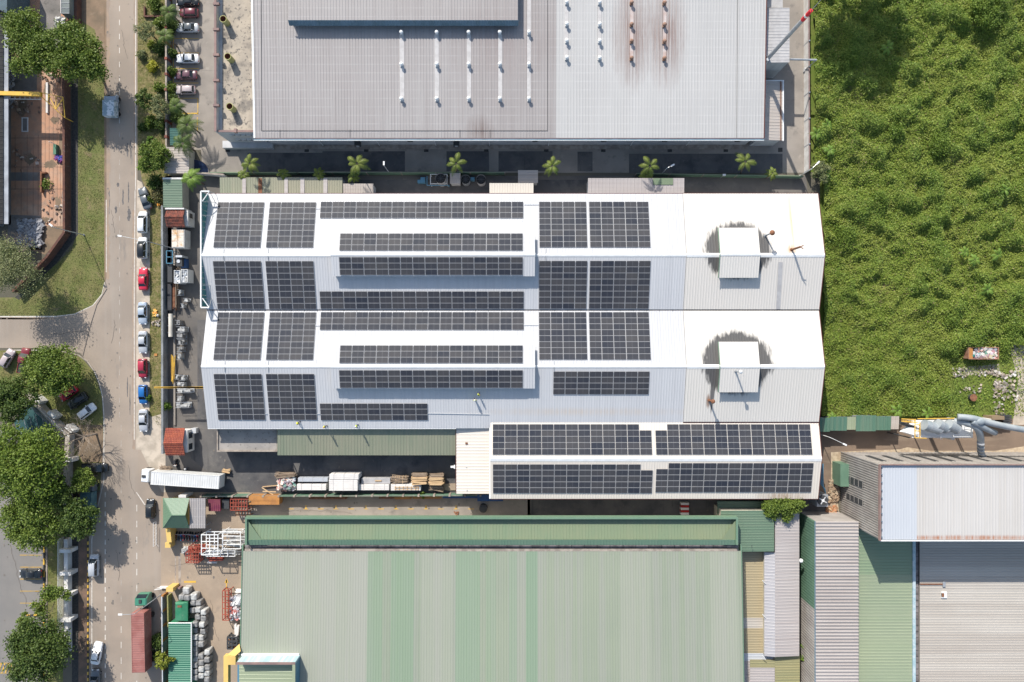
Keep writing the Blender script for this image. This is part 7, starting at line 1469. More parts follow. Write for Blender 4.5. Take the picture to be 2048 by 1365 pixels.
rack('narrow red ladder rack standing in the sandy yard', 445, 1182, 458, 1241, 2.2, M['rust_red'], 2, 5, levels=(1, .5))
rack('dark heavy pallet cage beside the yellow corner cladding', 455, 1275, 474, 1298, 2.0, M['dark_metal'], 2, 3, levels=(1, .5), fill=('rust', 6), r=.12)
pile('orange brown bundle south of the white racks', 416, 1113, 444, 1122, 1.3, M['rust_red'], 30, .1, jit=.05, name='bundle'); pile('white board beside the orange brown bundle', 414, 1124, 434, 1126.5, .6, M['board'], 2, .16, jit=.02, name='board')
heap('crumpled white scrap beside the red crates', 362, 1097, 374, 1107, 1.0, M['plastic_white'], 30, .4)
heap('white and grey metal scrap along the green factory wall', 461, 1196, 480, 1240, 1.6, mat('metal scrap', (.5, .5, .5), island=[(.66, .66, .66), (.3, .33, .38), (.4, .1, .08), (.7, .7, .7), (.15, .15, .16)]), 70, .7)
pile('white profiles stacked near the narrow ladder rack', 470, 1181, 483, 1194, 1.4, M['board'], 14, .1, jit=.05, name='profile_stack'); pile('white tarp strip beside the dark pallet cage', 469, 1250, 476, 1278, 1.0, M['board'], 5, .2, along='y', jit=.06, name='tarp')
t = thing('maroon_shed', 'low maroon ribbed roof between the grey canopy and the red crate', 'shed', G(430, 1010)); a, b = P(412, 999, 2.3), P(455, 1023, 2.3); r = MB(); rm = mat('maroon roof', (.16, .03, .06), (.2, .05, .07), sc=.8, world=True)
r.ribs((P(417, 0, 2.3).x, b.y, 2.2), (P(441, 0, 2.3).x, b.y, 2.2), (P(441, 0, 2.3).x, a.y, 2.4), (P(417, 0, 2.3).x, a.y, 2.4), rm, pitch=.4, h=.08, w=.2); r.build('roof', t); w = MB(); w.box(P(442, 0, 2).x, b.y + .3, 0, b.x, a.y - .2, 1.6, M['dark_metal']); w.box(P(417.5, 0, 2).x, b.y + .1, 0, P(440.5, 0, 2).x, a.y - .1, 2.1, M['rust']); w.build('body', t)
# motorcycles
def moto(x, y, ang, m, label):
    p = G(x, y); t = thing('motorcycle', label, 'motorcycle', p, math.radians(ang), 'motorcycles under the guard house canopy')
    k = MB(); k.loft([[(x_, -w, z - .12), (x_, w, z - .12), (x_, w * .6, z + .12), (x_, -w * .6, z + .12)] for x_, w, z in ((-.75, .08, .8), (-.4, .16, .72), (0, .13, .6), (.35, .16, .75), (.5, .08, .85))], m); k.build('body', t, local=True)
    k = MB(); k.box(-.6, -.13, .82, .05, .13, .92, M['dark_metal']); k.build('seat', t, local=True); k = MB(); k.tube([Vector((.5, -.33, 1.0)), Vector((.52, 0, .98)), Vector((.5, .33, 1.0))], .03, M['alu'], 5); k.build('handlebar', t, local=True)
    for sx in (-.6, .65): k = MB(); k.cyl((sx, -.05, .29), (sx, .05, .29), .29, .29, M['tyre'], 14); k.build('wheel', t, local=True)
for i in range(11): moto(349 + i * 5.4, 1072 + rnd.uniform(-1, 1), 90 + rnd.uniform(-6, 6), [PT['black'], PT['darkred'], PT['slate'], PT['blue'], PT['red']][i % 5], 'parked motorcycle, %s from the west in the row south of the guard house' % ordn(i))
# ---------------------------------------------------------------- demolition plot, left edge
t = thing('old_building', 'dark roofed old building at the left edge above the terracotta floor', 'building', P(-20, 240, 5)); a, b = P(-90, 28, 5.5), P(6, 448, 5.5); w = MB(); w.box(a.x, b.y + .4, 0, P(8, 0, 0).x, a.y - .4, 5.3, M['wall_grey']); w.build('wall', t); r = MB(); r.ribs((a.x, b.y, 5.45), (a.x, a.y, 5.45), (b.x, a.y, 5.45), (b.x, b.y, 5.45), mat('black roof', (.012, .012, .014), (.02, .02, .022), sc=1, world=True), pitch=.8); r.build('roof', t)
g = MB(); g.box(b.x, b.y, 5.1, b.x + .85, a.y, 5.3, mat('long grey gutter', (.35, .37, .4), (.25, .26, .28), sc=.4, world=True)); g.build('gutter', t)
t = thing('old_building', 'blue grey roof corner at the top left edge', 'building', P(0, 0, 6)); k = MB(); k.prism([tuple(P(x, y, 6.2))[:2] for x, y in ((-80, -80), (14, -80), (14, 27), (0, 20), (-80, -10))], 0, 6.2, M['roof_pb'] if 'roof_pb' in M else mat('blue grey roof', (.09, .13, .15), (.07, .1, .12), sc=.5, world=True)); k.build('roof', t)
t = thing('crane', 'yellow gantry crane beam with a trussed end over the terracotta floor', 'crane', P(60, 190, 5)); zt = 5.5; k = MB(); A, B = P(-60, 186, zt), P(83, 189.5, zt); d = B - A; k.obox((A + B) / 2, d.length, .75, .6, M['yellow'], rz=math.atan2(d.y, d.x)); k.build('beam', t)
k = MB(); T = [P(83, 186, zt), P(126, 195, zt), P(130, 236, zt - 1.2), P(83, 194, zt)]
for a, b in ((T[0], T[1]), (T[1], T[2]), (T[3], T[2]), (P(97, 189, zt), P(96, 204, zt)), (P(97, 190, zt), P(112, 219, zt)), (P(112, 192, zt), P(112, 219, zt)), (P(112, 219, zt), P(126, 197, zt)), (T[2], Vector((T[2].x, T[2].y, 1.9)))): k.cyl(a, b, .08, .08, M['yellow'], 6)
k.build('truss', t); k = MB(); k.cyl(P(-60, 197.5, 5), P(83, 199, 5), .07, .07, M['alu'], 6)
for i in range(9): k.cyl(P(0 + i * 10, 190, 5.2), P(0 + i * 10, 198, 5), .04, .04, M['alu'], 5)
k.build('rail', t)
k = MB(); bx(k, 91.5, 165, 95.5, 226, 0, .35, M['board']); tag(k.build('white_beam'), 'long white beam lying across the orange floor', 'beam')
t = thing('hatch', 'white framed rectangular hatch in the shaded floor', 'hatch', G(49, 250)); k = MB()
for x0, y0, x1, y1 in ((43, 235, 56, 237), (43, 262, 56, 264), (43, 237, 45, 262), (54, 237, 56, 262)): bx(k, x0, y0, x1, y1, 0, .12, M['board'])
k.build('frame', t); k = MB(); bx(k, 45, 237, 54, 262, 0, .06, M['slab']); k.build('cover', t)
t = thing('post', 'pale post with green box on the orange floor', 'post', G(111, 302)); k = MB(); bx(k, 106.5, 289, 112, 309, 0, .9, mat('green box', (.09, .2, .13))); k.build('box', t); k = MB(); q = G(113, 290); k.cyl(q, q + Vector((0, 0, 2.2)), .06, .06, M['white_metal'], 6); k.build('pole', t)
heap('crumpled blue and red tarp at the floor edge', 109, 312, 127, 322, .7, mat('blue red tarp', (.05, .1, .4), island=[(.03, .08, .4), (.3, .03, .06), (.05, .12, .45), (.02, .04, .15)]), 30, .5, name='tarp')
heap('grey rubble heap under the leafless tangle', 34, 440, 82, 494, .9, mat('ash rubble', (.3, .3, .31), island=[(.34, .34, .36), (.22, .22, .23), (.4, .4, .42), (.17, .15, .14)]), 260, .55, name='rubble_heap')
heap('pale rubble along the gutter of the old building', 12, 140, 24, 215, .5, mat('ash rubble', (.3, .3, .31)), 60, .6, name='rubble_heap')
t = thing('broken_wall', 'L shaped broken brown wall on the orange floor', 'wall', G(82, 350)); k = MB(); bx(k, 80, 343, 83, 385, 0, .8, M['rust']); bx(k, 83, 344, 91, 347, 0, .8, M['rust']); k.build('wall', t)
bush(92, 368, 12, .5, L_MID, 'creeping weed on the orange floor', n=12, per=25)
t = thing('lean_to', 'grey glazed lean-to at the top beside the reddish plot', 'shed', G(130, 15)); a, b = P(121.5, -60, 3), P(138, 27, 3); k = MB(); k.box(a.x, b.y, 0, b.x, a.y, 2.9, mat('grey glazing', (.13, .15, .15), (.18, .2, .19), sc=.4, world=True)); k.build('body', t); k = MB()
for i in range(9): y = b.y + i * 1.0; k.box(a.x, y, 2.9, b.x, y + .07, 2.96, M['steel'])
k.box(a.x - .05, b.y, 2.8, a.x + .05, a.y, 3, M['board']); k.box(b.x, b.y - 1.5, 0, b.x + .6, a.y, 1.5, M['wall_brick']); k.build('frame', t)
heap('small red planter debris beside the lean-to', 133, 33, 139, 44, .8, M['wall_brick'], 20, .5)
t = thing('planter', 'square brick planter frame on the verge at the top', 'planter', G(303, 25)); k = MB()
for x0, y0, x1, y1 in ((287, 31, 325, 34), (287, 13, 290, 31), (322, 13, 325, 31)): bx(k, x0, y0, x1, y1, 0, .5, M['wall_brick'])
k.build('frame', t)
# ---------------------------------------------------------------- green shed row and dust collector, dumpster
t = thing('shed_row', 'row of weathered green lean-to roofs along the dirt road', 'shed', G(1720, 850))
for i, (x0, y0, x1, y1, z, m, nm) in enumerate([(1634, 836, 1660, 864, 3.0, 'roof_shed', 'green_roof'), (1660.3, 834, 1694, 862, 3.0, 'roof_shed', 'green_roof'), (1694.3, 834, 1712, 860, 3.0, 'roof_palegreen', 'pale_roof'), (1712.3, 831, 1752, 863, 3.4, 'roof_shed', 'raised_roof'), (1752.3, 833, 1782, 861, 3.0, 'roof_shed', 'green_roof'), (1782.3, 833, 1798, 859, 3.0, 'roof_dull', 'patched_roof')]):
    a, b = P(x0, y0, z), P(x1, y1, z); r = MB(); r.ribs((a.x, b.y, z - .1), (b.x, b.y, z - .1), (b.x, a.y, z + .1), (a.x, a.y, z + .1), M[m], pitch=.7); r.box(a.x + .1, b.y + .3, 0, b.x - .1, a.y - .2, z - .3, M['wall_grey']); r.build(nm, t)
t = thing('dust_collector', 'grey dust collector with three drums on a raised white platform', 'machinery', G(1880, 872)); z = 9.0
k = MB(); a, b = P(1856, 862, z - 1.2), P(1946, 876, z - 1.2); k.box(a.x - 3, b.y, z - 1.4, b.x, a.y + 2, z - 1.2, M['white_metal']); k.build('platform', t)
for i, (x, y) in enumerate([(1848, 850), (1874, 848), (1896, 849)]):
    A = P(x, y, z + .4); B = A + Vector((3.0 if i == 0 else 1.9, -.85, -.5)); k = MB(); k.cyl(A, B, .98, .98, M['duct'], 20); k.cyl(B, B + Vector((.2, -.08, -.05)), 1.03, 1.03, M['steel'], 20); k.cyl(A.lerp(B, .35), A.lerp(B, .39), 1.01, 1.01, M['steel'], 20); k.cyl(B + Vector((.36, -.23, -.1)), B + Vector((.7, -.45, -.2)), .4, .35, M['alu'], 12); k.build('drum', t)
k = MB()
for a, b in (((1830, 840), (1830, 876)), ((1840, 845), (1840, 877)), ((1830, 876), (1853, 877)), ((1803, 843), (1835, 846)), ((1803, 838), (1832, 840)), ((1835, 838), (1910, 837)), ((1832, 850), (1840, 850)), ((1831, 862), (1841, 863))): k.cyl(P(*a, z), P(*b, z), .09, .09, M['yellow'], 5)
for i in range(10): k.cyl(P(1804 + i * 3, 838, z), P(1804 + i * 3, 844, z), .05, .05, M['yellow'], 4)
k.build('yellow_ladder', t); k = MB()
rail = [(1882, 876), (1880, 860), (1905, 858), (1907, 874), (1945, 874), (1943, 853), (1930, 851)]
for zz in (0, .5, 1.0): k.tube([P(x, y, z - 1.0 + zz) for x, y in rail], .045, M['white_metal'], 5)
for x, y in rail: k.cyl(P(x, y, z - 1.2), P(x, y, z), .05, .05, M['white_metal'], 5)
for i in range(14): k.cyl(P(1845 + i * 3, 866 + i * .7, z - 1.1), P(1845 + i * 3, 871 + i * .7, z - 1.1), .04, .04, M['alu'], 4)
k.build('guard_rail', t); k = MB()
for x, y in ((1906, 877), (1820, 876)): k = MB(); q = P(x, y, z - 1.4); k.cyl((q.x, q.y, 0), (q.x, q.y, z - 1.4), .38 if x > 1900 else .12, .38 if x > 1900 else .12, mat('pale column', (.55, .52, .48), (.45, .42, .39), sc=1, world=True) if x > 1900 else M['dark_metal'], 10); k.build('column', t)
for x, y in ((1951, 850), (1860, 850), (1945, 845)): k = MB(); q = P(x, y, z - 1.4); k.cyl((q.x, q.y, 0), (q.x, q.y, z - 1.4), .15, .15, M['steel'], 8); k.build('column', t)
k = MB(); k.cyl(P(1800, 846, 8), P(1838, 858, 8), .3, .3, M['dark_metal'], 8); bb = P(1838, 862, 8); k.loft([[(bb.x - 3.4, bb.y - .2, 7.5), (bb.x - .3, bb.y - 1.2, 7.5), (bb.x - .2, bb.y + 1.2, 7.5), (bb.x - 1.4, bb.y + 1.4, 7.5)], [(bb.x - 3.0, bb.y - .2, 8.1), (bb.x - .3, bb.y - 1, 8.3), (bb.x - .2, bb.y + 1.0, 8.3), (bb.x - 1.4, bb.y + 1.1, 8.1)]], M['white_metal']); k.build('hopper', t)
dt = thing('duct', 'big bent grey duct running down into the tall building', 'duct', G(1960, 890)); k = MB(); k.stube([P(1908, 843, 9), P(1932, 846, 10), P(1953, 856, 10.3), P(1961, 875, 9), P(1962, 905, 6), P(1972, 918, 4.6), P(2000, 924, 4), P(2035, 930, 3.6)], .6, M['duct'], 14); k.build('pipe', dt, smooth=True)
k = MB()
for f in (.2, .4, .6, .8): c_ = P(1961, 880, 9.2).lerp(P(1962, 912, 5.5), f); k.cyl(c_ + Vector((0, .06, .06)), c_ - Vector((0, .06, .06)), .66, .66, M['steel'], 14)
k.build('flange', dt)
dt = thing('duct', 'long grey duct running east to the picture edge', 'duct', G(1990, 860)); k = MB(); k.stube([P(1915, 834, 10.2), P(1945, 837, 11), P(1975, 845, 11), P(2010, 853, 10.6), P(2060, 862, 10), P(2120, 872, 10)], .58, M['duct'], 14); k.build('pipe', dt, smooth=True)
dt = thing('duct', 'short grey duct ending in an open mouth below the long duct', 'duct', G(1985, 865)); k = MB(); k.stube([P(1945, 843, 11), P(1958, 850, 10.9), P(1974, 859, 10.4), P(1990, 866, 9.5)], .55, M['duct'], 14); k.build('pipe', dt, smooth=True); k = MB(); k.loft([[Vector((P(1958, 843, 11).x + math.cos(t_ / 7 * math.pi) * r_, P(1958, 843, 11).y + math.sin(t_ / 7 * math.pi) * r_ * .8, z_)) for t_ in range(14)] for r_, z_ in ((.3, 10.0), (.9, 10.3), (1.0, 11.2), (.7, 11.7), (.2, 11.8))], M['duct']); k.build('junction', dt, smooth=True)
k = MB(); k.cyl(P(1962, 905, 4), P(1951, 862, 4), .06, .06, M['steel'], 5); k.build('tie', dt)
# plant beside dumpster / hut
t = thing('small_hut', 'small white machine hut behind the ducts', 'hut', G(1985, 842)); k = MB(); bx(k, 1968, 838, 1990, 848, 0, 2.4, M['wall_white']); k.build('body', t); k = MB(); bx(k, 1984, 833, 2009, 840, 0, 2.6, mat('brown hut roof', (.22, .16, .1))); k.build('roof', t)
t = thing('pallet_stack', 'black ribbed stack beside the dirt track', 'stack', G(2015, 840)); k = MB()
for i in range(4): bx(k, 2006, 831 + i * 4.2, 2024, 834 + i * 4.2, 0, 1.8, M['dark_metal'])
k.build('beams', t); heap('blue and white drums below the black stack', 2006, 847, 2023, 853, 1.0, mat('drums', (.6, .62, .66), island=[(.65, .66, .7), (.05, .08, .3), (.7, .7, .7)]), 14, .7, name='drum_heap')
a, b = P(1937, 695, 2.0), P(1998, 719, 2.0); t = thing('dumpster', 'rusty open dumpster full of mixed waste in the field', 'dumpster', ((a.x + b.x) / 2, (a.y + b.y) / 2, 0)); k = MB()
for x0, y0, x1, y1 in ((a.x, b.y, b.x, b.y + .12), (a.x, a.y - .12, b.x, a.y), (a.x, b.y, a.x + .12, a.y), (b.x - .12, b.y, b.x, a.y)): k.box(x0, y0, .2, x1, y1, 2.0 + .003 * (x1 - x0 < 1), mat('rusty dumpster', (.34, .2, .13), (.28, .13, .08), sc=1, world=True))
k.box(a.x + .12, b.y + .12, .2, b.x - .12, a.y - .12, .5, M['rust']); k.build('body', t); k = MB(); k.box(a.x + .12, b.y + .1, 1.4, a.x + .9, a.y - .1, 1.95, M['orange']); k.build('end_board', t)
c = MB()
for i in range(150): c.obox((rnd.uniform(a.x + 1.0, b.x - .2), rnd.uniform(b.y + .2, a.y - .2), rnd.uniform(1.2, 1.9)), rnd.uniform(.3, .9), rnd.uniform(.2, .6), .15, M['rubbish'], rz=rnd.uniform(0, 3), rx=rnd.uniform(-.4, .4))
tag(c.build('waste_load'), 'mixed coloured waste filling the rusty dumpster', 'waste')
for i, (x0, y0, x1, y1, n, s, lb) in enumerate([(1908, 738, 1932, 754, 60, .5, 'white plaster rubble west of the dumpster'), (1884, 740, 1892, 748, 12, .5, 'white scrap sheet far west of the rubble'), (1962, 736, 1990, 750, 40, .45, 'pale rubble strip south of the dumpster'), (1892, 758, 1902, 775, 12, .4, 'small white debris above the dark drum'), (1920, 772, 1960, 786, 30, .45, 'white broken sheets beside the dark drum'), (1992, 745, 2028, 782, 90, .75, 'brown furniture and rubble heap at the track edge'), (1990, 780, 2008, 830, 60, .5, 'grey rubble strip leading down to the hut'), (2012, 792, 2032, 806, 14, .6, 'tan cardboard debris beside the track'), (2018, 688, 2048, 700, 10, .8, 'grey sacks at the right edge above the track')]): heap(lb, x0 - 3, y0 - 2, x1 + 3, y1 + 2, .35, M['rubble'], int(n * .65), s * .75, name='rubble_heap')
t = thing('drum', 'dark brown round drum in the weeds south of the rubble', 'drum', G(1941, 795)); k = MB(); q = G(1941, 795); k.cyl(q, q + Vector((0, 0, .9)), .7, .7, M['dark_metal'], 14); k.cyl(q + Vector((0, 0, .9)), q + Vector((0, 0, .95)), .72, .72, M['rust'], 14); k.build('shell', t)
k = MB(); k.cyl(P(1949, 686, 1) + Vector((0, 0, 0)), P(1944, 693, .4), .4, .3, M['plastic_white'], 10); tag(k.build('sack'), 'pale sack standing north of the dumpster', 'sack')
# cooling tower by hall D east side and pipes
t = thing('cooling_tower', 'square cooling tower with fan at the south east corner of the cream hall', 'cooling tower', G(1640, 1008)); k = MB(); bx(k, 1634, 990, 1656, 1014, 0, 3.6, M['steel']); k.build('body', t); k = MB(); q = P(1645, 1001, 3.75); k.cyl(q - Vector((0, 0, .1)), q + Vector((0, 0, .25)), 1.0, 1.0, M['dark_metal'], 18); k.build('fan_housing', t); k = MB(); q.z += .28; k.cyl(q, q + Vector((0, 0, .08)), .25, .25, M['white_metal'], 8); k.obox(q, 1.7, .2, .04, M['alu'], rz=1.0); k.obox(q, 1.7, .2, .04, M['alu'], rz=2.6); k.build('fan', t)
k = MB()
for o_ in (0, 2.5, 5): k.tube([P(1641 + o_, 928, 4), P(1641 + o_, 968 + o_, 4), P(1650, 978 + o_, 3), P(1652, 992, 2)], .1, M['lightblue'], 6)
tag(k.build('pipe_run'), 'pale blue pipes running down the east wall of the cream hall', 'pipes')
heap('orange brown tarp and scrap east of the square cooling tower', 1656, 1015, 1672, 1032, .8, mat('orange scrap', (.4, .2, .1), island=[(.45, .2, .1), (.3, .15, .08), (.5, .36, .22)]), 30, .6, name='scrap_heap')
heap('bits of scrap along the sand west of the tall building', 1660, 960, 1678, 1005, .5, mat('brown scrap', (.3, .22, .15), island=[(.35, .25, .16), (.2, .14, .1), (.42, .34, .24)]), 60, .5, name='scrap_heap')
k = MB(); q = P(1602, 1122, 4.5); k.ball(q, .42, M['white_metal'], 6, 12); k.cyl(q - Vector((0, 0, .1)), Vector((q.x - .5, q.y, 4.4)), .05, .05, M['steel'], 5); tag(k.build('lamp_globe'), 'white round lamp on the edge of the grey strip roof', 'lamp')
for i, (x, y) in enumerate([(1113 / 1.0 - 204, 933)]): pass
k = MB(); q = P(905, 934, 5); k.obox(q, .7, .35, .3, M['white_metal']); k.obox(q + Vector((.4, 0, 0)), .25, .7, .25, M['white_metal']); tag(k.build('floodlight'), 'white floodlight on the gutter of the loading shed', 'lamp')

# oil marks and drips on paved ground
spots = []
for (x0, y0, x1, y1, n) in ((215, 0, 270, 980, 60), (195, 985, 320, 1365, 60), (335, 640, 430, 980, 26), (350, 10, 425, 290, 30), (366, 1110, 480, 1365, 26), (500, 1005, 950, 1034, 24), (0, 1060, 88, 1365, 20), (430, 915, 900, 945, 12)):
    for i in range(n):
        x, y, r_ = rnd.uniform(x0, x1), rnd.uniform(y0, y1), rnd.uniform(.35, 1.5) ** 2; spots.append([(x + r_ * math.cos(2 * math.pi * j / 9) * rnd.uniform(.6, 1.2), y + r_ * 1.3 * math.sin(2 * math.pi * j / 9) * rnd.uniform(.6, 1.2)) for j in range(9)])
sheet('oil_marks', spots, .041, mat('oil mark', (.13, .115, .10), (.2, .175, .15), sc=1.5, world=True))
cr = []
for (x, y, dx, dy, n) in ((242, 60, .1, 1, 12), (228, 640, -.1, 1, 9), (256, 930, .2, 1, 11), (232, 1100, .1, 1, 12), (222, 420, .1, 1, 9), (100, 668, 1, 0, 14), (340, 1130, 1, .1, 16), (420, 1200, .2, 1, 16), (380, 700, .3, 1, 20), (560, 1022, 1, 0, 30), (20, 1090, .2, 1, 24)):
    for i in range(n):
        nx, ny = x + dx * 5 + rnd.uniform(-2.2, 2.2), y + dy * 5 + rnd.uniform(-2.2, 2.2); px_, py_ = (-(ny - y), nx - x); l_ = math.hypot(px_, py_); px_, py_ = px_ / l_ * .28, py_ / l_ * .28
        cr.append([(x - px_, y - py_), (nx - px_, ny - py_), (nx + px_, ny + py_), (x + px_, y + py_)]); x, y = nx, ny
sheet('pavement_cracks', cr, .0425, mat('crack', (.15, .125, .105)))

for i, (x0, y0, x1, y1, n, sz, lb) in enumerate([(84, 140, 126, 165, 14, .5, 'scattered debris at the north end of the orange floor'), (84, 395, 127, 452, 22, .4, 'scattered debris on the south end of the orange floor'), (22, 200, 80, 232, 18, .45, 'scattered debris on the shaded floor beside the crane'), (24, 300, 78, 345, 16, .5, 'loose boards and debris on the shaded floor')]):
    heap(lb, x0, y0, x1, y1, .14, mat('floor debris', (.3, .22, .16), island=[(.4, .3, .22), (.16, .12, .1), (.3, .18, .12), (.5, .45, .4)]), n, sz, name='debris')
so = []
for (x, y, a, b) in ((96, 180, 9, 16), (110, 240, 10, 8), (100, 330, 14, 9), (116, 410, 8, 20), (45, 215, 14, 20), (60, 320, 12, 14), (92, 440, 12, 8), (122, 290, 5, 30)):
    so.append([(x + a * math.cos(2 * math.pi * j / 22) * rnd.uniform(.5, 1.15), y + b * math.sin(2 * math.pi * j / 22) * rnd.uniform(.5, 1.15)) for j in range(22)])
sheet('floor_soil', so, .0135, M['soil'])
# ---------------------------------------------------------------- people
SKIN = mat('skin', (.32, .19, .13), rough=.6); VEST = mat('hi vis vest', (.62, .72, .06), rough=.7); TROU = mat('dark trousers', (.04, .05, .08), rough=.9); SHIRT = mat('white shirt', (.6, .6, .6), rough=.9); HAIR = mat('hair', (.015, .012, .01), rough=.8); HELM_W = mat('white helmet', (.7, .7, .68), rough=.3); HELM_Y = mat('yellow helmet', (.75, .6, .04), rough=.3); BOOT = mat('boots', (.03, .025, .02), rough=.8)
def person(pt, ang, label, top=VEST, helmet=HELM_W, bend=.1, arm=.5, stride=.25, group='people in high visibility vests on the roof'):
    t = thing('person', label, 'person', pt, math.radians(ang), group)
    # joints: x forward, y left, z up
    J = {}; E = []
    def j(n, x, y, z, r, par=None):
        J[n] = (len(J), Vector((x, y, z)), r)
        if par: E.append((J[par][0], J[n][0]))
    b = bend
    j('pelvis', 0, 0, .93, .13); j('waist', .02 * b, 0, 1.08, .115, 'pelvis'); j('chest', .18 * b, 0, 1.3, .14, 'waist'); j('neck', .3 * b, 0, 1.46, .055, 'chest'); j('chin', .34 * b + .02, 0, 1.54, .07, 'neck'); j('head', .38 * b + .01, 0, 1.63, .095, 'chin'); j('crown', .4 * b, 0, 1.70, .07, 'head')
    for s, k in ((1, 'l'), (-1, 'r')):
        st = stride * s; j('hip' + k, 0, s * .09, .88, .095, 'pelvis'); j('knee' + k, st * .4 + .04, s * .11, .5, .06, 'hip' + k); j('ankle' + k, st * .7 - .02, s * .12, .09, .042, 'knee' + k); j('toe' + k, st * .7 + .16, s * .13, .05, .035, 'ankle' + k)
        a = arm * (1 if s > 0 else .6); j('sh' + k, .2 * b, s * .18, 1.4, .062, 'chest'); j('elb' + k, .2 * b + .1 * a, s * .24, 1.13, .043, 'sh' + k); j('wri' + k, .2 * b + .35 * a, s * .22, 1.0 + .12 * a, .028, 'elb' + k); j('palm' + k, .2 * b + .35 * a + .07, s * .21, .97 + .12 * a, .033, 'wri' + k)
        px_ = .2 * b + .35 * a + .07
        for f in range(4): j('f%d%s' % (f, k), px_ + .05, s * .21 + (f - 1.5) * .02, .95 + .12 * a, .009, 'palm' + k); j('g%d%s' % (f, k), px_ + .075 + .006 * (f in (1, 2)), s * .21 + (f - 1.5) * .021, .925 + .12 * a, .008, 'f%d%s' % (f, k))
        j('th' + k, px_ + .01, s * .21 - s * .045, .965 + .12 * a, .011, 'palm' + k); j('tt' + k, px_ + .045, s * .21 - s * .055, .95 + .12 * a, .009, 'th' + k)
    me = bpy.data.meshes.new('body'); V = sorted(J.values(), key=lambda q: q[0]); me.from_pydata([tuple(q[1]) for q in V], E, []); me.materials.append(SKIN)
    o = bpy.data.objects.new('body', me); COL.objects.link(o); o.parent = t
    sk = o.modifiers.new('skin', 'SKIN'); sk.use_smooth_shade = True; ss = o.modifiers.new('sub', 'SUBSURF'); ss.levels = 1; ss.render_levels = 1
    for q, d in zip(V, me.skin_vertices[0].data): d.radius = (q[2], q[2]); d.use_root = q[0] == 0
    P_ = lambda n: J[n][1]
    def ell(c, rx, ry, z, n=12): return [(c.x + rx * math.cos(2 * math.pi * i / n), c.y + ry * math.sin(2 * math.pi * i / n), z) for i in range(n)]
    k = MB(); k.loft([ell(P_('pelvis'), .15, .19, .9), ell(P_('waist'), .145, .18, 1.08), ell(P_('chest'), .165, .21, 1.28), ell(P_('chest'), .15, .21, 1.4), ell(P_('neck'), .08, .1, 1.47)], top); 
    for s in 'lr': k.cyl(P_('sh' + s), P_('sh' + s).lerp(P_('elb' + s), .6), .085, .07, top, 8)
    k.build('vest' if top is VEST else 'shirt', t, local=True, smooth=True)
    k = MB(); k.loft([ell(P_('pelvis'), .15, .185, .98), ell(P_('pelvis'), .155, .19, .84)], TROU)
    for s in 'lr': k.cyl(P_('hip' + s), P_('knee' + s), .115, .08, TROU, 10); k.cyl(P_('knee' + s), P_('ankle' + s), .085, .065, TROU, 10)
    k.build('trousers', t, local=True, smooth=True)
    for s in 'lr': k = MB(); q = (P_('ankle' + s) + P_('toe' + s)) / 2; k.obox((q.x, q.y, .05), .28, .11, .1, BOOT); k.build('boot', t, local=True)
    h = P_('head'); k = MB(); k.ball(h + Vector((.1, 0, -.02)), .022, SKIN, 4, 6)
    for s in (-1, 1): k.ball(h + Vector((.085, s * .035, .02)), .014, HAIR, 4, 6); k.ball(h + Vector((0, s * .1, -.01)), .025, SKIN, 4, 6)
    k.obox(h + Vector((.09, 0, -.065)), .015, .05, .012, mat('lips', (.25, .08, .07))); k.build('face', t, local=True)
    k = MB()
    if helmet: k.ball(h + Vector((0, 0, .02)), .135, helmet, 6, 14, half=True); k.cyl(h + Vector((.02, 0, .01)), h + Vector((.02, 0, .025)), .155, .15, helmet, 14); k.build('helmet', t, local=True, smooth=True)
    else: k.ball(h + Vector((-.015, 0, .015)), .115, HAIR, 6, 12, half=True); k.build('hair', t, local=True, smooth=True)
def rp(x, y, zf): p = onp(x, y, lambda a, b: zf(a, b) + 1.0); return Vector((p.x, p.y, zf(p.x, p.y) + .04))
person(rp(957, 790, zC), 40, 'person in a yellow vest on the roof shaded side, dark hair, eastern of the pair', helmet=None)
person(rp(950, 801, zC), 100, 'person in a yellow vest and white helmet on the roof, western of the pair', helmet=HELM_W)
person(rp(595.5, 847, zC), 20, 'person in a yellow green vest at the roof eave, westernmost', helmet=HELM_Y)
person(rp(648.5, 854, zC), 350, 'person in a vest and orange cap at the roof eave, middle one', helmet=mat('orange cap', (.7, .35, .1)))
person(rp(713, 852.5, zC), 200, 'person in a pale green vest at the roof eave above the green canopy', helmet=HELM_W)
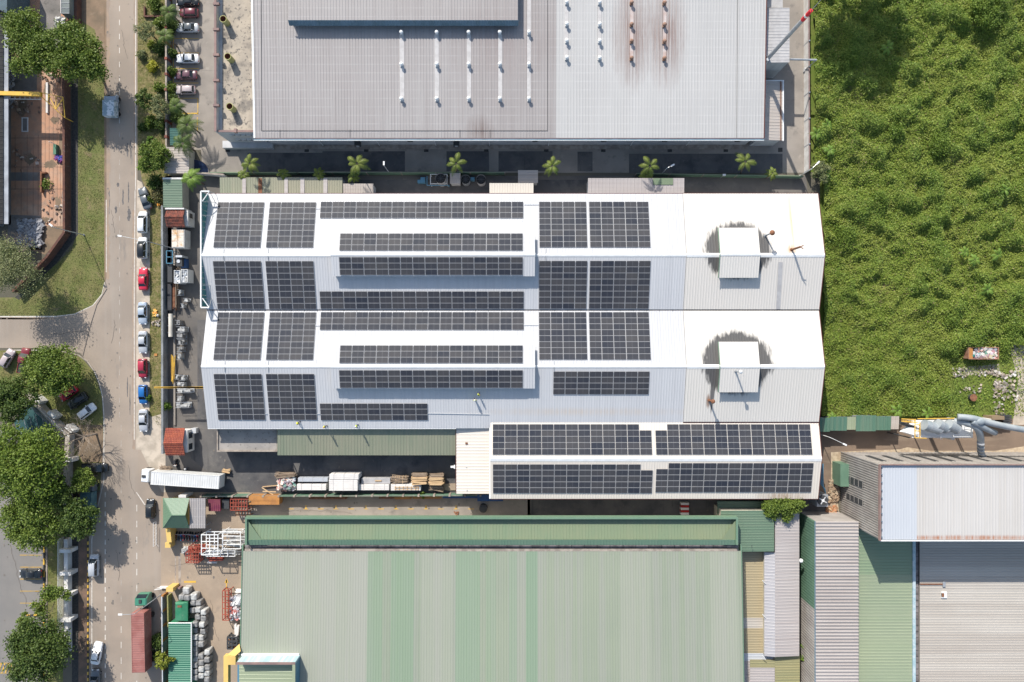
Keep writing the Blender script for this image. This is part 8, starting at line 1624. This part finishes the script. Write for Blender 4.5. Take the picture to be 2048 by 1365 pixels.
person(G(356, 930), 90, 'person in white shirt standing south of the tiled guard house', top=SHIRT, helmet=None, group='people on foot at the gate')
person(G(376, 937), 200, 'person in white shirt beside the container truck', top=SHIRT, helmet=None, group='people on foot at the gate')
k = MB(); q = G(353, 925); k.obox(q + Vector((0, 0, .5)), .5, 1.0, 1.0, mat('scooter black', (.02, .02, .025))); k.cyl(q + Vector((.3, -.6, .3)), q + Vector((.3, -.7, .3)), .3, .3, M['tyre'], 12); k.cyl(q + Vector((.2, .6, .3)), q + Vector((.2, .7, .3)), .3, .3, M['tyre'], 12); tag(k.build('scooter'), 'dark scooter beside the person south of the tiled guard house', 'scooter')
# ---------------------------------------------------------------- camera, sun, sky
cam = bpy.data.cameras.new('camera'); co = bpy.data.objects.new('camera', cam); COL.objects.link(co); co.location = (0, 0, H); co.rotation_euler = (0, 0, 0)
cam.sensor_width = 36; cam.lens = 36 * F / 2048; cam.clip_start = 1; cam.clip_end = 3000; S.camera = co
sv = Vector((-.53, 1.2, 1)).normalized(); el = math.asin(sv.z); az = math.atan2(sv.x, sv.y)
l = bpy.data.lights.new('sun', 'SUN'); l.energy = 4.6; l.angle = math.radians(.53); l.color = (1, .95, .87); lo_ = bpy.data.objects.new('sun', l); COL.objects.link(lo_); lo_.rotation_euler = sv.to_track_quat('Z', 'Y').to_euler(); lo_.location = (0, 0, 200)
w = bpy.data.worlds.new('World'); S.world = w; w.use_nodes = True; nt = w.node_tree; bg = nt.nodes['Background']; sk = nt.nodes.new('ShaderNodeTexSky'); sk.sky_type = 'NISHITA'; sk.sun_disc = False; sk.sun_elevation = el; sk.sun_rotation = az; sk.air_density = 1.3; sk.dust_density = 1.5
nt.links.new(sk.outputs[0], bg.inputs[0]); bg.inputs[1].default_value = .135
vs_ = S.view_settings; vs_.view_transform = 'Standard'; vs_.look = 'None'; vs_.gamma = 1; vs_.exposure = .41; S.display_settings.display_device = 'sRGB'; S.render.film_transparent = False
S.cycles.max_bounces = 5; S.cycles.diffuse_bounces = 3; S.cycles.glossy_bounces = 2; S.cycles.transparent_max_bounces = 4
